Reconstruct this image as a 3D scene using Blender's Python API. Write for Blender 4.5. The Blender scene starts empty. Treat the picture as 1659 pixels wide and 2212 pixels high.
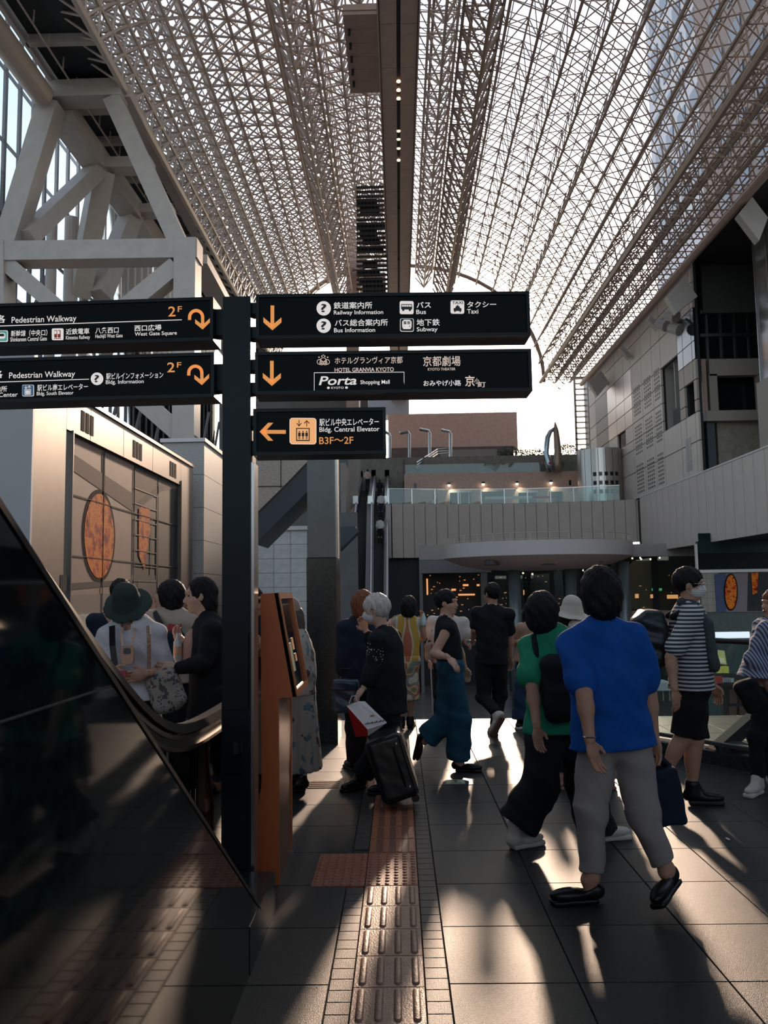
import bpy, math, random
import numpy as np
from mathutils import Vector, Matrix
random.seed(7)
PI = math.pi
# ---------------------------------------------------------------- camera
FOC, CXP, CYP, EYE = 1800.0, 829.5, 1106.0, 1.626
cY = Vector((32.5, -174.0, -FOC)).normalized()          # world +Y (hall axis) in camera axes
cZ = Vector((-0.0173, 1, 0)); cZ = (cZ - cZ.dot(cY)*cY).normalized()
cX = cY.cross(cZ)
Rcw = Matrix((cX, cY, cZ))                               # camera axes -> world axes
cam = bpy.data.cameras.new('camera'); cam_ob = bpy.data.objects.new('camera', cam)
bpy.context.scene.collection.objects.link(cam_ob)
cam_ob.matrix_world = Matrix.Translation((0, 0, EYE)) @ Rcw.to_4x4()
cam.sensor_fit = 'VERTICAL'; cam.sensor_height = 36.0; cam.lens = 36.0*FOC/2212.0
cam.clip_start = 0.05; cam.clip_end = 2000
cam.dof.use_dof = True; cam.dof.focus_distance = 5.2; cam.dof.aperture_fstop = 9.0
sc = bpy.context.scene; sc.camera = cam_ob
sc.view_settings.view_transform = 'Standard'; sc.view_settings.look = 'None'
sc.view_settings.gamma = 1.0; sc.view_settings.use_curve_mapping = False
sc.view_settings.exposure = 0.22
# ---------------------------------------------------------------- sky and sun
SUN_EL, SUN_AZ = math.radians(15.5), math.radians(7.0)     # azimuth from +Y towards +X
w = bpy.data.worlds.new('world'); sc.world = w; w.use_nodes = True
nt = w.node_tree; bg = nt.nodes['Background']
sky = nt.nodes.new('ShaderNodeTexSky'); sky.sky_type = 'NISHITA'; sky.sun_disc = False
sky.sun_elevation = SUN_EL; sky.sun_rotation = SUN_AZ
sky.air_density = 1.0; sky.dust_density = 1.2; sky.ozone_density = 2.0
hz = nt.nodes.new('ShaderNodeMixRGB'); hz.blend_type = 'ADD'; hz.inputs[0].default_value = 1.0; hz.inputs[2].default_value = (2.75, 2.88, 3.05, 1)   # even high haze over the whole sky
nt.links.new(sky.outputs[0], hz.inputs[1]); nt.links.new(hz.outputs[0], bg.inputs[0]); bg.inputs[1].default_value = 0.165
sun = bpy.data.lights.new('sun', 'SUN'); sun.energy = 3.2; sun.angle = math.radians(2.0); sun.color = (1.0, 0.72, 0.52)
sun_ob = bpy.data.objects.new('sun', sun); sc.collection.objects.link(sun_ob)
sdir = Vector((math.sin(SUN_AZ)*math.cos(SUN_EL), math.cos(SUN_AZ)*math.cos(SUN_EL), math.sin(SUN_EL)))
sun_ob.rotation_euler = sdir.to_track_quat('Z', 'Y').to_euler(); sun_ob.location = (0, 0, 60)

# ---------------------------------------------------------------- helpers
def P(px, py, Y=None, X=None, Z=None):
    """world point seen at photo pixel px,py on the plane Y=, X= or Z="""
    d = Rcw @ Vector((px - CXP, -(py - CYP), -FOC))
    if Y is not None: t = Y/d.y
    elif X is not None: t = X/d.x
    else: t = (Z - EYE)/d.z
    return Vector((0, 0, EYE)) + d*t

MATS = {}
def mat(name, col, rough=0.6, metal=0.0, var=0.0, vscale=8.0, bump=0.0, bscale=60.0, emit=0.0, ecol=None, spec=0.5, stretch=None, coat=0.0):
    if name in MATS: return MATS[name]
    m = bpy.data.materials.new(name); m.use_nodes = True; t = m.node_tree; b = t.nodes['Principled BSDF']
    b.inputs['Base Color'].default_value = (*col, 1); b.inputs['Roughness'].default_value = rough
    b.inputs['Metallic'].default_value = metal; b.inputs['Specular IOR Level'].default_value = spec
    b.inputs['Coat Weight'].default_value = coat
    if emit:
        b.inputs['Emission Color'].default_value = (*(ecol or col), 1); b.inputs['Emission Strength'].default_value = emit
    if var or bump:
        tc = t.nodes.new('ShaderNodeTexCoord'); src = tc.outputs['Object']
        if stretch:
            mp = t.nodes.new('ShaderNodeMapping'); mp.inputs['Scale'].default_value = stretch
            t.links.new(src, mp.inputs[0]); src = mp.outputs[0]
    if var:
        n = t.nodes.new('ShaderNodeTexNoise'); n.inputs['Scale'].default_value = vscale; n.inputs['Detail'].default_value = 4
        t.links.new(src, n.inputs['Vector'])
        r = t.nodes.new('ShaderNodeValToRGB')
        r.color_ramp.elements[0].position = 0.3; r.color_ramp.elements[1].position = 0.7
        r.color_ramp.elements[0].color = (*[c*(1 - var) for c in col], 1)
        r.color_ramp.elements[1].color = (*[min(1, c*(1 + var)) for c in col], 1)
        t.links.new(n.outputs['Fac'], r.inputs[0]); t.links.new(r.outputs[0], b.inputs['Base Color'])
    if bump:
        n2 = t.nodes.new('ShaderNodeTexNoise'); n2.inputs['Scale'].default_value = bscale; n2.inputs['Detail'].default_value = 3
        t.links.new(src, n2.inputs['Vector'])
        bp = t.nodes.new('ShaderNodeBump'); bp.inputs['Strength'].default_value = bump; bp.inputs['Distance'].default_value = 0.01
        t.links.new(n2.outputs['Fac'], bp.inputs['Height']); t.links.new(bp.outputs[0], b.inputs['Normal'])
    MATS[name] = m; return m

def glassmat(name, tint=(0.8, 0.9, 0.9), refl=0.25, rough=0.02, ior=1.5):
    if name in MATS: return MATS[name]
    m = bpy.data.materials.new(name); m.use_nodes = True; t = m.node_tree; t.nodes.clear()
    o = t.nodes.new('ShaderNodeOutputMaterial'); mx = t.nodes.new('ShaderNodeMixShader')
    tr = t.nodes.new('ShaderNodeBsdfTransparent'); tr.inputs[0].default_value = (*tint, 1)
    g = t.nodes.new('ShaderNodeBsdfGlossy'); g.inputs['Roughness'].default_value = rough
    fr = t.nodes.new('ShaderNodeFresnel'); fr.inputs[0].default_value = ior
    ad = t.nodes.new('ShaderNodeMath'); ad.operation = 'ADD'; ad.inputs[1].default_value = refl*0.25; ad.use_clamp = True
    t.links.new(fr.outputs[0], ad.inputs[0]); t.links.new(ad.outputs[0], mx.inputs[0])
    t.links.new(tr.outputs[0], mx.inputs[1]); t.links.new(g.outputs[0], mx.inputs[2]); t.links.new(mx.outputs[0], o.inputs[0])
    MATS[name] = m; return m

class MB:
    def __init__(s): s.v = []; s.f = []; s.m = []; s.mi = 0
    def add(s, vs, fs):
        o = len(s.v); s.v += [tuple(v) for v in vs]; s.f += [tuple(i + o for i in f) for f in fs]; s.m += [s.mi]*len(fs); return s
    def hexa(s, p): return s.add(p, [(0, 3, 2, 1), (4, 5, 6, 7), (0, 1, 5, 4), (1, 2, 6, 5), (2, 3, 7, 6), (3, 0, 4, 7)])
    def box(s, x0, x1, y0, y1, z0, z1):
        return s.hexa([(x0, y0, z0), (x1, y0, z0), (x1, y1, z0), (x0, y1, z0), (x0, y0, z1), (x1, y0, z1), (x1, y1, z1), (x0, y1, z1)])
    def cbox(s, x0, x1, y0, y1, z0, z1, c):      # box with chamfered top edge
        a = [(x0, y0, z0), (x1, y0, z0), (x1, y1, z0), (x0, y1, z0)]; b = [(x0, y0, z1 - c), (x1, y0, z1 - c), (x1, y1, z1 - c), (x0, y1, z1 - c)]
        t = [(x0 + c, y0 + c, z1), (x1 - c, y0 + c, z1), (x1 - c, y1 - c, z1), (x0 + c, y1 - c, z1)]
        fs = [(0, 3, 2, 1), (8, 9, 10, 11)]
        for k in (0, 4):
            for i in range(4): j = (i + 1) % 4; fs.append((k + i, k + j, k + 4 + j, k + 4 + i))
        return s.add(a + b + t, fs)
    def bar(s, p0, p1, w, h, up=(0, 0, 1)):
        p0, p1, up = Vector(p0), Vector(p1), Vector(up); d = (p1 - p0).normalized()
        if abs(d.dot(up)) > 0.98: up = Vector((0, 1, 0))
        a = d.cross(up).normalized()*w/2; b = a.cross(d).normalized()*h/2
        return s.hexa([p0 - a - b, p0 + a - b, p1 + a - b, p1 - a - b, p0 - a + b, p0 + a + b, p1 + a + b, p1 - a + b])
    def tube(s, p0, p1, r0, r1=None, n=8, cap=True):
        r1 = r0 if r1 is None else r1
        p0, p1 = Vector(p0), Vector(p1); d = (p1 - p0).normalized(); up = Vector((0, 0, 1)) if abs(d.z) < 0.9 else Vector((1, 0, 0))
        a = d.cross(up).normalized(); b = d.cross(a)
        vs = [p + (a*math.cos(2*PI*i/n) + b*math.sin(2*PI*i/n))*r for p, r in ((p0, r0), (p1, r1)) for i in range(n)]
        fs = [(i, (i + 1) % n, n + (i + 1) % n, n + i) for i in range(n)]
        if cap: fs += [tuple(range(n - 1, -1, -1)), tuple(range(n, 2*n))]
        return s.add(vs, fs)
    def path(s, pts, r, n=8):
        pts = [Vector(p) for p in pts]; rs = r if isinstance(r, (list, tuple)) else [r]*len(pts); vs = []; a = None
        for i, p in enumerate(pts):
            d = (pts[min(i + 1, len(pts) - 1)] - pts[max(i - 1, 0)]).normalized()
            if a is None: a = d.cross(Vector((0, 0, 1)) if abs(d.z) < 0.9 else Vector((1, 0, 0))).normalized()
            a = (a - a.dot(d)*d).normalized(); b = d.cross(a)
            vs += [p + (a*math.cos(2*PI*k/n) + b*math.sin(2*PI*k/n))*rs[i] for k in range(n)]
        fs = [(i*n + k, i*n + (k + 1) % n, (i + 1)*n + (k + 1) % n, (i + 1)*n + k) for i in range(len(pts) - 1) for k in range(n)]
        fs += [tuple(range(n - 1, -1, -1)), tuple(range((len(pts) - 1)*n, len(pts)*n))]
        return s.add(vs, fs)
    def ribbon(s, pts, w, h, up=(0, 0, 1)):
        for a, b in zip(pts, pts[1:]): s.bar(a, b, w, h, up)
        return s
    def prism(s, poly, off):
        off = Vector(off); n = len(poly); poly = [Vector(p) for p in poly]
        vs = poly + [p + off for p in poly]
        return s.add(vs, [tuple(range(n)), tuple(range(2*n - 1, n - 1, -1))] + [(i, n + i, n + (i + 1) % n, (i + 1) % n) for i in range(n)])
    def fp(s, poly, Y, d):            # frontal slab: photo polygon on plane Y, going back by d
        return s.prism([P(a, b, Y=Y) for a, b in poly], (0, d, 0))
    def fr(s, x0, y0, x1, y1, Y, d):  # frontal, world-square slab through two photo corners
        a = P(x0, y0, Y=Y); b = P(x1, y1, Y=Y)
        return s.box(min(a.x, b.x), max(a.x, b.x), Y, Y + d, min(a.z, b.z), max(a.z, b.z))
    def xp(s, poly, X, d): return s.prism([P(a, b, X=X) for a, b in poly], (d, 0, 0))
    def lathe(s, prof, c=(0, 0, 0), n=24, ax=1.0, ay=1.0):
        c = Vector(c); k = len(prof); vs = [c + Vector((r*ax*math.cos(2*PI*i/n), r*ay*math.sin(2*PI*i/n), z)) for i in range(n) for r, z in prof]
        return s.add(vs, [(i*k + j, ((i + 1) % n)*k + j, ((i + 1) % n)*k + j + 1, i*k + j + 1) for i in range(n) for j in range(k - 1)])
    def ball(s, c, r, n=8):
        r = r if isinstance(r, (tuple, list)) else (r, r, r); c = Vector(c); vs = []; fs = []
        for j in range(n//2 + 1):
            t = PI*j/(n//2)
            for i in range(n): u = 2*PI*i/n; vs.append(c + Vector((r[0]*math.sin(t)*math.cos(u), r[1]*math.sin(t)*math.sin(u), r[2]*math.cos(t))))
        fs = [(j*n + i, (j + 1)*n + i, (j + 1)*n + (i + 1) % n, j*n + (i + 1) % n) for j in range(n//2) for i in range(n)]
        return s.add(vs, fs)

COL = sc.collection
def wl(o):
    v = Vector((0, 0, 0))
    while o is not None: v = v + o.location; o = o.parent
    return v
def tag(o, label=None, cat=None, group=None, kind=None):
    if label: o['label'] = label
    if cat: o['category'] = cat
    if group: o['group'] = group
    if kind: o['kind'] = kind
    return o
def empty(name, loc, label=None, cat=None, group=None, kind=None):
    o = bpy.data.objects.new(name, None); COL.objects.link(o); o.location = loc; o.empty_display_size = 0.1
    return tag(o, label, cat, group, kind)
def rawmesh(name, vs, fs, mats, mi=None, smooth=False):
    me = bpy.data.meshes.new(name); me.from_pydata([tuple(v) for v in vs], [], fs)
    for m in (mats if isinstance(mats, (list, tuple)) else [mats]): me.materials.append(m)
    if mi is not None and any(mi): me.polygons.foreach_set('material_index', mi)
    if smooth: me.polygons.foreach_set('use_smooth', [True]*len(me.polygons))
    me.update(); return me
def obj(name, mb, mats, parent=None, smooth=False, label=None, cat=None, group=None, kind=None, fix=True, at=None):
    off = wl(parent) if parent else Vector((0, 0, 0))
    if at is not None: off = Vector(at)
    me = rawmesh(name, [Vector(v) - off for v in mb.v] if off.length else mb.v, mb.f, mats, mb.m, smooth)
    if fix:
        import bmesh
        bm = bmesh.new(); bm.from_mesh(me); bmesh.ops.recalc_face_normals(bm, faces=bm.faces); bm.to_mesh(me); bm.free()
    o = bpy.data.objects.new(name, me); COL.objects.link(o)
    if parent: o.parent = parent
    if at is not None: o.location = off - (wl(parent) if parent else Vector((0, 0, 0)))
    return tag(o, label, cat, group, kind)
def inst(name, src, loc, parent=None):
    o = bpy.data.objects.new(name, src.data if hasattr(src, 'data') else src); COL.objects.link(o)
    if parent: o.parent = parent
    o.location = Vector(loc) - (wl(parent) if parent else Vector((0, 0, 0))); return o
# ---------------------------------------------------------------- materials
M_granite = mat('dark_granite', (0.004, 0.009, 0.011), 0.05, 0, 0.55, 25, spec=0.17)
M_granite2 = mat('dark_granite_rough', (0.012, 0.02, 0.022), 0.22, 0, 0.5, 40)
M_joint = mat('joint_dark', (0.006, 0.008, 0.009), 0.8)
M_grout = mat('grout_grey', (0.02, 0.022, 0.022), 0.8)
M_tact = mat('tactile_pink', (0.30, 0.165, 0.11), 0.42, 0, 0.18, 30, 0.25, 120)
M_tact2 = mat('tactile_brick', (0.30, 0.11, 0.055), 0.45, 0, 0.2, 30, 0.2, 120)
M_steel = mat('painted_steel', (0.41, 0.355, 0.31), 0.5, 0, 0.06, 3)
M_truss = mat('truss_paint', (0.55, 0.44, 0.37), 0.45, 0.1)
M_trussd = mat('truss_dark', (0.10, 0.085, 0.075), 0.5, 0.2)
M_brown = mat('brown_panel', (0.40, 0.27, 0.215), 0.5, 0, 0.08, 2)
M_panel = mat('cream_panel', (0.52, 0.445, 0.39), 0.55, 0, 0.05, 1.5)
M_panel2 = mat('grey_panel', (0.34, 0.315, 0.295), 0.5, 0, 0.06, 1.5)
M_panelw = mat('pale_panel', (0.56, 0.53, 0.51), 0.5, 0, 0.04, 1.5)
M_pink = mat('pink_granite', (0.42, 0.27, 0.215), 0.5, 0, 0.15, 6)
M_beige = mat('beige_granite', (0.34, 0.29, 0.24), 0.6, 0, 0.25, 30)
M_tile = mat('pale_tile', (0.50, 0.52, 0.50), 0.35, 0, 0.12, 8)
M_back = mat('backing_dark', (0.012, 0.014, 0.015), 0.7)
M_dark = mat('dark_interior', (0.010, 0.012, 0.012), 0.5)
M_dglass = mat('dark_glass', (0.006, 0.012, 0.014), 0.10, 0, spec=0.35)
M_shopg = mat('shop_glass_dark', (0.008, 0.022, 0.024), 0.35, 0, spec=0.1)
M_metal = mat('brushed_steel', (0.42, 0.42, 0.42), 0.28, 1.0)
M_bronze = mat('bronze_metal', (0.17, 0.135, 0.115), 0.42, 0.5, 0.08, 3)
M_black = mat('black_paint', (0.003, 0.006, 0.008), 0.35, spec=.25)
M_rubber = mat('black_rubber', (0.012, 0.012, 0.012), 0.35)
M_sign = mat('sign_black', (0.0012, 0.004, 0.0055), 0.5, spec=.12)
M_signf = mat('sign_frame', (0.002, 0.008, 0.011), 0.4, spec=.2)
M_white = mat('lit_white', (0.8, 0.74, 0.70), 0.5, emit=0.55)
M_orange = mat('lit_orange', (0.85, 0.33, 0.08), 0.5, emit=0.5)
M_warm = mat('warm_lamp', (1, 0.6, 0.3), 0.5, emit=3.0)
M_glass = glassmat('clear_glass')
M_rail = glassmat('railing_glass', (0.78, 0.87, 0.86), 0.1, ior=1.35)
M_kiosk = mat('orange_kiosk', (0.46, 0.115, 0.035), 0.38, 0.1, 0.05, 5)
M_leaf = mat('leaf_green', (0.03, 0.06, 0.025), 0.6, 0, 0.4, 5)
# ================================================================ FLOOR
FZ = 10.92                                     # the deck ends here, stairs go down beyond
floor = empty('floor', (0, 0, 0), kind='structure')
mb = MB(); mb.box(-9, 8.0, -3, FZ, -0.45, -0.012); obj('floor_bed', mb, M_grout, floor)
def slabmat():
    m = mat('floor_slab', (0.022, 0.026, 0.027), 0.36, 0, 0.35, 60, 0.30, 260, spec=0.30)
    return m
M_slab = slabmat()
xs_r = [0.18, 0.72, 1.34, 1.80, 2.48, 3.08, 3.68, 4.28, 4.88, 5.48, 6.08, 6.68, 7.28, 7.88]
xs_l = [-0.32, -0.90, -1.50, -2.10, -2.70, -3.30, -3.90, -4.50, -5.1, -5.7, -6.3, -6.9, -7.5, -8.1, -8.7]
rows = [1.262 + 0.597*k for k in range(18)]
rail_a, rail_b = (2.52, 8.44), (3.16, 7.44)    # kerb line under the right glass railing
def railx(y): return rail_a[0] + (y - rail_a[1])*(rail_b[0] - rail_a[0])/(rail_b[1] - rail_a[1])
slab_cache = {}
def slab(x0, x1, y0, y1, name='floor_slab', m=None, h=0.012, g=0.003, c=0.002):
    key = (round(x1 - x0, 3), round(y1 - y0, 3), name, m.name if m else '')
    if key not in slab_cache:
        b = MB(); b.cbox(g, x1 - x0 - g, g, y1 - y0 - g, -h, 0, c); slab_cache[key] = rawmesh(name, b.v, b.f, m or M_slab)
    return inst(name, slab_cache[key], (x0, y0, 0), floor)
def strip_y(y0, y1):
    return [(a, min(b, y1)) for a, b in zip(rows, rows[1:]) if a < y1 - 0.01]
for a, b in zip(rows, rows[1:]):
    if a > FZ - 0.05: break
    b = min(b, FZ)
    for x0, x1 in zip(xs_r, xs_r[1:]): slab(x0, x1, a, b)
    for x1, x0 in zip(xs_l, xs_l[1:]):
        if b > 3.2 or x0 > -1.0: slab(x0, x1, a, b)
mb = MB(); mb.box(-9, 8, -3, 1.262, -0.012, 0); obj('floor_slab', mb, M_slab, floor)
# small square setts either side of the guide strip
M_sett = mat('sett_stone', (0.05, 0.045, 0.042), 0.42, 0, 0.3, 60, 0.28, 240, spec=.3)
far_setts = MB()
y = 2.3
while y < FZ - 0.1:
    for x0 in (-0.32, 0.08):
        if not (x0 < 0 and 4.78 < y < 5.4):
            if y < 6.8: slab(x0, x0 + 0.1, y, y + 0.1, 'paving_sett', M_sett, 0.012, 0.002, 0.002)
            else: far_setts.cbox(x0 + .002, x0 + .098, y + .002, y + .098, -0.012, 0, 0.002)
    y += 0.1
obj('paving_setts', far_setts, M_sett, floor, kind='stuff')
mb = MB(); mb.box(-0.32, 0.18, 1.262, 2.3, -0.012, 0); obj('floor_slab', mb, M_sett, floor)
# tactile tiles
def rodcap(b, x, y0, y1, r, hh):
    n = 8; secs = []
    ys = [(y0, 0.05), (y0 + r*0.3, 0.6), (y0 + r*0.9, 1.0), (y1 - r*0.9, 1.0), (y1 - r*0.3, 0.6), (y1, 0.05)]
    vs = []
    for yy, k in ys:
        for i in range(6):
            t = PI*i/5; vs.append((x - r*k*math.cos(t), yy, hh*min(1, k*1.2)*math.sin(t)**0.7))
    fs = [(j*6 + i, j*6 + i + 1, (j + 1)*6 + i + 1, (j + 1)*6 + i) for j in range(len(ys) - 1) for i in range(5)]
    fs += [tuple(range(5, -1, -1)), tuple(range((len(ys) - 1)*6, len(ys)*6))]
    b.add(vs, fs)
b = MB(); rodcap(b, 0, 0, 0.262, 0.0165, 0.007); me_rod = rawmesh('raised_bar', b.v, b.f, M_tact, smooth=True)
b = MB(); b.cbox(0.002, 0.298, 0.002, 0.298, -0.012, 0.002, 0.002); me_plate = rawmesh('tactile_tile', b.v, b.f, M_tact)
def bar_tile(x, y):
    t = inst('tactile_tile', me_plate, (x, y, 0), floor)
    for k in range(4):
        inst('raised_bar', me_rod, (x + 0.0375 + 0.075*k, y + 0.019, 0.002), t)
def dome_mesh(nx, ny, wx, wy):
    b = MB(); b.cbox(0.002, wx - 0.002, 0.002, wy - 0.002, -0.012, 0.002, 0.002); 
    for i in range(nx):
        for j in range(ny):
            cx, cy = wx*(i + .5)/nx, wy*(j + .5)/ny
            b.lathe([(0.0145, 0.002), (0.0115, 0.0055), (0.0065, 0.0075), (0.0001, 0.008)], (cx, cy, 0), 8)
    return rawmesh('dome_tile', b.v, b.f, M_tact2, smooth=False)
me_dome = dome_mesh(6, 6, 0.3, 0.29); me_domew = dome_mesh(6, 6, 0.303, 0.29)
b = MB(); b.cbox(0.002, 0.298, 0.002, 0.288, -0.012, 0.001, 0.002)
for k in range(7):
    b.mi = k % 2; b.cbox(0.006 + k*0.0412, 0.006 + k*0.0412 + 0.0385, 0.008, 0.282, 0, 0.006 if k % 2 == 0 else 0.003, 0.002)
b.mi = 0
me_str = rawmesh('stripe_tile', b.v, b.f, [M_tact2, mat('tactile_brown', (0.16, 0.07, 0.045), 0.4, 0, 0.2, 30)], b.m)
y = 4.82
while y > 2.4:
    y -= 0.3
    bar_tile(-0.22, y)
for k in range(2):
    inst('dome_tile', me_dome, (-0.22, 4.825 + .29*k, 0), floor); inst('dome_tile', me_domew, (-0.523, 4.825 + .29*k, 0), floor)
y = 5.41
while y < 7.0: inst('stripe_tile', me_str, (-0.22, y, 0), floor); y += 0.29
# cross strip running left at 6.9
b = MB(); b.cbox(0.002, 0.298, 0.002, 0.298, -0.012, 0.001, 0.002)
for k in range(4): b.cbox(0.01, 0.29, 0.02 + k*0.072, 0.055 + k*0.072, 0, 0.006, 0.002)
me_cross = rawmesh('stripe_tile', b.v, b.f, M_tact)
inst('dome_tile', me_dome, (-0.22, 7.16, 0), floor); inst('dome_tile', me_dome, (-0.52, 7.16, 0), floor)
for k in range(20): inst('stripe_tile', me_cross, (-0.825 - 0.3*k, 7.16, 0), floor)
# floor marker plate with a green arrow
mk = empty('floor_marker', P(985, 1690, Z=0.002), 'square white floor marker with a green arrow, behind the sandals of the woman in jeans', 'floor marker')
a = P(985, 1690, Z=0)
mb = MB(); mb.box(a.x - .13, a.x + .14, a.y - .09, a.y + .09, 0.0, 0.003); obj('base_plate', mb, mat('plate_steel', (.12, .12, .12), .3, .6), mk)
mb = MB(); mb.box(a.x - .085, a.x + .075, a.y - .07, a.y + .075, 0.003, 0.006); obj('face', mb, mat('marker_face', (.45, .45, .33), .4), mk)
mb = MB(); mb.box(a.x - .012, a.x + .006, a.y - .02, a.y + .045, 0.006, 0.0075); mb.prism([(a.x - .045, a.y + .02, .006), (a.x + .04, a.y + .02, .006), (a.x - .003, a.y + .055, .006)], (0, 0, .0015)); mb.box(a.x - .05, a.x + .045, a.y - .05, a.y - .035, .006, .0075)
obj('arrow', mb, mat('marker_green', (.05, .16, .05), .4), mk)
mb = MB(); mb.ball(P(1572, 1812, Z=0.006), (0.012, 0.03, 0.005), 8)
obj('paper_scrap', mb, mat('paper', (.6, .5, .42), .8), label='tiny pale paper scrap lying alone on the dark floor at the right', cat='litter')
# deck edge, stairs down, lower concourse
st = empty('stairs', (0, FZ, 0), kind='structure')
b = MB(); b.box(-9, 3.6, 0, 0.34, -0.17, 0); me_step = rawmesh('step', b.v, b.f, [mat('stair_stone', (0.05, 0.05, 0.05), 0.4, 0, .3, 20)])
for k in range(1, 30): inst('step', me_step, (0, FZ + 0.34*(k - 1), -0.17*k), st)
LZ = -5.1
mb = MB(); mb.box(-30, 40, FZ + 9, 95, LZ - 0.3, LZ); mb.box(3.6, 40, -3, FZ + 9, LZ - .3, LZ); obj('floor_lower', mb, mat('lower_floor', (0.16, 0.15, 0.14), 0.28, 0, .2, 2), kind='structure')
mb = MB(); mb.box(-0.5, 8.0, FZ, FZ + .1, LZ, -0.01); obj('trim_1', mb, M_granite2, kind='structure') if False else None
b = MB()
for i in range(-10, 14):
    for j in range(12): b.box(i*2.0 + .02, i*2.0 + 1.98, 21 + j*2.2, 21 + j*2.2 + 2.16, LZ, LZ + .008)
obj('lower_paving', b, mat('lower_tile', (0.17, 0.155, 0.145), 0.25, 0, .15, 3), kind='structure')

# ================================================================ DARK GRANITE PARAPET (left, escalator side)
par = empty('escalator_parapet', (-0.7, 3.0, 0), 'polished black granite escalator parapet sloping across the lower left', 'parapet')
XW = -0.67
def slopez(y): return 1.79 + (1.38 - y)*0.610
prof = [(-2.5, -0.0), (3.75, 0.0), (3.75, slopez(3.75)), (-2.5, slopez(-2.5))]
# three granite slabs with a fine open joint at z = 1.42 and one at z = 0.26
def cut(y0, y1, z0, z1):
    pts = []
    # polygon of region y0..y1, z0..min(z1, slope)
    ys = [y0 + (y1 - y0)*i/40 for i in range(41)]
    top = [(yy, min(z1, slopez(yy))) for yy in ys if min(z1, slopez(yy)) > z0 + 1e-4]
    return [(top[0][0], z0), (top[-1][0], z0)] + top[::-1]
for z0, z1 in ((0.0, 1.418), (1.424, 6.0)):
    pl = cut(-2.5, 4.1, z0, z1); mb = MB(); mb.prism([(XW, a, c) for a, c in pl], (-0.10, 0, 0)); obj('granite_slab', mb, M_granite, par)
mb = MB(); mb.prism([(XW - .006, a, c) for a, c in cut(-2.5, 3.9, 1.3, 1.5)], (-0.08, 0, 0)); obj('joint_seal', mb, mat('pale_sealant', (.16, .15, .14), .6), par)
# sloping cap strip
mb = MB(); y0, y1 = -2.5, 4.02
mb.hexa([(XW + .004, y0, slopez(y0) - .012), (XW + .004, y1, slopez(y1) - .012), (XW - .11, y1, slopez(y1) - .012), (XW - .11, y0, slopez(y0) - .012),
         (XW + .004, y0, slopez(y0) + .004), (XW + .004, y1, slopez(y1) + .004), (XW - .11, y1, slopez(y1) + .004), (XW - .11, y0, slopez(y0) + .004)])
obj('cap_strip', mb, M_black, par)
mb = MB(); mb.box(XW - 0.33, XW + .003, 3.74, 4.46, 0, 0.20); obj('plinth', mb, M_granite2, par)
# glass balustrade + handrail of the escalator behind
esc = empty('escalator', (-1.05, 3.0, 0), 'near escalator with glass balustrade and curved black handrail behind the granite parapet', 'escalator')
HX = -1.03
pts = []
for i in range(41):
    y = 0.9 + (7.6 - 0.9)*i/40
    base = 0.985
    s = (3.62 - y)*0.56
    z = base + (math.log1p(math.exp(s*7))/7)
    pts.append((HX, y, z))
mb = MB()
for a, b_ in zip(pts, pts[1:]):
    mb.hexa([(HX - .04, a[1], a[2] - .03), (HX + .04, a[1], a[2] - .03), (HX + .04, b_[1], b_[2] - .03), (HX - .04, b_[1], b_[2] - .03), (HX - .03, a[1], a[2] + .012), (HX + .03, a[1], a[2] + .012), (HX + .03, b_[1], b_[2] + .012), (HX - .03, b_[1], b_[2] + .012)])
obj('handrail', mb, M_rubber, esc, smooth=False)
mb = MB()
for a, b_ in zip(pts, pts[1:]):
    for dx, dz, w_, h_ in ((.0, -.05, .05, .02), (.012, -.105, .035, .016)):
        mb.bar((HX + dx, a[1], a[2] + dz), (HX + dx, b_[1], b_[2] + dz), w_, h_)
obj('handrail_guide', mb, mat('steel_warm', (.45, .38, .32), .22, 1.0), esc)
mb = MB()
for a, b_ in zip(pts, pts[1:]):
    mb.bar((HX + .005, a[1], a[2] - .078), (HX + .005, b_[1], b_[2] - .078), .03, .05)
obj('guide_channel', mb, M_rubber, esc)
for j in range(4):
    seg = [p for p in pts if 0.9 + 1.65*j <= p[1] <= 0.9 + 1.65*(j + 1) + .18]
    mb = MB(); mb.prism([(HX, seg[0][1], 0.12 + max(0, (3.6 - seg[0][1])*.6)), (HX, seg[-1][1] - .01, 0.12 + max(0, (3.6 - seg[-1][1])*.6))] + [(HX, p[1] - (.01 if k == 0 else 0), p[2] - .11) for k, p in enumerate(reversed(seg))], (.012, 0, 0))
    obj('glass_panel', mb, M_glass, esc)
mb = MB(); mb.box(HX - .12, HX + .10, 3.3, 7.6, 0, .10); obj('skirting', mb, M_metal, esc)
mb = MB()
for k in range(10): mb.box(HX - 1.15, HX - .12, 3.6 - .4*(k + 1), 3.6 - .4*k, 0, .02 + .235*k)
obj('steps', mb, mat('step_metal', (.05, .05, .05), .4, .8), esc, kind='stuff')
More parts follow.
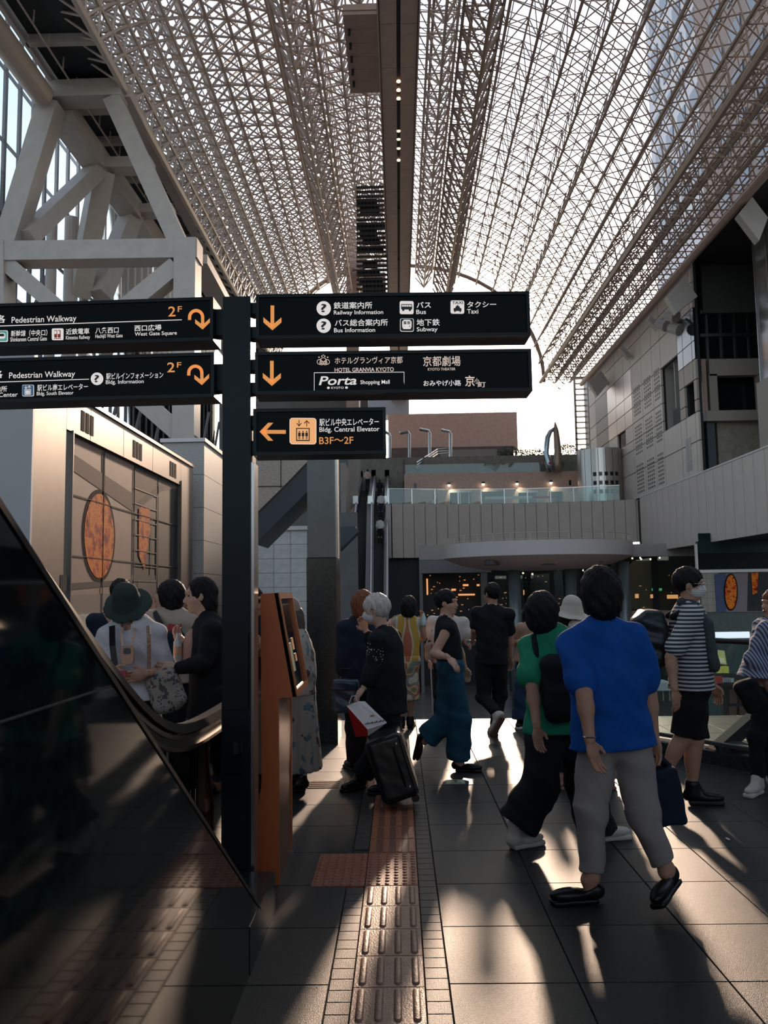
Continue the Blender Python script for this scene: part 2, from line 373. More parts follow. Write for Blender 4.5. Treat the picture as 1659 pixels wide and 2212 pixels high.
# ================================================================ SIGN POST
YS = 4.5
sg = empty('direction_sign', P(513, 1900, Y=YS + .08), 'tall black station signpost carrying five black direction boards in two columns', 'signpost')
a = P(479, 641, Y=YS); b_ = P(537, 640, Y=YS)
px0, px1, pzt = -0.955, -0.80, a.z
mb = MB(); mb.box(px0, px1, YS, YS + .17, 0, pzt); obj('post', mb, M_signf, sg)
mb = MB(); mb.box(px1 - .004, px1 + .016, YS + .012, YS + .15, 0, 2.35); obj('edge_trim', mb, M_metal, sg)
mb = MB(); mb.box(px0 + .012, px1 - .012, YS - .018, YS + .01, 1.03, 1.42); mb.box(px0 + .005, px1 - .005, YS - .012, YS, 1.02, 1.03)
cov = obj('service_cover', mb, M_black, sg)
mb = MB(); mb.box(px0 + .03, px1 - .04, YS - .05, YS + .01, .70, .80); mb.box(px0 + .03, px1 - .04, YS - .045, YS + .01, .58, .69); mb.tube(((px0 + px1)/2, YS - .03, .80), ((px0 + px1)/2, YS - .03, .86), .045, n=12); obj('outlet_box', mb, mat('gloss_black', (.005, .008, .01), .08), sg)

class Board:
    """one sign board; u = along the board, v = up, face plane at YS, slightly turned"""
    def __init__(s, x0, y0, x1, y1, yaw, Y=YS, depth=0.20):
        xm, ym = (x0 + x1)/2, (y0 + y1)/2
        s.c = P(xm, ym, Y=Y); s.ang = yaw; s.u = Vector((math.cos(yaw), math.sin(yaw), 0)); s.n = Vector((math.sin(yaw), -math.cos(yaw), 0))
        s.m = Y/FOC; s.w = (x1 - x0)*s.m; s.h = (y1 - y0)*s.m; s.depth = depth
        s.root = empty('sign_board', (0, 0, 0)); s.root.parent = sg; s.root.location = s.c - wl(sg)
        s.box(-s.w/2, s.w/2, -s.h/2, s.h/2, 0, depth - .03, 'housing', M_signf, bevel=True)
        f = .018
        b = MB()
        for q in ((-s.w/2, s.w/2, s.h/2 - f, s.h/2), (-s.w/2, s.w/2, -s.h/2, -s.h/2 + f), (-s.w/2, -s.w/2 + f, -s.h/2 + f, s.h/2 - f), (s.w/2 - f, s.w/2, -s.h/2 + f, s.h/2 - f)): s._add(b, *q, -.012, 0)
        obj('frame', b, M_signf, s.root)
        s.box(-s.w/2 + f, s.w/2 - f, -s.h/2 + f, s.h/2 - f, -.002, 0.002, 'face', M_sign)
    def _add(s, b, u0, u1, v0, v1, d0, d1):
        p = []
        for d in (d0, d1):
            for uu, vv in ((u0, v0), (u1, v0), (u1, v1), (u0, v1)): p.append(s.c + s.u*uu + Vector((0, 0, vv)) - s.n*d)
        b.hexa(p)
    def box(s, u0, u1, v0, v1, d0, d1, name, m, bevel=False):
        b = MB()
        s._add(b, u0, u1, v0, v1, d0, d1); return obj(name, b, m, s.root)
    def pt(s, px, py, d=-.004):
        """photo pixel -> point on the face"""
        q = P(px, py, Y=s.c.y); uu = (q.x - s.c.x)/s.u.x; return s.c + s.u*uu + Vector((0, 0, q.z - s.c.z)) - s.n*d
    def poly(s, pts, name, m, d=-.004, t=.0025, part=None):
        b = part or MB(); b.prism([s.pt(x, y, d - t) for x, y in pts], s.n*-t)
        if part is None: return obj(name, b, m, s.root)
    def text(s, body, x0, y0, x1, y1, m=None, off=0.0, name='lettering', shear=0.0, d=-.0045):
        """lettering filling the photo box x0,y0 - x1,y1"""
        cu = bpy.data.curves.new(name, 'FONT'); cu.body = body; cu.offset = min(off*.6 + .003, .016); cu.resolution_u = 3; cu.shear = shear
        cu.extrude = 0.0
        t = bpy.data.objects.new(name, cu); COL.objects.link(t)
        dg = bpy.context.evaluated_depsgraph_get(); dg.update(); me = bpy.data.meshes.new_from_object(t.evaluated_get(dg))
        bpy.data.objects.remove(t); bpy.data.curves.remove(cu)
        n = len(me.vertices); co = np.empty(n*3); me.vertices.foreach_get('co', co); co = co.reshape(-1, 3)
        lo, hi = co.min(0), co.max(0); k = (co - lo)/np.maximum(hi - lo, 1e-6)
        cen = s.pt((x0 + x1)/2, (y0 + y1)/2, d) - wl(s.root); W = (x1 - x0)*s.m; H = (y1 - y0)*s.m
        u = np.array(s.u)
        new = np.array(cen)[None] + (k[:, :1] - .5)*W*u[None] + (k[:, 1:2] - .5)*H*np.array([[0, 0, 1.0]])
        me.vertices.foreach_set('co', new.astype(np.float32).ravel()); me.materials.clear(); me.materials.append(m or M_white)
        me.update(); o = bpy.data.objects.new(name, me); COL.objects.link(o); o.parent = s.root; return o
def circ(cx, cy, r, n=24, ry=None): return [(cx + r*math.cos(2*PI*i/n), cy + (ry or r)*math.sin(2*PI*i/n)) for i in range(n)]
def rrect(x0, y0, x1, y1, r):
    o = []
    for cx, cy, a in ((x1 - r, y1 - r, 0), (x0 + r, y1 - r, 90), (x0 + r, y0 + r, 180), (x1 - r, y0 + r, 270)):
        for k in range(5): t = math.radians(a + 22.5*k); o.append((cx + r*math.cos(t), cy + r*math.sin(t)))
    return o
R5 = lambda x, y: (530 + .38578*x, 620 + .38578*y)
R4 = lambda x, y: (.33755*x, 620 + .33755*y)
def T(B, R, body, x0, y0, x1, y1, **k): a = R(x0, y0); b = R(x1, y1); return B.text(body, *a, *b, **k)
def Q(B, R, pts, name='pictogram', m=None, **k): return B.poly([R(*p) for p in pts], name, m or M_white, **k)
M_ink = mat('print_black', (.01, .012, .013), .5)
def arrow_down(B, R, x, y0, y1, hw):
    b = MB(); t = 11
    for pl in ([(x - 10, y0), (x + 10, y0), (x + 10, y1 - 20), (x - 10, y1 - 20)],
               [(x - hw, y1 - 72), (x - hw, y1 - 44), (x, y1), (x, y1 - 30)], [(x + hw, y1 - 72), (x, y1 - 30), (x, y1), (x + hw, y1 - 44)]):
        b.prism([B.pt(*R(*p), -.0065) for p in pl], B.n*-.002)
    obj('arrow', b, M_orange, B.root)
def qmark(B, R, x, y, r):
    Q(B, R, circ(x, y, r, 28)); T(B, R, '?', x - r*.42, y - r*.62, x + r*.42, y + r*.62, m=M_ink, off=.03, d=-.011)
yr, yl = math.radians(1.6), math.radians(-1.6)
B1 = Board(545.5, 631, 1153, 732, yr); B2 = Board(545.5, 756, 1155, 851, yr); B3 = Board(545.5, 880.5, 836, 984, yr)
arrow_down(B1, R5, 155, 112, 250, 50); arrow_down(B2, R5, 152, 420, 560, 50)
qmark(B1, R5, 440, 125, 40); qmark(B1, R5, 440, 222, 40)
T(B1, R5, '鉄道案内所', 492, 86, 714, 127, off=.012); T(B1, R5, 'Railway Information', 492, 132, 776, 164, off=.01)
T(B1, R5, 'バス総合案内所', 497, 182, 802, 223, off=.012); T(B1, R5, 'Bus Information', 494, 231, 730, 257, off=.01)
T(B1, R5, 'バス', 957, 82, 1040, 118, off=.02); T(B1, R5, 'Bus', 956, 126, 1012, 152, off=.01)
T(B1, R5, 'タクシー', 1240, 76, 1408, 112, off=.015); T(B1, R5, 'Taxi', 1241, 120, 1306, 147, off=.01)
T(B1, R5, '地下鉄', 957, 177, 1090, 218, off=.012); T(B1, R5, 'Subway', 958, 223, 1078, 256, off=.01)
Q(B1, R5, rrect(864, 80, 942, 153, 10))
b = MB()
for pl in (rrect(872, 98, 934, 128, 5), circ(884, 131, 6, 12), circ(921, 131, 6, 12)): b.prism([B1.pt(*R5(*p), -.0095) for p in pl], B1.n*-.0015)
obj('pictogram', b, M_ink, B1.root)
b = MB()
for k in range(6): b.prism([B1.pt(*R5(*p), -.0115) for p in rrect(876 + k*9.4, 103, 883 + k*9.4, 113, 1)], B1.n*-.001)
obj('pictogram', b, M_white, B1.root)
Q(B1, R5, rrect(1149, 74, 1226, 148, 10)); T(B1, R5, 'TAXI', 1157, 79, 1219, 96, m=M_ink, off=.02, d=-.010)
b = MB()
for pl in (rrect(1166, 118, 1210, 134, 4), [(1174, 118), (1180, 106), (1197, 106), (1203, 118)], circ(1188, 104, 4, 8), rrect(1169, 132, 1177, 139, 1), rrect(1199, 132, 1207, 139, 1)): b.prism([B1.pt(*R5(*p), -.0095) for p in pl], B1.n*-.0015)
obj('pictogram', b, M_ink, B1.root)
Q(B1, R5, rrect(866, 177, 943, 251, 10)); Q(B1, R5, rrect(869, 180, 940, 248, 9), m=M_ink, d=-.0075)
Q(B1, R5, [(884, 238), (878, 225), (878, 196), (888, 186), (920, 186), (930, 196), (930, 225), (924, 238)], d=-.0095)
b = MB()
for pl in (rrect(885, 194, 901, 212, 2), rrect(906, 194, 923, 212, 2), circ(888, 223, 4, 8), circ(920, 223, 4, 8), [(880, 246), (890, 240), (918, 240), (928, 246)]): b.prism([B1.pt(*R5(*p), -.012) for p in pl], B1.n*-.001)
obj('pictogram', b, M_ink, B1.root)
M_pinkw = mat('lit_pinkish', (.8, .62, .52), .5, emit=.45)
b = MB()
for cx, cy, r in ((438, 418, 19), (417, 424, 15), (459, 424, 15), (428, 430, 12), (448, 430, 12)):
    ring = circ(cx, cy, r, 20); ring2 = circ(cx, cy, r - 3, 20)
    for i in range(20):
        j = (i + 1) % 20; b.prism([B2.pt(*R5(*p), -.0065) for p in (ring[i], ring[j], ring2[j], ring2[i])], B2.n*-.0015)
for cx, cy in ((438, 384), (430, 392), (446, 392), (414, 398), (462, 398)): b.prism([B2.pt(*R5(*p), -.0065) for p in circ(cx, cy, 4, 10)], B2.n*-.0015)
obj('emblem', b, M_pinkw, B2.root, label='pinkish ring emblem')
T(B2, R5, 'ホテルグランヴィア京都', 497, 392, 885, 433, off=.004, m=M_pinkw); T(B2, R5, 'HOTEL GRANVIA KYOTO', 497, 453, 835, 477, off=.025, m=M_pinkw)
T(B2, R5, '京都劇場', 992, 384, 1207, 444, off=.006, m=M_pinkw); T(B2, R5, 'KYOTO THEATER', 1020, 451, 1178, 467, off=.01, m=M_pinkw)
for pl in ([(386, 483), (889, 476), (889, 479), (386, 486)], [(386, 484), (389, 484), (389, 592), (386, 592)], [(887, 477), (890, 477), (890, 545), (887, 530)]): Q(B2, R5, pl, 'border_line')
T(B2, R5, 'Porta', 410, 501, 626, 553, off=.035, shear=.2); T(B2, R5, 'Shopping Mall', 643, 522, 810, 552, off=.015)
T(B2, R5, '● KYOTO ●', 457, 560, 576, 574, off=.01); T(B2, R5, 'おみやげ小路', 995, 520, 1210, 554, off=.02)
T(B2, R5, '京', 1230, 492, 1285, 556, off=.03, m=M_pinkw); T(B2, R5, '小', 1282, 508, 1312, 540, off=.03, m=M_pinkw); T(B2, R5, '町', 1302, 530, 1347, 560, off=.02, m=M_pinkw)
b = MB()
for pl in ([(95, 803), (228, 803), (228, 824), (95, 824)], [(82, 813), (130, 763), (158, 763), (112, 813)], [(82, 813), (112, 813), (158, 863), (130, 863)]): b.prism([B3.pt(*R5(*p), -.0065) for p in pl], B3.n*-.002)
obj('arrow', b, M_orange, B3.root)
Q(B3, R5, rrect(249, 735, 398, 882, 16)); Q(B3, R5, rrect(252, 738, 395, 879, 14), m=mat('lit_amber', (.9, .42, .16), .5, emit=.6), d=-.0075)
b = MB()
def pl_(B, pl, d=-.0118): b.prism([B.pt(*R5(*p), d) for p in pl], B.n*-.0015)
for p in ([(286, 792), (361, 792), (361, 797), (286, 797)], [(286, 859), (361, 859), (361, 865), (286, 865)], [(286, 797), (291, 797), (291, 859), (286, 859)], [(356, 797), (361, 797), (361, 859), (356, 859)],
          [(300, 748), (304, 748), (304, 780), (300, 780)], [(287, 766), (302, 784), (302, 778), (291, 764)], [(317, 766), (313, 764), (302, 778), (302, 784)],
          [(343, 752), (347, 752), (347, 784), (343, 784)], [(329, 765), (345, 748), (345, 754), (333, 768)], [(361, 765), (357, 768), (345, 754), (345, 748)]): pl_(B3, p)
for k in range(3):
    cx = 304 + k*20; pl_(B3, circ(cx, 812, 4, 8)); pl_(B3, rrect(cx - 7, 818, cx + 7, 838, 2)); pl_(B3, [(cx - 4, 838), (cx - 1, 838), (cx - 1, 856), (cx - 4, 856)]); pl_(B3, [(cx + 1, 838), (cx + 4, 838), (cx + 4, 856), (cx + 1, 856)])
obj('pictogram', b, M_ink, B3.root)
T(B3, R5, '駅ビル中央エレベーター', 412, 734, 750, 778, off=.008); T(B3, R5, 'Bldg. Central Elevator', 412, 782, 754, 818, off=.01)
T(B3, R5, 'B3F～2F', 412, 839, 606, 880, m=M_orange, off=.01)
L1 = Board(-150, 649, 475, 748, yl); L2 = Board(-150, 768, 475, 868, yl)
def hook(B, x, y):
    b = MB(); pts = [(x + 10, y + 65)]
    for k in range(13):
        t = PI - PI*k/12; pts.append((x + 52 - 42*math.cos(PI - t)*1.0, y + 52 - 42*math.sin(t)))
    pts = [(x + 10, y + 68), (x + 10, y + 52)] + [(x + 52 + 42*math.cos(PI - PI*k/12), y + 52 - 42*math.sin(PI*k/12)) for k in range(13)] + [(x + 94, y + 100)]
    for p, q in zip(pts, pts[1:]):
        dx, dy = q[0] - p[0], q[1] - p[1]; l = math.hypot(dx, dy) or 1; nx, ny = -dy/l*10, dx/l*10; ex, ey = dx/l*1.5, dy/l*1.5
        b.prism([B.pt(*R4(*c), -.0065) for c in ((p[0] + nx - ex, p[1] + ny - ey), (q[0] + nx + ex, q[1] + ny + ey), (q[0] - nx + ex, q[1] - ny + ey), (p[0] - nx - ex, p[1] - ny - ey))], B.n*-.002)
    for p in ([(x + 46, y + 65), (x + 46, y + 92), (x + 94, y + 131), (x + 94, y + 103)], [(x + 140, y + 60), (x + 94, y + 103), (x + 94, y + 131), (x + 140, y + 86)]): b.prism([B.pt(*R4(*c), -.0065) for c in p], B.n*-.002)
    obj('arrow', b, M_orange, B.root)
hook(L1, 1210, 150); hook(L2, 1205, 504)
T(L1, R4, '通路', -160, 176, 36, 230, off=.012); T(L1, R4, 'Pedestrian Walkway', 62, 184, 500, 238, off=.006)
Q(L1, R4, [(-300, 252), (1170, 216), (1170, 220), (-300, 257)], 'rule_line')
T(L1, R4, '2', 1082, 130, 1131, 198, m=M_orange, off=.01); T(L1, R4, 'F', 1143, 130, 1171, 168, m=M_orange, off=.01)
T(L1, R4, '新幹線（中央口）', 62, 272, 308, 315, off=.012); T(L1, R4, 'Shinkansen Central Gate', 58, 317, 305, 346, off=.008)
T(L1, R4, '近鉄電車', 420, 265, 578, 306, off=.015); T(L1, R4, 'Kintetsu Railway', 420, 311, 582, 344, off=.008)
T(L1, R4, '八条西口', 610, 259, 767, 301, off=.012); T(L1, R4, 'Hachijō West Gate', 610, 302, 793, 336, off=.008)
T(L1, R4, '西口広場', 862, 246, 1042, 288, off=.02); T(L1, R4, 'West Gate Square', 862, 290, 1143, 323, off=.012)
Q(L1, R4, rrect(-28, 276, 48, 349, 9)); Q(L1, R4, rrect(-24, 280, 44, 345, 8), m=mat('print_teal', (.12, .42, .42), .5, emit=.3), d=-.0075)
Q(L1, R4, rrect(-12, 294, 34, 330, 12), d=-.0095); Q(L1, R4, rrect(-8, 300, 28, 316, 5), m=M_ink, d=-.0115)
Q(L1, R4, rrect(333, 266, 408, 341, 9))
b = MB()
for pl in (rrect(350, 278, 368, 326, 4), rrect(372, 278, 391, 326, 4), [(352, 330), (390, 330), (396, 334), (346, 334)]): b.prism([L1.pt(*R4(*p), -.0095) for p in pl], L1.n*-.0015)
obj('pictogram', b, mat('print_red', (.32, .04, .03), .5, emit=.15), L1.root)
for pl in (rrect(354, 284, 366, 304, 2), rrect(375, 284, 387, 304, 2)): Q(L1, R4, pl, d=-.0115)
T(L2, R4, '通路', -170, 530, 18, 583, off=.012); T(L2, R4, 'Pedestrian Walkway', 47, 540, 490, 592, off=.006)
Q(L2, R4, [(-300, 611), (573, 590), (573, 594), (-300, 616)], 'rule_line'); qmark(L2, R4, 625, 590, 40)
T(L2, R4, '駅ビルインフォメーション', 677, 550, 1057, 593, off=.01); T(L2, R4, 'Bldg. Information', 677, 596, 929, 630, off=.008)
T(L2, R4, '2', 1075, 487, 1126, 553, m=M_orange, off=.01); T(L2, R4, 'F', 1138, 487, 1167, 523, m=M_orange, off=.01)
T(L2, R4, '案内所', -80, 631, 44, 670, off=.012); T(L2, R4, 'Information Center', -230, 674, 117, 704, off=.008)
Q(L2, R4, rrect(141, 625, 217, 699, 9)); Q(L2, R4, rrect(144, 628, 214, 696, 8), m=mat('print_blue', (.05, .14, .26), .5, emit=.3), d=-.0075)
b = MB()
for p in ([(160, 655), (199, 655), (199, 658), (160, 658)], [(160, 688), (199, 688), (199, 691), (160, 691)], [(160, 658), (163, 658), (163, 688), (160, 688)], [(196, 658), (199, 658), (199, 688), (196, 688)],
          rrect(167, 662, 174, 686, 2), rrect(176, 662, 183, 686, 2), rrect(185, 662, 192, 686, 2), [(167, 632), (169, 632), (169, 652), (167, 652)], [(158, 642), (168, 652), (168, 648), (161, 640)], [(178, 642), (175, 640), (168, 648), (168, 652)],
          [(189, 632), (191, 632), (191, 652), (189, 652)], [(180, 642), (190, 632), (190, 636), (183, 644)], [(200, 642), (197, 644), (190, 636), (190, 632)]): b.prism([L2.pt(*R4(*c), -.0118) for c in p], L2.n*-.0015)
obj('pictogram', b, M_white, L2.root)
T(L2, R4, '駅ビル南エレベーター', 232, 620, 571, 664, off=.01); T(L2, R4, 'Bldg. South Elevator', 230, 667, 476, 699, off=.008)
for bd in (B1, B2, B3):
    for z0, z1 in ((-.4, -.15), (.15, .4)): mb = MB(); mb.box(px1, bd.c.x - bd.w/2 + .01, YS + .03, YS + .12, bd.c.z + bd.h*z0, bd.c.z + bd.h*z1); obj('bracket', mb, M_signf, sg)
for bd in (L1, L2): mb = MB(); mb.box(bd.c.x + bd.w/2 - .01, px0, YS + .03, YS + .12, bd.c.z - bd.h*.3, bd.c.z + bd.h*.3); obj('bracket', mb, M_signf, sg)

# ================================================================ ORANGE KIOSK
ky0, ky1 = 4.85, 5.42
def kp(x, y): q = P(x, y, Y=ky0); return (q.x, q.z)
ks = empty('information_kiosk', (-0.7, ky0, 0), 'orange freestanding information kiosk with a tilted screen, right of the black signpost', 'kiosk')
xr = -0.675
body = [kp(563, 1283), kp(600, 1280.5), kp(640, 1505), kp(602, 1508)]
outl = body + [(body[3][0], 0.0), (kp(552, 1800)[0], 0.0), kp(552, 1795), kp(565, 1690)]
mb = MB(); mb.prism([(x, ky0, z) for x, z in outl], (0, .02, 0)); obj('side_panel', mb, M_kiosk, ks)
mb = MB(); mb.prism([(x, ky1, z) for x, z in outl], (0, .02, 0)); obj('side_panel', mb, M_kiosk, ks)
inn = [(body[0][0] + .005, body[0][1] - .005), (body[1][0] - .02, body[1][1] - .005), (body[2][0] - .03, body[2][1] + .005), (body[3][0] - .005, body[3][1]), (body[3][0] - .005, 0), (outl[5][0] + .01, 0), (outl[6][0] + .01, outl[6][1]), (outl[7][0] + .01, outl[7][1])]
mb = MB(); mb.prism([(x, ky0 + .02, z) for x, z in inn], (0, ky1 - ky0 - .02, 0)); obj('cabinet', mb, mat('kiosk_bronze', (.30, .13, .07), .25, .5, .1, 3), ks)
p1 = Vector((body[1][0], 0, body[1][1])); p2 = Vector((body[2][0], 0, body[2][1])); dv = (p2 - p1); L = dv.length; dv.normalize(); nv = Vector((dv.z*-1, 0, dv.x)); nv = Vector((-dv.z, 0, dv.x))
if nv.x < 0: nv = -nv
def kq(t0, t1, y0, y1, d0, d1):
    return [p1 + dv*(L*t) + nv*d + Vector((0, yy, 0)) for d in (d0, d1) for t, yy in ((t0, y0), (t1, y0), (t1, y1), (t0, y1))]
mb = MB()
for q in ((0, .06, ky0, ky1 + .02), (.94, 1, ky0, ky1 + .02), (.06, .94, ky0, ky0 + .03), (.06, .94, ky1 - .01, ky1 + .02)): mb.hexa(kq(*q, -.02, .008))
obj('screen_frame', mb, mat('kiosk_frame', (.36, .13, .05), .3, .3), ks)
mb = MB(); mb.hexa(kq(.06, .94, ky0 + .03, ky1 - .01, -.018, -.008)); scr = obj('screen', mb, mat('screen_glass', (.008, .012, .014), .05), ks)
mb = MB(); mb.hexa(kq(.5, .78, ky0 + .10, ky0 + .22, -.008, -.004)); obj('display_sheet', mb, mat('sheet_green', (.16, .2, .12), .5, emit=.1), ks)
mb = MB(); mb.hexa(kq(.46, .58, ky0 + .26, ky0 + .33, -.008, -.004)); mb.hexa(kq(.62, .7, ky0 + .3, ky0 + .36, -.008, -.004)); obj('display_sheet', mb, mat('sheet_orange', (.5, .22, .1), .5, emit=.15), ks)
mb = MB(); mb.box(body[3][0] - .10, body[3][0] + .006, ky1 - .02, ky1 + .03, 0, 0.02); obj('foot', mb, M_metal, ks)
# ================================================================ GRANITE COLUMN and white tile block (centre left)
CY_ = 9.2
mb = MB()
a = P(663, 1000, Y=CY_); b_ = P(722, 1000, Y=CY_); zt = P(690, 925, Y=CY_).z; zm = P(690, 1204, Y=CY_).z
xa, xb = a.x, b_.x
col = empty('column', ((xa + xb)/2, CY_, 0), 'square grey column with a dark granite base, behind the orange kiosk', 'column')
mb.box(xa, xb, CY_, CY_ + .55, zm, zt); obj('shaft', mb, mat('column_grey', (.15, .16, .155), .4, .1, .1, 6), col)
mb = MB(); mb.box(xa - .005, xb + .005, CY_ - .005, CY_ + .555, zm - .012, zm); obj('joint', mb, M_joint, col)
mb = MB(); mb.box(xa - .012, xb + .012, CY_ - .012, CY_ + .56, 0, zm - .012); obj('base', mb, M_granite2, col)
mb = MB(); mb.box(xb, xb + .02, CY_ + .1, CY_ + .2, zm, zt); mb.box(xb, xb + .02, CY_ + .35, CY_ + .45, zm, zt); obj('cable_rail', mb, M_metal, col)
TY = 19.0
tw = empty('wall_tiled', (P(610, 1340, Y=TY).x, TY, 0), kind='structure')
g0 = P(548, 1140, Y=TY); g1 = P(668, 1340, Y=TY)
mb = MB(); mb.box(g0.x - .2, g1.x + .35, TY + .02, TY + 3, 0, g0.z); obj('tile_backing', mb, M_joint, tw)
tx, tz = .385, .325
x = g1.x + .35; k = 0
bt = MB(); bt.box(.004, tx - .004, 0, .03, .004, tz - .004); me_t = rawmesh('tile', bt.v, bt.f, M_tile)
while x > g0.x - .2:
    x -= tx; z = g0.z - .07
    while z > 0: z -= tz; inst('tile', me_t, (x, TY, max(z, 0)), tw)
mb = MB(); mb.box(g0.x - .2, g1.x + .4, TY - .05, TY + .3, g0.z - .07, g0.z + .02); obj('ledge', mb, M_panelw, tw)
for k in range(8): 
    pass
# leaning stone-clad strut between post and column
sb = empty('stone_brace', P(600, 1100, Y=16), 'broad beige stone-clad block with a dark diagonal underside above the tiled wall', 'stone brace')
mb = MB(); mb.fp([(548, 975), (664, 975), (664, 997), (611, 1052), (550, 1112)], 15.5, .9); obj('stone_face', mb, M_beige, sb)
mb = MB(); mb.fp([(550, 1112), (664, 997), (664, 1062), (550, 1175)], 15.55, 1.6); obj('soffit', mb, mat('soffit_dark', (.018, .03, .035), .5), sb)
mb = MB(); mb.fp([(606, 975), (607.5, 975), (607.5, 1054), (606, 1055)], 15.49, .05); mb.fp([(550, 1050), (611, 1049.5), (611, 1051), (550, 1051.5)], 15.49, .05); obj('joint', mb, M_joint, sb)
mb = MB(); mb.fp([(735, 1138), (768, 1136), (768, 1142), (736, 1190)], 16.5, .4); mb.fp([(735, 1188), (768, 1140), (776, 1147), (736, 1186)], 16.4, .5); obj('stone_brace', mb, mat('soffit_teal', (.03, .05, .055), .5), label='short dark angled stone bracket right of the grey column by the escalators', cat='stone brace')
# ================================================================ MURAL BILLBOARD BOX (left)
BX = -4.7
def bz(px, py): return P(px, py, X=BX)
q0 = bz(75, 887); q1 = bz(417, 1005)
bb = empty('billboard_box', (BX, 14, 0), 'large metal-clad kiosk box with an autumn window mural, on the left', 'billboard')
ztop = q1.z; yb0, yb1 = q0.y, q1.y
mb = MB(); mb.box(BX - 6, BX - .10, yb0, yb1, 0, ztop); obj('core', mb, M_panel2, bb)
mb = MB(); mb.box(BX - 6, BX - .0, yb0 - .05, yb0, 0, ztop + .6); obj('end_panel', mb, mat('lavender_panel', (.42, .43, .46), .5, 0, .04, 1), bb)
m0, m1 = bz(158, 936), bz(390, 1052); zb = bz(172, 1329).z; zt_ = (m0.z + m1.z)/2
mb = MB(); mb.box(BX - .12, BX, yb0, m0.y - .25, 0, ztop); obj('frame_panel', mb, M_bronze, bb)
mb = MB(); mb.box(BX - .12, BX - .03, m0.y - .25, m0.y - .03, 0, zt_ + .02); mb.box(BX - .12, BX + .02, m0.y - .03, m0.y, 0, zt_ + .05); obj('frame_post', mb, mat('frame_steel', (.3, .27, .26), .3, .8), bb)
mb = MB(); mb.box(BX - .12, BX, m1.y, yb1, 0, ztop); mb.box(BX - .02, BX + .02, m1.y + .02, m1.y + .2, 0, ztop - .5); obj('frame_panel', mb, M_bronze, bb)
edges = [m0.y - .25, 12.55 + .0, 14.1, 15.8, m1.y]
for i, (ya, yb_) in enumerate(zip(edges, edges[1:])):
    mb = MB(); mb.box(BX - .12, BX, ya + .01, yb_ - .01, zt_ + .03, ztop - .07); obj('header_panel', mb, M_bronze, bb)
mb = MB(); mb.box(BX - .12, BX + .03, yb0, yb1, ztop - .06, ztop); obj('top_rail', mb, mat('rail_warm', (.4, .33, .29), .35, .5), bb)
def louvre(y0, y1, z0, z1):
    mb = MB(); n = 10; 
    for r in range(22):
        z = z0 + (z1 - z0)*r/22
        for c in range(3): mb.box(BX - .005, BX + .006, y0 + (y1 - y0)*(c + .12)/3, y0 + (y1 - y0)*(c + .85)/3, z, z + (z1 - z0)*.6/22)
    obj('air_grille', mb, M_joint, bb, kind='stuff')
for xa_, xb_ in ((174, 203), (287, 308), (367, 382)): louvre(bz(xa_, 950).y, bz(xb_, 950).y, zt_ + .12, ztop - .2)
louvre(bz(130, 1260).y, bz(143, 1260).y, 1.72, 1.95)
mb = MB(); mb.box(BX - .12, BX, m0.y - .03, m1.y, 0, zb); obj('plinth_panel', mb, M_panel2, bb)
# mural: printed boards with the picture as flat shapes
mu = MB(); my = [m0.y, (bz(231, 1100).y), bz(296, 1100).y, bz(347, 1100).y, m1.y]
mz = [zb, bz(157, 1199).z, bz(157, 1066).z, zt_]
M_mur = mat('mural_plaster', (.27, .18, .14), .6, 0, .10, 2, spec=.15)
for i in range(4):
    for j in range(3):
        mb = MB(); mb.box(BX - .09, BX - .06, my[i] + .006, my[i + 1] - .006, mz[j] + .006, mz[j + 1] - .006)
        dark = i >= 2
        obj('mural_board', mb, M_mur if not dark else mat('mural_dark', (.03, .03, .03), .6, 0, .2, 2, spec=.15), bb)
mb = MB(); mb.box(BX - .10, BX - .09, m0.y, m1.y, zb, zt_); obj('mural_backing', mb, M_joint, bb)
def leafmat(name, cols, sc_=3.0):
    m = mat(name, (0.5, .1, .02), 0.45); t = m.node_tree; b = t.nodes['Principled BSDF']
    tc = t.nodes.new('ShaderNodeTexCoord'); n = t.nodes.new('ShaderNodeTexNoise'); n.inputs['Scale'].default_value = sc_; n.inputs['Detail'].default_value = 8; n.inputs['Roughness'].default_value = .7
    r = t.nodes.new('ShaderNodeValToRGB'); r.color_ramp.interpolation = 'CONSTANT'
    while len(r.color_ramp.elements) < len(cols): r.color_ramp.elements.new(.5)
    for e, (p, c) in zip(r.color_ramp.elements, cols): e.position = p; e.color = (*c, 1)
    t.links.new(tc.outputs['Object'], n.inputs['Vector']); t.links.new(n.outputs['Fac'], r.inputs[0]); t.links.new(r.outputs[0], b.inputs['Base Color'])
    b.inputs['Specular IOR Level'].default_value = .1; b.inputs['Roughness'].default_value = .7; return m
M_maple = leafmat('maple_print', [(0, (.05, .008, .01)), (.38, (.25, .015, .01)), (.44, (.55, .08, .012)), (.5, (.72, .20, .02)), (.56, (.62, .14, .02)), (.62, (.3, .02, .012)), (.68, (.10, .03, .02))], 4.0)
def mq(pts, name, m, d=.002, t=.004):    # print on the mural plane
    b = MB(); b.prism([(BX - .06 + d, bz(x, y).y, bz(x, y).z) for x, y in pts], (t, 0, 0)); return obj(name, b, m, bb)
mq([(159, 975), (159, 1012), (292, 1104), (292, 1065)], 'printed_beam', mat('mural_beam', (.12, .085, .07), .7, spec=.1), .001)
mq([(228, 975), (234, 978), (234, 1032), (228, 1029)], 'printed_beam', MATS['mural_beam'], .0015)
mq([(297, 1010), (297, 1100), (347, 1062), (388, 1055), (388, 1052)], 'printed_ceiling', mat('mural_ceiling', (.15, .105, .085), .7, spec=.1), .001)
mq([(297, 1090), (297, 1105), (366, 1052), (352, 1048)], 'printed_beam', mat('mural_beam2', (.06, .05, .045), .7, spec=.1), .003)
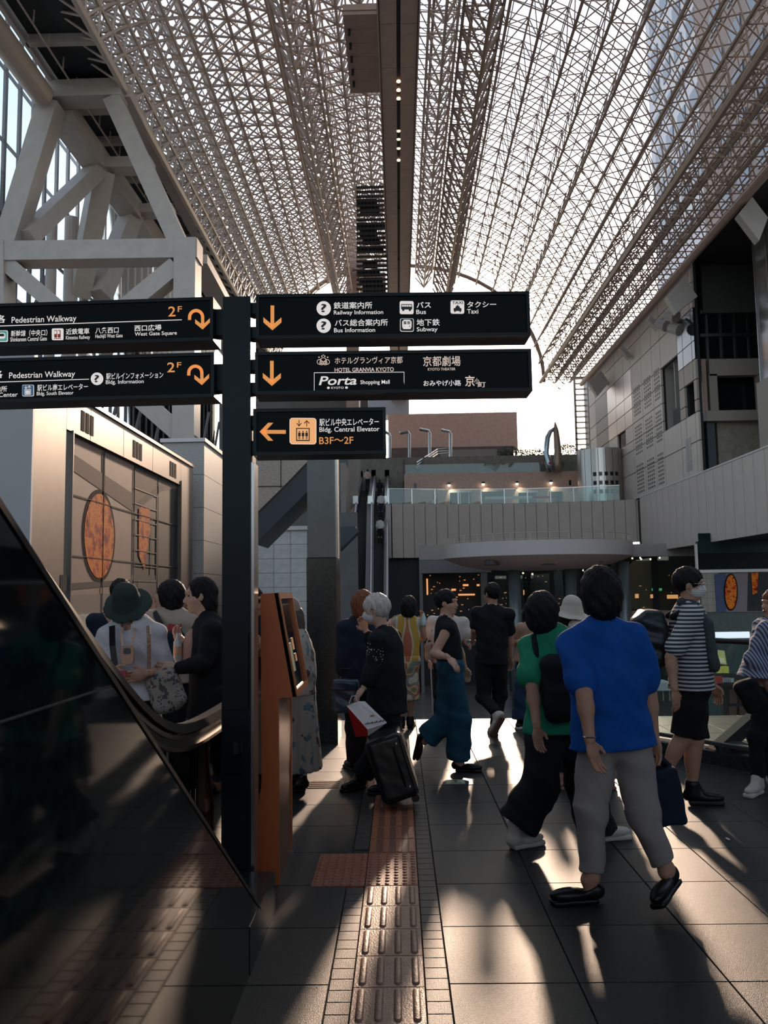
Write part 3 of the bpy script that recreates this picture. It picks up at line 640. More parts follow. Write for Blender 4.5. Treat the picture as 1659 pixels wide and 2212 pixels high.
mq([(151, 1260), (291, 1252), (291, 1262), (150, 1275)], 'printed_sill', MATS['mural_beam2'], .001)
mq([(295, 1252), (388, 1262), (388, 1325), (291, 1335)], 'printed_floor', mat('mural_floor', (.16, .075, .05), .4, 0, .6, 2), .002)
mq([(305, 1255), (348, 1252), (343, 1290), (300, 1294)], 'printed_table', mat('mural_navy', (.012, .012, .018), .5), .004)
mq([(150, 1285), (291, 1280), (291, 1339), (172, 1335), (150, 1310)], 'printed_wall', mat('mural_shadow', (.10, .07, .06), .5), .0012)
cx, cz = (bz(186, 1150).y + bz(256, 1150).y)/2, bz(221, 1157).z; ra = (bz(256, 1150).y - bz(186, 1150).y)/2
def disc(cy, cz, r, rz, d, name, m):
    b = MB(); b.prism([(BX - .06 + d, cy + r*math.cos(2*PI*i/48), cz + rz*math.sin(2*PI*i/48)) for i in range(48)], (.003, 0, 0)); return obj(name, b, m, bb)
rz_ = (bz(221, 1058).z - bz(221, 1259).z)/2
disc(cx, cz, ra, rz_, .003, 'round_window_frame', mat('mural_black', (.012, .01, .01), .8, spec=.05)); disc(cx, cz, ra*.9, rz_*.91, .006, 'round_window_view', M_maple)
mq([(306, 1098), (317, 1091), (330, 1100), (330, 1150), (318, 1230), (306, 1200)], 'window_view', M_maple, .005)
b = MB()
for k in range(5):
    x = 297 + k*12; 
    if not 305 < x < 331: b.prism([(BX - .05, bz(x, 1110).y, bz(x, 1120).z), (BX - .05, bz(x + 1, 1110).y, bz(x, 1120).z), (BX - .05, bz(x + 1, 1110).y, bz(x, 1240).z), (BX - .05, bz(x, 1110).y, bz(x, 1240).z)], (.004, 0, 0))
for z in range(7): b.box(BX - .05, BX - .046, bz(297, 1100).y, bz(346, 1100).y, 1.9 + z*.28, 1.915 + z*.28)
obj('printed_lattice', b, M_ink, bb)
b = MB()
for yy in my[1:-1]: b.box(BX - .052, BX - .046, yy - .008, yy + .008, zb, zt_)
for zz in mz[1:-1]: b.box(BX - .052, BX - .046, m0.y, m1.y, zz - .007, zz + .007)
obj('seam', b, M_joint, bb)
# granite block beyond the billboard
gx = P(440, 1100, Y=19.5).x
gb = empty('wall_granite', (gx, 19.5, 0), kind='structure')
gz = P(440, 950, Y=19.5).z; x0 = P(350, 1100, Y=19.5).x
mb = MB(); mb.box(x0, gx - .03, 19.55, 27, 0, gz - .05); obj('granite_backing', mb, M_joint, gb)
M_gran = mat('grey_granite', (.34, .32, .29), .5, 0, .35, 45)
for j in range(8):
    z1 = gz - .06 - j*.78; z0_ = max(0, z1 - .77)
    if z1 < 0: break
    mb = MB(); mb.box(x0, gx - .01, 19.5, 19.55, z0_, z1); obj('stone_panel', mb, M_gran, gb)
    for k in range(3): mb = MB(); mb.box(gx - .04, gx, 19.52 + k*2.4, 19.5 + (k + 1)*2.4, z0_, z1); obj('stone_panel', mb, M_gran, gb)
mb = MB(); mb.box(x0 - .05, gx + .04, 19.45, 27, gz - .05, gz + .04); obj('coping', mb, M_panelw, gb)

# ================================================================ A-FRAME TOWER (left)
AY = 29.0
tf = empty('support_tower', P(220, 980, Y=AY), 'pale painted steel A-frame tower carrying the truss roof on the left', 'roof support')
def fbar(p, q, wpx, Y0, Y1=None, dep=.8, name='beam', m=None, parent=None):
    Y1 = Y1 or Y0; a = P(*p, Y=Y0); b = P(*q, Y=Y1); mb = MB(); wm = wpx*(Y0 + Y1)/2/FOC
    mb.bar(a, b, dep, wm, up=(b - a).normalized().cross(Vector((0, 1, 0))) if abs(Y1 - Y0) < .5 else (0, 0, 1)); return obj(name, mb, m or M_steel, parent or tf)
fbar((88, 206), (268, 200), 40, AY, dep=.84, name='top_beam'); fbar((112, 226), (10, 560), 46, AY, name='leg'); fbar((247, 220), (402, 560), 40, AY, name='leg')
fbar((-5, 552), (432, 545), 44, AY, dep=.88, name='cross_beam'); fbar((406, 524), (402, 965), 48, AY, dep=.94, name='post'); fbar((-2, 530), (2, 900), 46, AY, dep=.94, name='post')
fbar((15, 570), (235, 760), 36, AY, dep=.72, name='brace'); fbar((385, 580), (215, 720), 40, AY, dep=.72, name='brace'); fbar((290, 850), (415, 960), 40, AY, name='brace')
fbar((425, 560), (492, 680), 20, AY + 1, 35, name='brace')
fbar((130, 242), (285, 455), 46, AY + .5, AY*1.255, .9, 'long_beam'); fbar((285, 455), (390, 600), 40, AY*1.255, AY*1.6, .8, 'long_beam')
fbar((216, 360), (55, 515), 34, AY*1.13, AY, .7, 'strut'); fbar((222, 368), (170, 640), 40, AY*1.13, AY*1.2, .8, 'strut'); fbar((286, 460), (215, 640), 38, AY*1.26, AY*1.2, .8, 'strut')
fbar((215, 360), (330, 358), 24, AY*1.13, name='cross_beam'); fbar((285, 458), (375, 455), 20, AY*1.26, name='cross_beam'); fbar((140, 228), (235, 226), 22, AY + 1.2, name='cross_beam')
fbar((266, 196), (500, 650), 20, AY, AY*1.85, .5, 'long_beam')
# service deck and duct
dk = empty('service_walkway', (-10.5, 40, 17), 'dark grated service walkway under the left side of the roof', 'walkway')
for k in range(16):
    y = 17 + k*3.2; mb = MB(); mb.box(-12.3, -10.0, y + .15, y + 3.05, 20.75, 20.87); obj('grating', mb, mat('grating_dark', (.02, .03, .032), .6, .3), dk)
mb = MB()
for k in range(17): mb.box(-12.4, -9.9, 17 + k*3.2 - .12, 17 + k*3.2 + .12, 20.45, 20.85)
mb.box(-12.5, -12.35, 17, 68, 20.45, 20.85); mb.box(-10.05, -9.9, 17, 68, 20.45, 20.85); obj('deck_frame', mb, M_steel, dk)
mb = MB(); mb.tube((-12.6, 14, 19.75), (-12.6, 28.3, 19.75), .42, n=24); mb.tube((-12.6, 29.7, 19.75), (-12.6, 66, 19.75), .42, n=24); obj('air_duct', mb, mat('duct_cream', (.42, .33, .27), .5, 0, .05, 1), label='long round cream air duct running under the roof edge at upper left', cat='duct')
mb = MB()
for i, (x, r) in enumerate(((118, .22), (140, .30), (150, .2))):
    a = P(x, 250, Y=33.5); mb = MB(); mb.tube((a.x, 33.5 + i, 0), (a.x, 33.5 + i, 18), r, n=14); obj('drain_pipe', mb, M_steel, label=['left slim', 'middle thick', 'right slim'][i] + ' vertical pipe standing behind the A-frame tower', cat='pipe')
# left curtain wall
cw = empty('wall_left', (-16.5, 40, 0), kind='structure')
mv = MB(); mv.box(-.07, .07, -.09, .09, 3.5, 30); me_mul = rawmesh('mullion', mv.v, mv.f, M_trussd)
for k in range(44): inst('mullion', me_mul, (-16.5, 16 + k*1.35, 0), cw)
mh = MB(); mh.box(-.05, .05, 0, 58, -.06, .06); me_tr = rawmesh('transom', mh.v, mh.f, M_trussd)
for k in range(8): inst('transom', me_tr, (-16.5, 16, 5 + k*3.2), cw)
for k in range(14):
    mb = MB(); y = 18 + k*4; mb.tube((-15.8, y, 6), (-15.8, y + 7, 17), .11, n=6); obj('tie_rod', mb, M_trussd, cw)
for k in range(9):
    mb = MB(); mb.box(-16.44, -16.42, 16 + k*6.5, 16 + k*6.5 + 6.45, 3.6, 30); obj('glass_pane', mb, glassmat('curtain_glass', (.9, .95, .97), .0, ior=1.05), cw)
mb = MB(); mb.box(-17, -16, 14, 74, -5, 3.5); obj('lower_wall', mb, M_panel2, cw)

# ================================================================ VAULTED TRUSS ROOF
roof = empty('ceiling', (0, 40, 20), kind='structure')
def pipes(name, segs, m, n=4, kind=None, parent=roof):
    """many straight tubes joined into one mesh: segs = (p0, p1, r)"""
    A = np.array([s[0] for s in segs], float); B = np.array([s[1] for s in segs], float); r = np.array([s[2] for s in segs])[:, None]
    d = B - A; d /= np.linalg.norm(d, axis=1)[:, None]; up = np.where(np.abs(d[:, 2:3]) < .9, np.array([[0, 0, 1.]]), np.array([[1., 0, 0]]))
    a = np.cross(d, up); a /= np.linalg.norm(a, axis=1)[:, None]; b = np.cross(d, a)
    off = np.array(wl(parent)) if parent else 0
    V = []
    for Q_ in (A, B):
        for i in range(n): t = 2*PI*(i + .5)/n; V.append(Q_ + (a*math.cos(t) + b*math.sin(t))*r - off)
    V = np.stack(V, 1).reshape(-1, 3); N = len(segs); base = (np.arange(N)*2*n)[:, None]
    F = np.concatenate([base + np.array([[i, (i + 1) % n, n + (i + 1) % n, n + i]]) for i in range(n)])
    me = bpy.data.meshes.new(name); me.vertices.add(len(V)); me.vertices.foreach_set('co', V.astype(np.float32).ravel())
    me.loops.add(F.size); me.loops.foreach_set('vertex_index', F.ravel().astype(np.int32)); me.polygons.add(len(F))
    me.polygons.foreach_set('loop_start', np.arange(0, F.size, 4, dtype=np.int32)); me.update(calc_edges=True); me.validate(); me.materials.append(m)
    o = bpy.data.objects.new(name, me); COL.objects.link(o); o.parent = parent; return tag(o, kind=kind)
RX, RZ0, RH = 12.3, 19.2, 10.2          # right springing x, its height, rise
LX = 9.8
def vault(side, t, off=0.0):
    """t 0 = springing, 1 = crown"""
    th = t*PI/2; ax = (RX if side > 0 else LX); x = ax*max(0, math.cos(th))**0.9; z = RZ0 - (-1.05 if side < 0 else 0)*(1 - t) + RH*math.copysign(abs(math.sin(th))**0.95, math.sin(th))
    nx, nz = math.cos(th)/ax*8, math.sin(th); l = math.hypot(nx, nz); return Vector((side*(x + off*nx/l), 0, z + off*nz/l))
YR0, YR1 = 13.0, 69.5
for side, n, my_, thick in ((1, 11, 1.75, 1.4), (-1, 14, 1.2, 1.3)):
    nY = int((YR1 - YR0)/my_)
    inn_ = [vault(side, i/n) for i in range(n + 1)]; out_ = [vault(side, (i + .5)/n, thick) for i in range(-1, n)]
    rc, rd = (.07, .032) if side > 0 else (.075, .050)
    mt = M_trussd if side > 0 else M_truss
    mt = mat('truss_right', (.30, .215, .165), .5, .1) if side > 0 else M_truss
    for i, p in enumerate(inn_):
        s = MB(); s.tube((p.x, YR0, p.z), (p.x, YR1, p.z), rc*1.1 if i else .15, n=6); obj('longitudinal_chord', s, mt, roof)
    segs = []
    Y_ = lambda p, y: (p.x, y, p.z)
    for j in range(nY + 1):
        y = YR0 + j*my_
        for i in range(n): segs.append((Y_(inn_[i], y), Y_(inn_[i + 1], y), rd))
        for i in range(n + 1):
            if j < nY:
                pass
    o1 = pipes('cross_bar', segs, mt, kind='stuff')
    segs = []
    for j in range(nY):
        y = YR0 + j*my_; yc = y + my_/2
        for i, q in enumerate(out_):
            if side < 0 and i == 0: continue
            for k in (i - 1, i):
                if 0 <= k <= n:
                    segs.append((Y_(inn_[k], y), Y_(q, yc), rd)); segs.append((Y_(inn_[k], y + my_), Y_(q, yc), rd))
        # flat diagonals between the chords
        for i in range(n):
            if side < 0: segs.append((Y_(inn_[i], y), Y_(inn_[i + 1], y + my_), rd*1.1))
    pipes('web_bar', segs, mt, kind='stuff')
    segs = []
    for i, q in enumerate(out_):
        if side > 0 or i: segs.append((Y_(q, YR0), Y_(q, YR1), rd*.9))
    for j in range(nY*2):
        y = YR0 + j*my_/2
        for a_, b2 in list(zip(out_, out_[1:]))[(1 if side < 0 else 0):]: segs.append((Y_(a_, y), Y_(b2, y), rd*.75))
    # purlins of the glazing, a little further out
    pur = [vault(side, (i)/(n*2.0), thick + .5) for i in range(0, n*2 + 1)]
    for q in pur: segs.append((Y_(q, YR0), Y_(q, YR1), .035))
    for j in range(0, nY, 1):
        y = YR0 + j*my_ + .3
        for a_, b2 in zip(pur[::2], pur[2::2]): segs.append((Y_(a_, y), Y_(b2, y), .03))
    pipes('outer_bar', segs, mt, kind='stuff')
# deep longitudinal trusses hanging under the vault
def long_truss(x, z, h, wd, name='long_truss', m=MATS['truss_right'], y0=YR0, y1=YR1, step=1.6, r=.06):
    segs = []; y = y0
    for dx, dz in ((-wd, 0), (wd, 0), (0, -h)): segs.append(((x + dx, y0, z + dz), (x + dx, y1, z + dz), r*1.6))
    while y < y1 - .1:
        for dx in (-wd, wd):
            segs += [((x + dx, y, z), (x, y + step/2, z - h), r), ((x, y + step/2, z - h), (x + dx, y + step, z), r)]
        segs.append(((x - wd, y, z), (x + wd, y, z), r*.8)); segs.append(((x - wd, y, z), (x + wd, y + step, z), r*.7)); y += step
    return pipes(name, segs, m, kind='stuff')
long_truss(4.3, 28.0, 2.0, .9); long_truss(-4.4, 27.4, 1.6, .8, m=M_truss); long_truss(2.6, 29.0, 1.2, .7, m=M_truss)
# flat truss strip between the edge beam and the right wall
segs = []
for y in np.arange(YR0, YR1, .8): segs.append(((RX, y, 19.25), (16.1, y, 19.25), .035))
for x in np.arange(RX, 16.1, .62): segs.append(((x, YR0, 19.35), (x, YR1, 19.35), .035))
for k, y in enumerate(np.arange(YR0, YR1, 1.24)):
    for xa_ in (RX, RX + 1.25, RX + 2.5):
        segs += [((xa_, y, 19.2), (xa_ + .62, y + .62, 20.4), .035), ((xa_ + 1.25, y, 19.2), (xa_ + .62, y + .62, 20.4), .035), ((xa_, y + 1.24, 19.2), (xa_ + .62, y + .62, 20.4), .035), ((xa_ + 1.25, y + 1.24, 19.2), (xa_ + .62, y + .62, 20.4), .035)]
for x in (RX + .62, RX + 1.87, RX + 3.1): segs.append(((x, YR0, 20.4), (x, YR1, 20.4), .05))
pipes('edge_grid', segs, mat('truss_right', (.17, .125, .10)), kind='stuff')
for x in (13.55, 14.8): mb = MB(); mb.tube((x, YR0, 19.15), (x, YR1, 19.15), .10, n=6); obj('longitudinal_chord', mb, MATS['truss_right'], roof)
mb = MB(); mb.tube((15.75, YR0, 18.95), (15.75, YR1, 18.95), .2, n=10); obj('edge_gutter', mb, M_brown, roof)
# arched end frame, tie down
for yy in (YR1,):
    mb = MB(); pts_ = [vault(1, i/16, .3) + Vector((0, yy, 0)) for i in range(17)] + [vault(-1, 1 - i/16, .3) + Vector((0, yy, 0)) for i in range(1, 17)]
    mb.path(pts_, .16, 6); obj('arch_rib', mb, MATS['truss_right'], roof)
# central overhead walkway beam
ob = empty('overhead_beam', (0, 50, 24), 'long brown panelled box girder running overhead along the hall axis', 'beam')
zb_ = 22.6; hw = .79; xc = 0.345
ys_ = list(np.arange(16, 104, 2.6))
for k, (ya, yb_) in enumerate(zip(ys_, ys_[1:])):
    for x0, x1 in ((xc - hw + .09, xc - .075), (xc + .075, xc + hw - .09)):
        mb = MB(); mb.box(x0, x1, ya + .012, yb_ - .012, zb_, zb_ + .06); obj('soffit_panel', mb, M_brown, ob)
mb = MB(); mb.box(xc - hw + .03, xc + hw - .03, 16, 103, zb_ + .06, zb_ + 1.6); obj('girder', mb, M_back, ob)
for s in (-1, 1):
    mb = MB(); x = xc + s*hw; mb.box(min(x, x - s*.06), max(x, x - s*.06), 16, 103, zb_ - .05, zb_ + 1.7); obj('edge_fascia', mb, M_brown, ob)
mb = MB()
for ya, yb_ in ((33, 37.8), (43, 47), (50, 58.5), (66, 72)): mb.box(xc - .07, xc + .07, ya + 1.0, yb_, zb_ + .0, zb_ + .05)
obj('service_slot', mb, M_joint, ob)
for k, yy in enumerate((31.9, 32.5, 33.1, 35.6, 36.3, 37.1, 38.2)):
    mb = MB(); mb.tube((xc, yy + .6, zb_ - .02), (xc, yy + .6, zb_ + .03), .085, n=10); obj('downlight', mb, M_warm, ob)
# brown box soffit left of the beam, and hanging shaft
bs = empty('soffit_box', (-1.8, 38, 24), 'brown concrete soffit box hanging left of the overhead beam', 'soffit')
for k in range(6):
    y = 30.6 + k*.86; mb = MB(); mb.box(-1.80, -.47, y + .01, y + .86, 24.2, 24.35); obj('soffit_panel', mb, M_brown, bs)
mb = MB(); mb.box(-1.82, -.46, 30.55, 35.8, 24.35, 24.6); obj('slab', mb, M_brown, bs)
for k in range(5): mb = MB(); mb.tube((-1.62, 31.46 + k*.86, 24.2), (-1.62, 31.46 + k*.86, 23.95), .06, n=8); obj('spotlight', mb, M_back, bs)
mb = MB(); mb.fp([(748, 1335), (748, 520), (765, 470), (776, 632), (774, 1335)], 70, 3); mb.fp([(776, 600), (770, 560), (785, 530), (785, 590)], 69.5, 3); mb.fp([(772, 588), (833, 588), (833, 606), (772, 606)], 71, 3)
obj('lift_tower', mb, M_brown, label='brown stone lift tower rising behind the signpost beside the overhead beam', cat='tower')
mb = MB()
for k in range(9): mb.fr(770 + k*8, 400, 772.5 + k*8, 640, 50, .12)
for k in range(24): mb.fr(770, 402 + k*10, 837, 405 + k*10, 50.1, .12)
for k in range(12):
    if k % 5 != 2: mb.fr(771 + (k % 3)*6, 430 + k*17, 815 + (k % 4)*6, 430 + k*17 + 13, 50.4, .1)
obj('shaft_screen', mb, mat('dark_screen', (.02, .018, .017), .6), label='dark screened shaft beside the overhead beam', cat='screen')
# ================================================================ RIGHT WALL
WX = 16.0
wr = empty('wall_right', (WX, 50, 0), kind='structure')
def wy(px): return FOC*WX/(px - 862 + 0.0)
cols = [1277, 1291, 1317, 1336, 1354, 1371, 1394, 1418, 1437, 1475, 1487, 1507, 1514]
rowsz = [7.6, 9.4, 10.95, 11.6, 12.7, 13.8, 14.8, 16.6, 18.0, 19.3]
M_rib = mat('ribbed_metal', (.42, .36, .33), .35, .5, .1, 30, stretch=(1, 8, .2)); M_textured = mat('textured_panel', (.16, .15, .15), .5, 0, .4, 20)
def yv(px): return P(px, 1000, X=WX).y
for i, (c0, c1) in enumerate(zip(cols, cols[1:])):
    for j, (z0, z1) in enumerate(zip(rowsz, rowsz[1:])):
        y1, y0 = yv(c0), yv(c1); hole = False; m = M_panel
        if c0 == 1437 and 10.9 < z0 < 14.7: hole = True
        if c0 == 1487 and 10.9 <= z0 < 12.6: hole = True
        if c0 == 1336 and 11.5 < z0 < 12.6: hole = True
        if c0 in (1475, 1487, 1507) and 13.7 < z0 < 16.5: m = M_dglass
        if c0 in (1317, 1336, 1354) and 12.6 < z0 < 16.5: m = M_rib
        if c0 == 1291 and 10.9 < z0 < 16.5: m = M_textured
        if c0 in (1475, 1487, 1507) and z0 < 13.7: m = M_beige if z0 > 10.9 else M_panel
        if hole: continue
        mb = MB(); mb.box(WX, WX + .12, y0 + .03, y1 - .03, z0 + .025, z1 - .025); obj('wall_panel', mb, m, wr)
mb = MB(); mb.box(WX + .13, WX + .2, 44.2, 70, 7.6, 19.9)
bk = MB()
for i, (c0, c1) in enumerate(zip(cols, cols[1:])):
    for j, (z0, z1) in enumerate(zip(rowsz, rowsz[1:])):
        hole = (c0 == 1437 and 10.9 < z0 < 14.7) or (c0 == 1487 and 10.9 <= z0 < 12.6) or (c0 == 1336 and 11.5 < z0 < 12.6)
        if not hole: bk.box(WX + .12, WX + .25, yv(c1), yv(c0), z0, z1)
obj('wall_backing', bk, M_back, wr)
mb = MB(); mb.box(WX + 1.6, WX + 1.8, 46.4, 70, 7.6, 19.3); mb.box(WX + .25, WX + 1.6, yv(1437) - .02, yv(1437) + .1, 10.9, 14.9); mb.box(WX + .25, WX + 1.6, yv(1475), yv(1437), 10.7, 10.95); mb.box(WX + .25, WX + 1.6, yv(1475), yv(1437), 14.8, 15.0); mb.box(WX + .25, WX + 1.6, yv(1507), yv(1354), 10.5, 10.9); mb.box(WX + .3, WX + 1.6, yv(1455) - .05, yv(1455) + .05, 11, 14.8)
obj('niche_lining', mb, M_panel2, wr)
mb = MB(); mb.box(WX + .25, WX + .35, yv(1475), yv(1450), 10.95, 12.0); obj('niche_parapet', mb, M_back, wr)
sl = MB()
for r3 in range(3):
    for c3 in range(3):
        ya, yb_ = yv([1394, 1418, 1437][c3]) , yv([1371, 1394, 1418][c3]); zc = [7.9, 10.5, 13.1][r3]
        for r in range(8):
            for c in range(4):
                y = ya + (yb_ - ya)*(.2 + .17*c); z = zc + .25*r
                if z < 15.3: sl.box(WX - .01, WX + .02, y, y + (yb_ - ya)*.09, z, z + .13)
obj('slot_opening', sl, mat('slot_dark', (.06, .05, .045), .6), wr, kind='stuff')
sl = MB()
for r in range(3):
    for c in range(2): sl.box(WX - .02, WX + .01, 45.0 + c*.45, 45.0 + c*.45 + .38, 8.0 + r*.62, 8.0 + r*.62 + .55)
obj('vent_grid', sl, M_panel2, wr)
# set-back frontal face with windows
FY = 44.2
def ff(poly, d, dd, name, m, par=wr): mb = MB(); mb.fp(poly, FY + d, dd); return obj(name, mb, m, par)
def ffr(x0, y0, x1, y1, d, dd, name, m, par=wr): mb = MB(); mb.fr(x0, y0, x1, y1, FY + d, dd); return obj(name, mb, m, par)
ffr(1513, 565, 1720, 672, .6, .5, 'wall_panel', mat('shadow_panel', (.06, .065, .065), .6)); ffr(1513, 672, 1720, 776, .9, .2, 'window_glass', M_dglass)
fm = MB()
for k in range(5): x = 1528 + k*30; fm.fr(x - 1, 672, x + 1.2, 776, FY + .8, .1)
for y in (672, 722, 776): fm.fr(1513, y - 1.2, 1720, y + 1.2, FY + .78, .1)
obj('window_frame', fm, M_metal, wr)
ffr(1531, 776, 1720, 808, .3, .5, 'wall_panel', M_beige); ffr(1531, 808, 1553, 887, .3, .5, 'wall_panel', M_beige); ffr(1637, 808, 1720, 887, .3, .5, 'wall_panel', M_beige)
ffr(1514, 776, 1531, 908, .0, .9, 'corner_pier', M_brown)
ffr(1553, 808, 1637, 887, 1.4, .1, 'window_glass', M_dglass); ffr(1525, 887, 1700, 906, -.1, .9, 'ledge', M_beige)
ffr(1548, 906, 1700, 1012, .5, .3, 'wall_panel', mat('sandy_panel', (.30, .26, .20), .6, 0, .2, 3)); ffr(1526, 906, 1549, 1012, .2, 1, 'corner_pier', mat('grey_dark', (.07, .08, .09), .5))
mb = MB(); mb.box(WX + .3, 27, FY + 1.6, FY + 2, 7, 19.3); obj('wall_backing', mb, M_back, wr)
mb = MB(); mb.box(WX + .1, 27, 30, 50, 19.35, 19.7); obj('roof_soffit', mb, mat('soffit_black', (.03, .03, .03), .6), wr)
mb = MB(); mb.box(17.8, 26, 36, 40, 11.5, 19.3); obj('bay_window', mb, mat('bay_glass', (.10, .095, .09), .12, 0, .2, 2), wr)
mb = MB()
for z in (11.5, 13.5, 15.5, 17.5, 19.5): mb.box(17.72, 26, 35.95, 36, z, z + .1)
for y in (36, 37.3, 38.6, 40): mb.box(17.74, 17.8, y, y + .08, 11.5, 19.9)
obj('bay_frame', mb, M_metal, wr)
mb = MB(); mb.box(17.6, 26, 35.8, 40.2, 7.6, 11.5); obj('bay_base', mb, M_beige, wr)
# balcony parapet on the right, panel by panel
bp_ = MB(); bp_.box(WX, WX + .15, .02, 1.16, 3.95, 7.62); me_bp = rawmesh('parapet_panel', bp_.v, bp_.f, M_panel)
y = 22.0
while y < 54.5: inst('parapet_panel', me_bp, (0, y, 0), wr); y += 1.18
mb = MB(); mb.box(WX + .15, WX + 3.5, 22, 56, 3.98, 7.5); obj('balcony_slab', mb, M_back, wr)
mb = MB(); mb.box(WX - .03, WX + .2, 22, 55.3, 7.62, 7.7); obj('coping', mb, M_panelw, wr)
# hanging equipment panels under the roof edge
for k, (poly, Y) in enumerate((([(1596, 462), (1625, 425), (1659, 470), (1640, 520)], 36), ([(1440, 640), (1478, 598), (1507, 640), (1462, 676)], 42.6), ([(1399, 690), (1406, 680), (1428, 705), (1422, 712)], 48.6), ([(1338, 752), (1345, 745), (1366, 768), (1360, 775)], 55), ([(1272, 826), (1298, 800), (1316, 826), (1291, 856)], 61.5))):
    mb = MB(); mb.fp(poly, Y, .5); obj('light_shield', mb, M_panel2, label=['large square grey metal shield at the right frame edge under the roof', 'big square grey metal shield above the glazed corner of the right wall', 'slim tilted grey metal shield halfway along the right roof edge', 'small tilted grey metal shield farther along the right roof edge', 'square grey metal shield at the far end of the right roof edge'][k], cat='metal shield')
for k, (x, y, Y) in enumerate(((1440, 680, 45), (1448, 708, 45.3), (1420, 700, 47.5))):
    a = P(x, y, Y=Y); mb = MB(); mb.tube(a, a + Vector((.35, -.5, -.3)), .28, .34, 12); mb.bar(a + Vector((0, 0, .1)), a + Vector((.55, 0, .5)), .1, .1)
    obj('floodlight', mb, M_panel2, label=['upper', 'lower', 'far'][k] + ' grey floodlight bracketed high on the right wall', cat='floodlight')
# ================================================================ FAR END OF THE HALL
we = empty('wall_far', (7, 56, 0), kind='structure')
# gently curved balcony front: photo columns -> depth
top = [(846, 1090), (905, 1091), (960, 1092), (1010, 1092), (1060, 1092), (1110, 1091), (1160, 1091), (1210, 1089), (1260, 1087), (1300, 1083), (1345, 1079), (1387, 1076)]
def bY(px): t = (px - 846)/541; return 56.0 + 1.3*math.sin(t*PI)
x = 846
while x < 1386:
    x1 = min(x + 24, 1387); a = P(x, 1090, Y=bY(x)); b_ = P(x1, 1090, Y=bY(x1)); zt2 = 7.62
    zb2 = 4.75 if x > 905 else 3.95
    mb = MB(); g = (b_ - a)*.02
    mb.prism([(a.x + g.x, a.y, zb2), (b_.x - g.x, b_.y, zb2), (b_.x - g.x, b_.y, zt2), (a.x + g.x, a.y, zt2)], (0, .25, 0)); obj('parapet_panel', mb, mat('taupe_panel', (.40, .335, .29), .55, 0, .05, 1.5), we); x = x1
mb = MB(); mb.box(P(846, 1100, Y=56).x, WX, 58.0, 62, 3.9, 7.6); mb.box(P(846, 1100, Y=56).x, WX, 57.6, 58, 4.4, 7.5); obj('slab', mb, M_back, we)
mb = MB(); mb.fr(833, 1090, 846, 1205, 55.8, 2); obj('edge_tiles', mb, M_panel2, we)
mb = MB(); mb.fr(905, 1178, 1010, 1208, 56.4, .5); mb.fr(1365, 1175, 1508, 1200, 50, .5); obj('fascia', mb, mat('mauve_panel', (.33, .29, .27), .5, 0, .05, 2), we)
# glass railing on the balcony
gr = empty('glass_railing', P(1100, 1090, Y=56), 'long glass railing with thin steel posts on the far curved balcony', 'railing')
x = 840
while x < 1300:
    x1 = x + 50; a = P(x, 1090, Y=bY(x) + .1); b_ = P(x1, 1090, Y=bY(x1) + .1)
    mb = MB(); mb.prism([(a.x + .03, a.y, 7.65), (b_.x - .03, b_.y, 7.65), (b_.x - .03, b_.y, 8.6), (a.x + .03, a.y, 8.6)], (0, .03, 0)); obj('glass_panel', mb, M_rail, gr)
    mb = MB(); mb.box(a.x - .03, a.x + .03, a.y, a.y + .06, 7.6, 8.65); mb.bar((a.x, a.y + .03, 8.65), (b_.x, b_.y + .03, 8.65), .07, .04); obj('post', mb, M_metal, gr); x = x1
# terrace block with downlights
TYY = 64
mb = MB(); mb.fr(873, 1024, 1258, 1100, TYY, 2); obj('terrace_wall', mb, M_pink, we)
mb = MB(); mb.fr(875, 1004, 1258, 1024, TYY + .3, .04); obj('glass_screen', mb, glassmat('terrace_glass', (.75, .8, .78), .1, ior=1.3), we)
mb = MB()
for x0, x1 in ((1040, 1092), (1118, 1163), (970, 1018), (1186, 1215)): mb.fr(x0, 1062, x1, 1098, TYY - .04, .05)
mb.fr(894, 1044, 900, 1055, TYY - .04, .05); mb.fr(1229, 1037, 1234, 1048, TYY - .04, .05); obj('doorway', mb, M_dglass, we)
mb = MB()
for x0 in (970, 993, 1012, 1118, 1139, 1160): mb.fr(x0, 1062, x0 + 2.4, 1098, TYY - .07, .06)
mb.fr(970, 1061, 1018, 1063.5, TYY - .07, .06); mb.fr(1118, 1061, 1163, 1063.5, TYY - .07, .06)
obj('door_frame', mb, M_panelw, we)
for k, (x, y) in enumerate(((970, 1047), (1044, 1045), (1117, 1044), (1190, 1042))):
    a = P(x, y, Y=TYY - .25); lt = empty('wall_light', a, ['leftmost', 'second', 'third', 'rightmost'][k] + ' small lit downlight on the pinkish far terrace wall', 'lamp', 'terrace downlights')
    mb = MB(); mb.tube(a, a + Vector((0, 0, .16)), .14, .08, 10); obj('shade', mb, M_back, lt)
    mb = MB(); mb.ball(a + Vector((0, 0, -.03)), .10, 8); obj('bulb', mb, mat('bulb', (1, .85, .65), .5, emit=12), lt)
    sp = bpy.data.lights.new('spot', 'SPOT'); sp.energy = 60; sp.spot_size = 1.7; sp.spot_blend = .4; sp.color = (1, .8, .6); sp.shadow_soft_size = .05
    so = bpy.data.objects.new('lamp_glow', sp); COL.objects.link(so); so.parent = lt; so.location = (0, -.05, -.15); so.rotation_euler = (math.radians(10), math.radians(-28), 0)
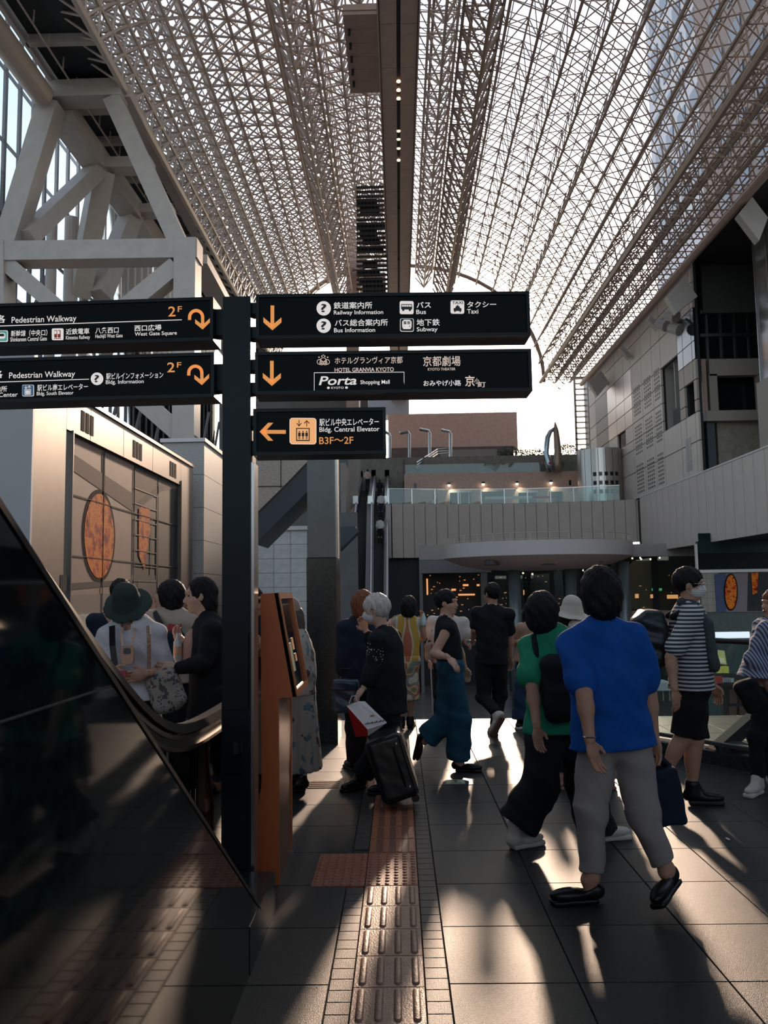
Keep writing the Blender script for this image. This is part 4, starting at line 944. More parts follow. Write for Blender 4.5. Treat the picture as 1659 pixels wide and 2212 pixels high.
# furniture / banners on the balcony
mb = MB(); a = P(1048, 1078, Y=60); b_ = P(1150, 1078, Y=60); mb.box(a.x, b_.x, 60, 60.5, a.z, a.z + .17); obj('bench', mb, M_panelw, label='long white bench behind the left part of the balcony railing', cat='bench')
mb = MB(); a = P(1150, 1077, Y=60); b_ = P(1200, 1077, Y=60); mb.box(a.x, b_.x, 60, 60.5, a.z, a.z + .17); obj('bench', mb, mat('red_bench', (.25, .02, .02), .5), label='dark red bench at the right end of the long white bench', cat='bench')
mb = MB(); mb.fp([(930, 1088), (938, 1070), (946, 1066), (946, 1088)], 59, .3); mb.fp([(921, 1088), (932, 1080), (930, 1088)], 59, .3); obj('banner', mb, mat('red_banner', (.35, .05, .03), .5), label='red slanted banner behind the left end of the balcony railing', cat='banner')
mb = MB(); mb.fp([(932, 1086), (942, 1068), (944, 1070), (938, 1088)], 58.9, .1); obj('banner', mb, M_panelw, label='white slanted banner strip beside the red banner on the balcony', cat='banner')
# upper tiers
mb = MB(); mb.fr(776, 990, 1262, 1020, 66.5, 3); mb.fr(776, 990, 872, 1092, 66, 3); obj('tier_wall', mb, mat('olive_stone', (.14, .13, .11), .6, 0, .2, 3), we)
mb = MB(); mb.fr(838, 895, 1119, 972, 82, 2); obj('tier_wall', mb, mat('rose_wall', (.50, .32, .25), .5, 0, .08, 3), we)
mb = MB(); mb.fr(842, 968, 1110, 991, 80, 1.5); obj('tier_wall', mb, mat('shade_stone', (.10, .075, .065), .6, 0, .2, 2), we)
mb = MB(); mb.fr(950, 972, 1075, 988, 79.8, .1); obj('notice_wall', mb, mat('grey_notice', (.20, .19, .18), .6), we)
mb = MB(); mb.fr(775, 862, 884, 895, 90, 3); obj('tier_wall', mb, mat('blue_tile', (.22, .25, .28), .5), we)
def frost():
    m = bpy.data.materials.new('frosted_glass'); m.use_nodes = True; t = m.node_tree; t.nodes.clear(); o = t.nodes.new('ShaderNodeOutputMaterial'); mx = t.nodes.new('ShaderNodeMixShader'); mx.inputs[0].default_value = .3
    a = t.nodes.new('ShaderNodeBsdfTranslucent'); a.inputs[0].default_value = (.95, .9, .86, 1); d = t.nodes.new('ShaderNodeBsdfTransparent'); d.inputs[0].default_value = (.9, .88, .86, 1)
    t.links.new(a.outputs[0], mx.inputs[1]); t.links.new(d.outputs[0], mx.inputs[2]); t.links.new(mx.outputs[0], o.inputs[0]); return m
bl = MB(); a = P(1119, 885, Y=86); b_ = P(1240, 968, Y=86); bl.box(a.x, b_.x, 86, 86.04, b_.z, a.z); obj('frosted_screen', bl, frost(), we)
mb = MB(); mb.fr(1255, 968, 1275, 1080, 66, 2); mb.fr(1268, 815, 1302, 985, 71.0, 1.5); obj('tier_wall', mb, mat('tower_tile', (.25, .24, .23), .5, 0, .1, 2), we)
mb = MB()
for k in range(14): mb.fr(1243, 815 + k*12, 1270, 817 + k*12, 72, .2)
mb.fr(1243, 815, 1245, 985, 72, .2); mb.fr(1268, 815, 1270, 985, 72, .2); obj('ladder_frame', mb, M_steel, we)
mb = MB(); a = P(776, 992, Y=72.8); b_ = P(905, 992, Y=72.8); mb.box(a.x - 1.5, b_.x, 72.6, 73.2, LZ, a.z); mb.box(P(826, 1100, Y=56.8).x, P(905, 1100, Y=56.8).x, 56.9, 57.4, LZ, 7.6); obj('rear_wall', mb, M_back, we)
# reflecting cylinder
a = P(1312, 1080, Y=58); cy = empty('steel_drum', (a.x, a.y, 7.6), 'big cylindrical brushed-steel drum with small square windows at the balcony end', 'drum')
zt3 = P(1312, 966, Y=58).z; n = 20; R_ = 1.62
for i in range(n):
    t0, t1 = 2*PI*i/n + .01, 2*PI*(i + 1)/n - .01; c = Vector((a.x, a.y + R_, 0)); mb = MB()
    pt_ = [c + Vector((R_*math.cos(t0 + (t1 - t0)*k/3), R_*math.sin(t0 + (t1 - t0)*k/3), 7.6)) for k in range(4)]; pi_ = [c + (p - c)*1 for p in pt_]
    mb.prism([(p.x, p.y, 7.6) for p in pt_] + [(c.x + (p.x - c.x)*.95, c.y + (p.y - c.y)*.95, 7.6) for p in reversed(pt_)], (0, 0, zt3 - 7.6)); obj('steel_panel', mb, mat('drum_steel', (.48, .44, .41), .3, .85), cy)
mb = MB(); c = Vector((a.x, a.y + R_, 0)); mb.lathe([(.01, zt3 - .05), (R_*.97, zt3 - .05), (R_*.97, 7.6)], c, 24); obj('core', mb, M_back, cy)
mb = MB()
for r in range(3):
    for k in range(5):
        t = math.radians(-118 + k*14); z = 8.3 + r*.62; d = Vector((math.cos(t), math.sin(t), 0)); s_ = Vector((-d.y, d.x, 0))*.12; p = c + d*(R_ + .02)
        mb.hexa([p - s_ - d*.06 + Vector((0, 0, z)), p + s_ - d*.06 + Vector((0, 0, z)), p + s_ + Vector((0, 0, z)), p - s_ + Vector((0, 0, z)), p - s_ - d*.06 + Vector((0, 0, z + .28)), p + s_ - d*.06 + Vector((0, 0, z + .28)), p + s_ + Vector((0, 0, z + .28)), p - s_ + Vector((0, 0, z + .28))])
obj('small_window', mb, M_dglass, cy)
# sculpture
sY = 63
sc_o = empty('sculpture', P(1195, 1020, Y=sY), 'tall twisted loop-shaped metal sculpture standing on the far terrace', 'sculpture')
mb = MB(); L_ = [P(x, y, Y=sY) for x, y in ((1188, 1021), (1186, 1000), (1180, 980), (1181, 962), (1183, 945), (1189, 932), (1199, 925))]; mb.path(L_, [.28, .26, .2, .2, .2, .16, .12], 8); obj('left_limb', mb, mat('sculpt_steel', (.3, .36, .4), .2, .9), sc_o, smooth=True)
mb = MB(); L_ = [P(x, y, Y=sY) for x, y in ((1205, 1020), (1204, 1000), (1205, 975), (1203, 950), (1201, 930), (1199, 912))]; mb.path(L_, [.3, .32, .28, .24, .2, .04], 8); obj('right_limb', mb, mat('sculpt_bronze', (.28, .2, .16), .4, .5), sc_o, smooth=True)
mb = MB(); mb.ball(P(1188, 1000, Y=sY - .25), .12, 8); obj('red_knob', mb, mat('sculpt_red', (.4, .05, .04), .4), sc_o)
# gamma-shaped vent pipes
for k, (x, yt, wx) in enumerate(((842, 938, 10), (884, 934, 21), (928, 932, 22), (973, 934, 20))):
    a = P(x, 992, Y=70); t_ = P(x, yt, Y=70); e_ = P(x - wx, yt + (2 if k == 1 else -5), Y=70)
    mb = MB(); mb.path([a, t_ + Vector((0, 0, -.15)), t_ + Vector((-.1, 0, .05)), e_], .13, 8); obj('vent_pipe', mb, M_metal, label=['first silver crooked lamp pole, half hidden by the lowest sign', 'second silver crooked pole from the left on the far tier', 'third silver crooked pole with its arm sloping up', 'rightmost silver crooked pole on the far tier'][k], cat='pole')
# far handrails, shrubs
mb = MB(); a = [P(900, 1010, Y=65), P(945, 980, Y=70), P(972, 978, Y=70)]
for d in (0, .2, .4): mb.path([p + Vector((0, 0, d)) for p in a], .04, 6)
obj('stair_handrail', mb, M_metal, label='triple steel stair handrail rising on the far tier', cat='handrail')
def shrub(px, py, Y, rx, rz, label):
    c = P(px, py, Y=Y); rnd = random.Random(int(px)); vs = []; fs = []
    for k in range(420):
        t, u = rnd.random()*2*PI, math.acos(2*rnd.random() - 1); r = .55 + .45*rnd.random()
        p = c + Vector((rx*r*math.sin(u)*math.cos(t), rx*.6*r*math.sin(u)*math.sin(t), rz*r*math.cos(u))); s = .09*rx**.3
        a = Vector((rnd.uniform(-1, 1), rnd.uniform(-1, 1), rnd.uniform(-1, 1))).normalized()*s; b = a.cross(Vector((rnd.uniform(-1, 1), rnd.uniform(-1, 1), rnd.uniform(-1, 1)))).normalized()*s*.6
        o = len(vs); vs += [p - a, p + b, p + a, p - b]; fs.append((o, o + 1, o + 2, o + 3))
    e = empty('shrub', c - Vector((0, 0, rz)), label, 'shrub'); mb = MB(); mb.add(vs, fs); obj('foliage', mb, M_leaf, e, fix=False, kind='stuff')
    mb = MB()
    for q in range(3): mb.tube(c - Vector((0, 0, rz*1.0)), c + Vector((rx*.3*(q - 1), 0, rz*.3)), .05, .02, 5)
    obj('stem', mb, mat('bark', (.06, .04, .03), .8), e)
shrub(1100, 976, 78, 1.3, .55, 'left dark green shrub on the far tier behind the terrace'); shrub(1150, 979, 78, 1.5, .45, 'low dark shrub left of the metal sculpture'); shrub(1228, 975, 78, 1.1, .8, 'round dark green shrub right of the metal sculpture')
mb = MB(); mb.fr(1088, 985, 1262, 1004, 77, 2); obj('planter', mb, mat('planter_dark', (.05, .05, .045), .6), label='long dark stone planter on the far tier under the shrubs', cat='planter')
# ---------------------------------------------------------------- canopy
cc = P(1160, 1200, Y=49.5); cn = empty('canopy', (cc.x, cc.y, 0), 'round mushroom-shaped mauve canopy with a white rail above the shop entrance', 'canopy')
RC = 5.55; zt4, zf = 4.35, 3.55
mb = MB(); mb.lathe([(.01, zt4), (RC, zt4), (RC, zf)], (cc.x, cc.y, 0), 64, 1, .8); obj('fascia', mb, mat('canopy_mauve', (.46, .41, .385), .5), cn, smooth=False)
mb = MB(); mb.lathe([(RC, zf), (RC*.8, zf - .42), (RC*.55, zf - .66), (RC*.3, zf - .74), (.01, zf - .76)], (cc.x, cc.y, 0), 64, 1, .8); obj('soffit', mb, mat('canopy_pink', (.55, .40, .34), .5), cn, smooth=True)
for k, (x, y) in enumerate(((1062, 1216), (1182, 1216), (1285, 1210))):
    a = P(x, y, Y=46.6 if k != 2 else 47.2); mb = MB(); mb.lathe([(.44, -.12), (.46, -.10), (.40, .04), (.3, .35), (.01, .36)], (a.x, a.y, a.z), 20); obj('light_cone', mb, mat('cone_dark', (.05, .042, .04), .5), cn)
mb = MB()
for i in range(49):
    t = math.radians(180 + i*180/48); p = Vector((cc.x + RC*.97*math.cos(t), cc.y + RC*.8*.97*math.sin(t), zt4))
    q = Vector((cc.x + RC*.97*math.cos(t + math.radians(3.75)), cc.y + RC*.8*.97*math.sin(t + math.radians(3.75)), zt4))
    if i % 3 == 0: mb.tube(p, p + Vector((0, 0, .42)), .018, n=5)
    if i < 48: mb.tube(p + Vector((0, 0, .42)), q + Vector((0, 0, .42)), .02, n=5); mb.tube(p + Vector((0, 0, .08)), q + Vector((0, 0, .08)), .015, n=5)
obj('guard_rail', mb, mat('rail_peach', (.5, .38, .30), .4, .3), cn)
for k, (x, wpx) in enumerate(((1113, 26), (1234, 24), (1350, 24))):
    a = P(x, 1300, Y=49.0); mb = MB(); mb.tube((a.x, a.y, LZ), (a.x, a.y, 3.2), wpx/2*49/FOC, n=20); obj('pillar', mb, mat('pillar_grey', (.13, .15, .15), .3, .3), cn, smooth=True)
# ---------------------------------------------------------------- shop fronts under the balcony
sh = empty('wall_shopfront', (7, 58, 0), kind='structure')
mb = MB(); mb.box(-4, 22, 61, 61.4, LZ, 4.8); obj('shop_back', mb, M_dark, sh)
mb = MB(); mb.fr(905, 1208, 918, 1520, 56.5, .5); mb.fr(1038, 1208, 1060, 1520, 56.5, .5); mb.fr(905, 1206, 1062, 1236, 56.45, .5); obj('portal_frame', mb, mat('portal_grey', (.17, .165, .16), .5), sh)
mb = MB(); mb.fr(846, 1205, 890, 1520, 57.5, .4); obj('wall_panel', mb, mat('shop_wall', (.02, .02, .02), .4, 0, .3, 2), sh)
mb = MB(); mb.fr(890, 1205, 906, 1520, 57.0, .4); obj('wall_panel', mb, M_dark, sh)
mb = MB(); mb.fr(1062, 1205, 1508, 1520, 57.3, .03); obj('glass_front', mb, M_rail, sh)
mb = MB()
for x in (1068, 1100, 1195, 1270, 1330, 1420): mb.fr(x, 1200, x + 2.5, 1520, 57.2, .1)
mb.fr(1062, 1330, 1510, 1335, 57.2, .1); obj('shop_mullion', mb, M_back, sh)
rnd = random.Random(3); mb = MB(); mb2 = MB(); mb3 = MB()
for k in range(95):
    x = rnd.choice([rnd.uniform(920, 1035), rnd.uniform(920, 1035), rnd.uniform(1064, 1100), rnd.uniform(1130, 1220), rnd.uniform(1370, 1500)]); y = rnd.uniform(1240, 1335)
    a = P(x, y, Y=60.5 + rnd.random()*.3); w_ = rnd.choice([.025, .04, .07]); mb.box(a.x - w_, a.x + w_, a.y, a.y + .05, a.z - .025, a.z + .025)
for x0, y0, x1, y1 in ((990, 1283, 1026, 1286), (921, 1250, 925, 1285), (1030, 1262, 1036, 1266), (975, 1272, 985, 1276), (1000, 1262, 1012, 1266), (1372, 1283, 1380, 1292), (1130, 1265, 1133, 1285), (1441, 1285, 1465, 1293), (1405, 1284, 1415, 1292)): mb2.fr(x0, y0, x1, y1, 60.2, .05)
for x, y in ((1130, 1238), (1150, 1240), (1205, 1230), (1260, 1232), (1383, 1205), (1405, 1208), (1425, 1205), (1385, 1208), (1366, 1206)): a = P(x, y, Y=59.5); mb3.ball(a, .07, 6)
obj('shelf_light', mb, mat('warm_dots', (1, .42, .15), .5, emit=.5), sh, kind='stuff'); obj('light_strip', mb2, mat('warm_strip', (1, .4, .15), .5, emit=.8), sh); obj('ceiling_spot', mb3, mat('warm_spot', (1, .7, .45), .5, emit=2.5), sh, kind='stuff')
mb = MB(); mb.fr(1120, 1256, 1155, 1274, 58.6, .1); sgn = obj('wall_sign', mb, mat('sign_grey', (.06, .07, .07), .5), sh)
mb = MB()
for r in range(2):
    for c in range(4): a = P(1125 + c*8.5, 1261 + r*8.5, Y=58.55); mb.tube(a, a + Vector((0, .04, 0)), .1, n=12)
obj('sign_disc', mb, M_back, sh)
mb = MB(); mb.fr(1408, 1271, 1430, 1276, 59, .05); obj('green_exit_light', mb, mat('green_lit', (.1, .5, .2), .5, emit=.6), sh)
mb = MB(); mb.fr(1366, 1320, 1450, 1350, 55, 1.0); obj('counter', mb, M_pink, sh)
# ---------------------------------------------------------------- twin escalators
ez = empty('escalators', (-2.2, 46, LZ), 'pair of long steep escalators with steel balustrades rising in the far centre', 'escalator')
def eline(pxb, pyb, pxt, pyt, Yb, Yt): return P(pxb, pyb, Y=Yb), P(pxt, pyt, Y=Yt)
EYb, EYm, EYt = 47.0, 58.0, 66.0
rails = [((742, 1340), (768, 1085), (779, 1030)), ((797, 1320), (800, 1085), (807, 1027)), ((834, 1300), (835, 1085), (836, 1027))]
for k, (pb, pm, ptp) in enumerate(rails):
    a = P(*pb, Y=EYb); m_ = P(*pm, Y=EYm); t_ = P(*ptp, Y=EYt); wd = .14 if k != 1 else .24
    mb = MB()
    for p, q in ((a, m_), (m_, t_)): mb.hexa([p + Vector((-wd, 0, -1.0)), p + Vector((wd, 0, -1.0)), q + Vector((wd, 0, -1.0)), q + Vector((-wd, 0, -1.0)), p + Vector((-wd, 0, -.12)), p + Vector((wd, 0, -.12)), q + Vector((wd, 0, -.12)), q + Vector((-wd, 0, -.12))])
    obj('balustrade', mb, mat('balustrade_grey', (.13, .14, .14), .3, .5), ez)
    mb = MB()
    for p, q in ((a, m_), (m_, t_)): mb.tube(p + Vector((wd*.4, 0, -.05)), q + Vector((wd*.4, 0, -.05)), .07, n=6)
    obj('handrail', mb, mat('rail_bright', (.6, .6, .58), .25, .8), ez)
    for e_ in (m_, t_): mb = MB(); mb.box(e_.x - .18, e_.x + .18, e_.y, e_.y + .6, e_.z - .1, e_.z + .45); obj('end_cap', mb, M_metal, ez)
stp = MB(); me_es = None
for k, (i, j) in enumerate(((0, 1), (1, 2))):
    a, b_ = P(*rails[i][0], Y=EYb), P(*rails[j][0], Y=EYb); m1_, m2_ = P(*rails[i][1], Y=EYm), P(*rails[j][1], Y=EYm); t1_, t2_ = P(*rails[i][2], Y=EYt), P(*rails[j][2], Y=EYt)
    for (p, q, r_, s_) in ((a, b_, m1_, m2_), (m1_, m2_, t1_, t2_)):
        n = 36 if p is a else 24
        for u in range(n):
            t = u/n; t2 = (u + 1)/n; L0 = p.lerp(r_, t); L1_ = p.lerp(r_, t2); R0 = q.lerp(s_, t); z = L0.z - 1.05
            stp.box(L0.x + .1, R0.x - .1, L0.y, L1_.y + .02, z - .3, z)
obj('step', stp, mat('esc_step', (.008, .008, .009), .5), ez, kind='stuff')
mb = MB(); a = P(742, 1340, Y=EYb); mb.box(a.x - .3, a.x + .1, EYb - 1, EYt, LZ, LZ + .1)
obj('truss_base', mb, M_back, ez)
mb = MB(); a = P(801, 1302, Y=46); b_ = P(832, 1305, Y=46)
for k in range(9): x_ = a.x + (b_.x - a.x)*k/9; mb.box(x_, x_ + (b_.x - a.x)*.085, 46, 46.05, a.z - .05, a.z + .07)
mb.box(a.x + .15, b_.x - .15, 46, 46.05, a.z - .35, a.z - .30)
e2 = empty('hanging_sign', a, 'small lit orange text sign below the foot of the far escalators', 'sign'); obj('lit_panel', mb, mat('lit_peach', (1, .45, .25), .5, emit=1.0), e2); mb = MB(); mb.box(a.x - .05, b_.x + .05, 46.05, 46.1, a.z - .45, a.z + .12); obj('backboard', mb, M_back, e2)
# stone side walls left of the escalators
mb = MB(); mb.fr(735, 1000, 750, 1330, 50, 4); mb.fp([(738, 992), (778, 992), (778, 1028), (772, 1075), (738, 1135)], 60, 1); obj('side_wall', mb, mat('side_stone', (.20, .165, .145), .5, 0, .1, 2), we)
mb = MB(); mb.fr(700, 985, 752, 1080, 56, .5); obj('side_window', mb, M_dglass, we)
mb = MB(); mb.box(-16, -2.2, 45, 45.5, LZ, 6); mb.box(-16, -2.5, 74, 75, 3, 20); obj('side_wall', mb, mat('rear_stone', (.10, .095, .09), .6, 0, .15, 1), we)
# ---------------------------------------------------------------- lower right: mural wall, railing
lw = empty('wall_lower', (18, 43, 0), kind='structure')
LY = 43.0
mb = MB(); mb.box(P(1508, 1200, Y=LY).x, 24, LY, LY + .3, LZ, 1.8 + 2.2); obj('stone_wall', mb, mat('teal_stone', (.022, .038, .034), .4, 0, .3, 5), lw)
mb = MB(); mb.fr(1508, 1152, 1720, 1192, LY - .1, .05); obj('glass_band', mb, M_shopg, lw)
mb = MB(); mb.fr(1506, 1175, 1511, 1340, LY - .3, .2); mb.fr(1511, 1231, 1720, 1234, LY - .2, .15); obj('steel_trim', mb, M_panelw, lw)
mb = MB(); mb.fr(1508, 1195, 1720, 1231, LY - .05, .04); obj('shop_window', mb, mat('shop_window_dark', (.004, .006, .007), .4, spec=.08), lw)
tl = MB(); a = P(1516, 1322, Y=LY - .1)
for r in range(6):
    for c in range(3): tl.box(a.x + c*.31, a.x + c*.31 + .3, LY - .12, LY - .05, a.z + r*.34, a.z + r*.34 + .33)
obj('cream_tiles', tl, mat('cream_tile', (.24, .215, .17), .5), lw, kind='stuff')
ml = empty('mural', P(1600, 1322, Y=LY - .1), 'distant second autumn window mural with a blue border at the right edge', 'mural')
def mf(poly, d, name, m): mb = MB(); mb.fp(poly, LY - .12 - d, .02); obj(name, mb, m, ml)
mf([(1543, 1240), (1700, 1234), (1700, 1322), (1548, 1322)], 0, 'board', mat('mural_mauve', (.15, .11, .12), .5)); mf([(1543, 1240), (1568, 1239), (1568, 1322), (1548, 1322)], .03, 'blue_border', mat('mural_blue', (.015, .035, .10), .5))
mf([(1617, 1237), (1700, 1234), (1700, 1320), (1615, 1320)], .03, 'dark_panel', MATS['mural_dark']); mf([(1623, 1238), (1638, 1237), (1636, 1280), (1626, 1285)], .06, 'window_view', M_maple)
mf(circ(1579, 1279, 15, 28, 40), .06, 'round_window_frame', MATS['mural_black']); mf(circ(1579, 1279, 12.5, 28, 37), .09, 'round_window_view', M_maple)
mb = MB(); mb.fr(1455, 1367, 1620, 1378, LY - 8, .15); obj('strip_light', mb, mat('white_strip', (.75, .85, .9), .5, emit=.6), lw)
mb = MB(); mb.fp([(1536, 1404), (1565, 1406), (1570, 1436), (1542, 1432)], 26, .2); b1_ = empty('shop_sign', P(1550, 1440, Y=26), 'slanted lit green and cream menu sign on the lower level at right', 'sign'); obj('panel', mb, mat('sign_limelit', (.45, .42, .16), .5, emit=.35), b1_)
mb = MB(); mb.fp([(1540, 1420), (1564, 1422), (1566, 1432), (1543, 1430)], 25.95, .05); obj('menu_sheet', mb, mat('cream_lit', (.7, .6, .4), .5, emit=.3), b1_)
mb = MB()
for x in (1549, 1564): mb.fr(x, 1440, x + 11, 1454, 26, .2)
obj('shop_sign', mb, mat('sign_yellow', (.45, .42, .08), .5, emit=.3), label='pair of small lit yellow panels below the green menu sign', cat='sign')
mb = MB(); mb.fr(1540, 1462, 1562, 1476, 25.8, .2); mbx = obj('shop_sign', mb, mat('sign_red', (.3, .04, .03), .5, emit=.2), label='small lit red sign behind the striped man, lower level', cat='sign')
mb = MB()
for k in range(4): mb.fr(1562 + k*4, 1464, 1564.5 + k*4, 1474, 25.7, .05)
mb.fr(1578, 1465, 1586, 1474, 25.7, .05); obj('shop_sign', mb, M_panelw, label='row of small white figures right of the red sign', cat='sign')
mb = MB(); mb.fr(1538, 1455, 1720, 1480, 26, .1); mb.fr(1560, 1480, 1720, 1580, 26.5, .2); obj('shop_kiosk', mb, mat('kiosk_brown', (.06, .045, .035), .5), label='brown shop front on the lower level behind the right railing', cat='shop front')
mb = MB()
for k in range(4):
    for r in range(2): mb.fr(1575 + k*22, 1490 + r*36, 1592 + k*22, 1520 + r*36, 26.4, .1)
obj('display_boxes', mb, mat('box_rust', (.16, .075, .045), .5), label='grid of rusty brown display boxes in the lower shop front', cat='display')
mb = MB(); mb.fr(1403, 1475, 1452, 1492, 24, .8); a = P(1408, 1492, Y=24)
tb = empty('table', (a.x, a.y, LZ), 'small white table on the lower level between the blue shirt and striped man', 'table'); obj('tabletop', mb, M_panelw, tb)
for x in (1412, 1432, 1446): mb = MB(); mb.fr(x, 1492, x + 2, 1514, 24.1, .05); obj('leg', mb, M_panelw, tb)
# right glass railing of the deck
rr = empty('deck_railing', (2.9, 7.5, 0), 'frameless glass railing with a black kerb along the right edge of the deck', 'railing')
ra, rb = Vector((rail_a[0], rail_a[1], 0)), Vector((rail_b[0], rail_b[1], 0)); rd_ = (rb - ra).normalized(); ra2 = ra - rd_*.25; 
mb = MB(); mb.bar(ra2 + Vector((.1, .06, .05)), rb + rd_*4 + Vector((.1, .06, .05)), .2, .14); obj('kerb', mb, M_granite2, rr)
mb = MB(); mb.bar(ra2 + Vector((.12, .08, .17)), rb + rd_*4 + Vector((.12, .08, .17)), .06, .03); obj('base_channel', mb, mat('rail_steel_dark', (.10, .12, .12), .3, .8), rr)
for k in range(4):
    p = ra2 + rd_*(k*1.25) + Vector((.12, .08, 0)); q = p + rd_*1.22; mb = MB(); mb.prism([(p.x, p.y, .15), (q.x, q.y, .15), (q.x, q.y, 1.12), (p.x, p.y, 1.12)], (.01, .012, 0)); obj('glass_panel', mb, M_rail, rr)
p = ra2 + Vector((.12, .08, 0)); mb = MB(); mb.tube(p + rd_*.0 + Vector((0, 0, 1.13)), p + rd_*5.2 + Vector((0, 0, 1.13)), .025, n=8); obj('top_rail', mb, M_back, rr)
mb = MB(); mb.bar(P(1528, 1640, Y=8.0), P(1625, 1555, Y=8.6), .10, .13); mb.box(2.95, 3.25, 7.9, 8.2, 0, .16); obj('stay', mb, M_back, rr)
# ---------------------------------------------------------------- buildings outside, seen through the roof
def tower(name, x0, x1, y0, y1, z1, m, mw, label, fl=3.4, bay=3.2):
    o = empty(name, (x0, y0, 0), label, 'building'); mb = MB(); mb.box(x0, x1, y0, y1, 0, z1); obj('wall', mb, m, o)
    mb = MB(); z = 22.0
    while z < z1 - 2:
        y = y0 + 1
        while y < y1 - bay: mb.box(x0 - .1, x0 + .05, y, y + bay*.6, z, z + fl*.5); y += bay
        x = x0 + 1
        while x < x1 - bay: mb.box(x, x + bay*.6, y0 - .1, y0 + .05, z, z + fl*.5); x += bay
        z += fl
    obj('window', mb, mw, o, kind='stuff')
mwb = mat('far_window', (.10, .13, .17), .1)
tower('hotel_tower', 24, 44, 40, 62, 78, mat('tower_rose', (.26, .19, .16), .6), mwb, 'tall brownish hotel tower seen through the upper right roof glazing')
tower('office_tower', 26, 44, 66, 80, 62, mat('tower_white', (.62, .60, .62), .5), mwb, 'tall pale office tower seen through the roof beyond the brown one')
# end gable: steel arch bars across the open end
# unseen enclosure added to block light near the camera: ceiling, rear and side walls
en = empty('light_block', (0, -6, 0), kind='structure')
mb = MB(); mb.box(-18, 20, -8, -7.6, -6, 3.4); obj('light_block_rear', mb, M_panel2, en)
mb = MB(); mb.box(-18, 20, -8, 5.0, 8.2, 8.6); obj('light_block_ceiling', mb, mat('light_block_paint', (.10, .10, .10), .7), en)
mb = MB(); mb.box(-18, -17.6, -8, 16, 0, 12); mb.box(19.6, 20, -8, 22, -6, 12); obj('side_panel', mb, M_panel2, en)
mb = MB(); mb.box(-16.5, -9, FZ - 14, 45, -.3, 0); mb.box(-9, -2.0, FZ + .6, 30, -.3, 0); obj('floor_side', mb, mat('floor_side_stone', (.04, .04, .04), .35, 0, .3, 10), kind='structure')
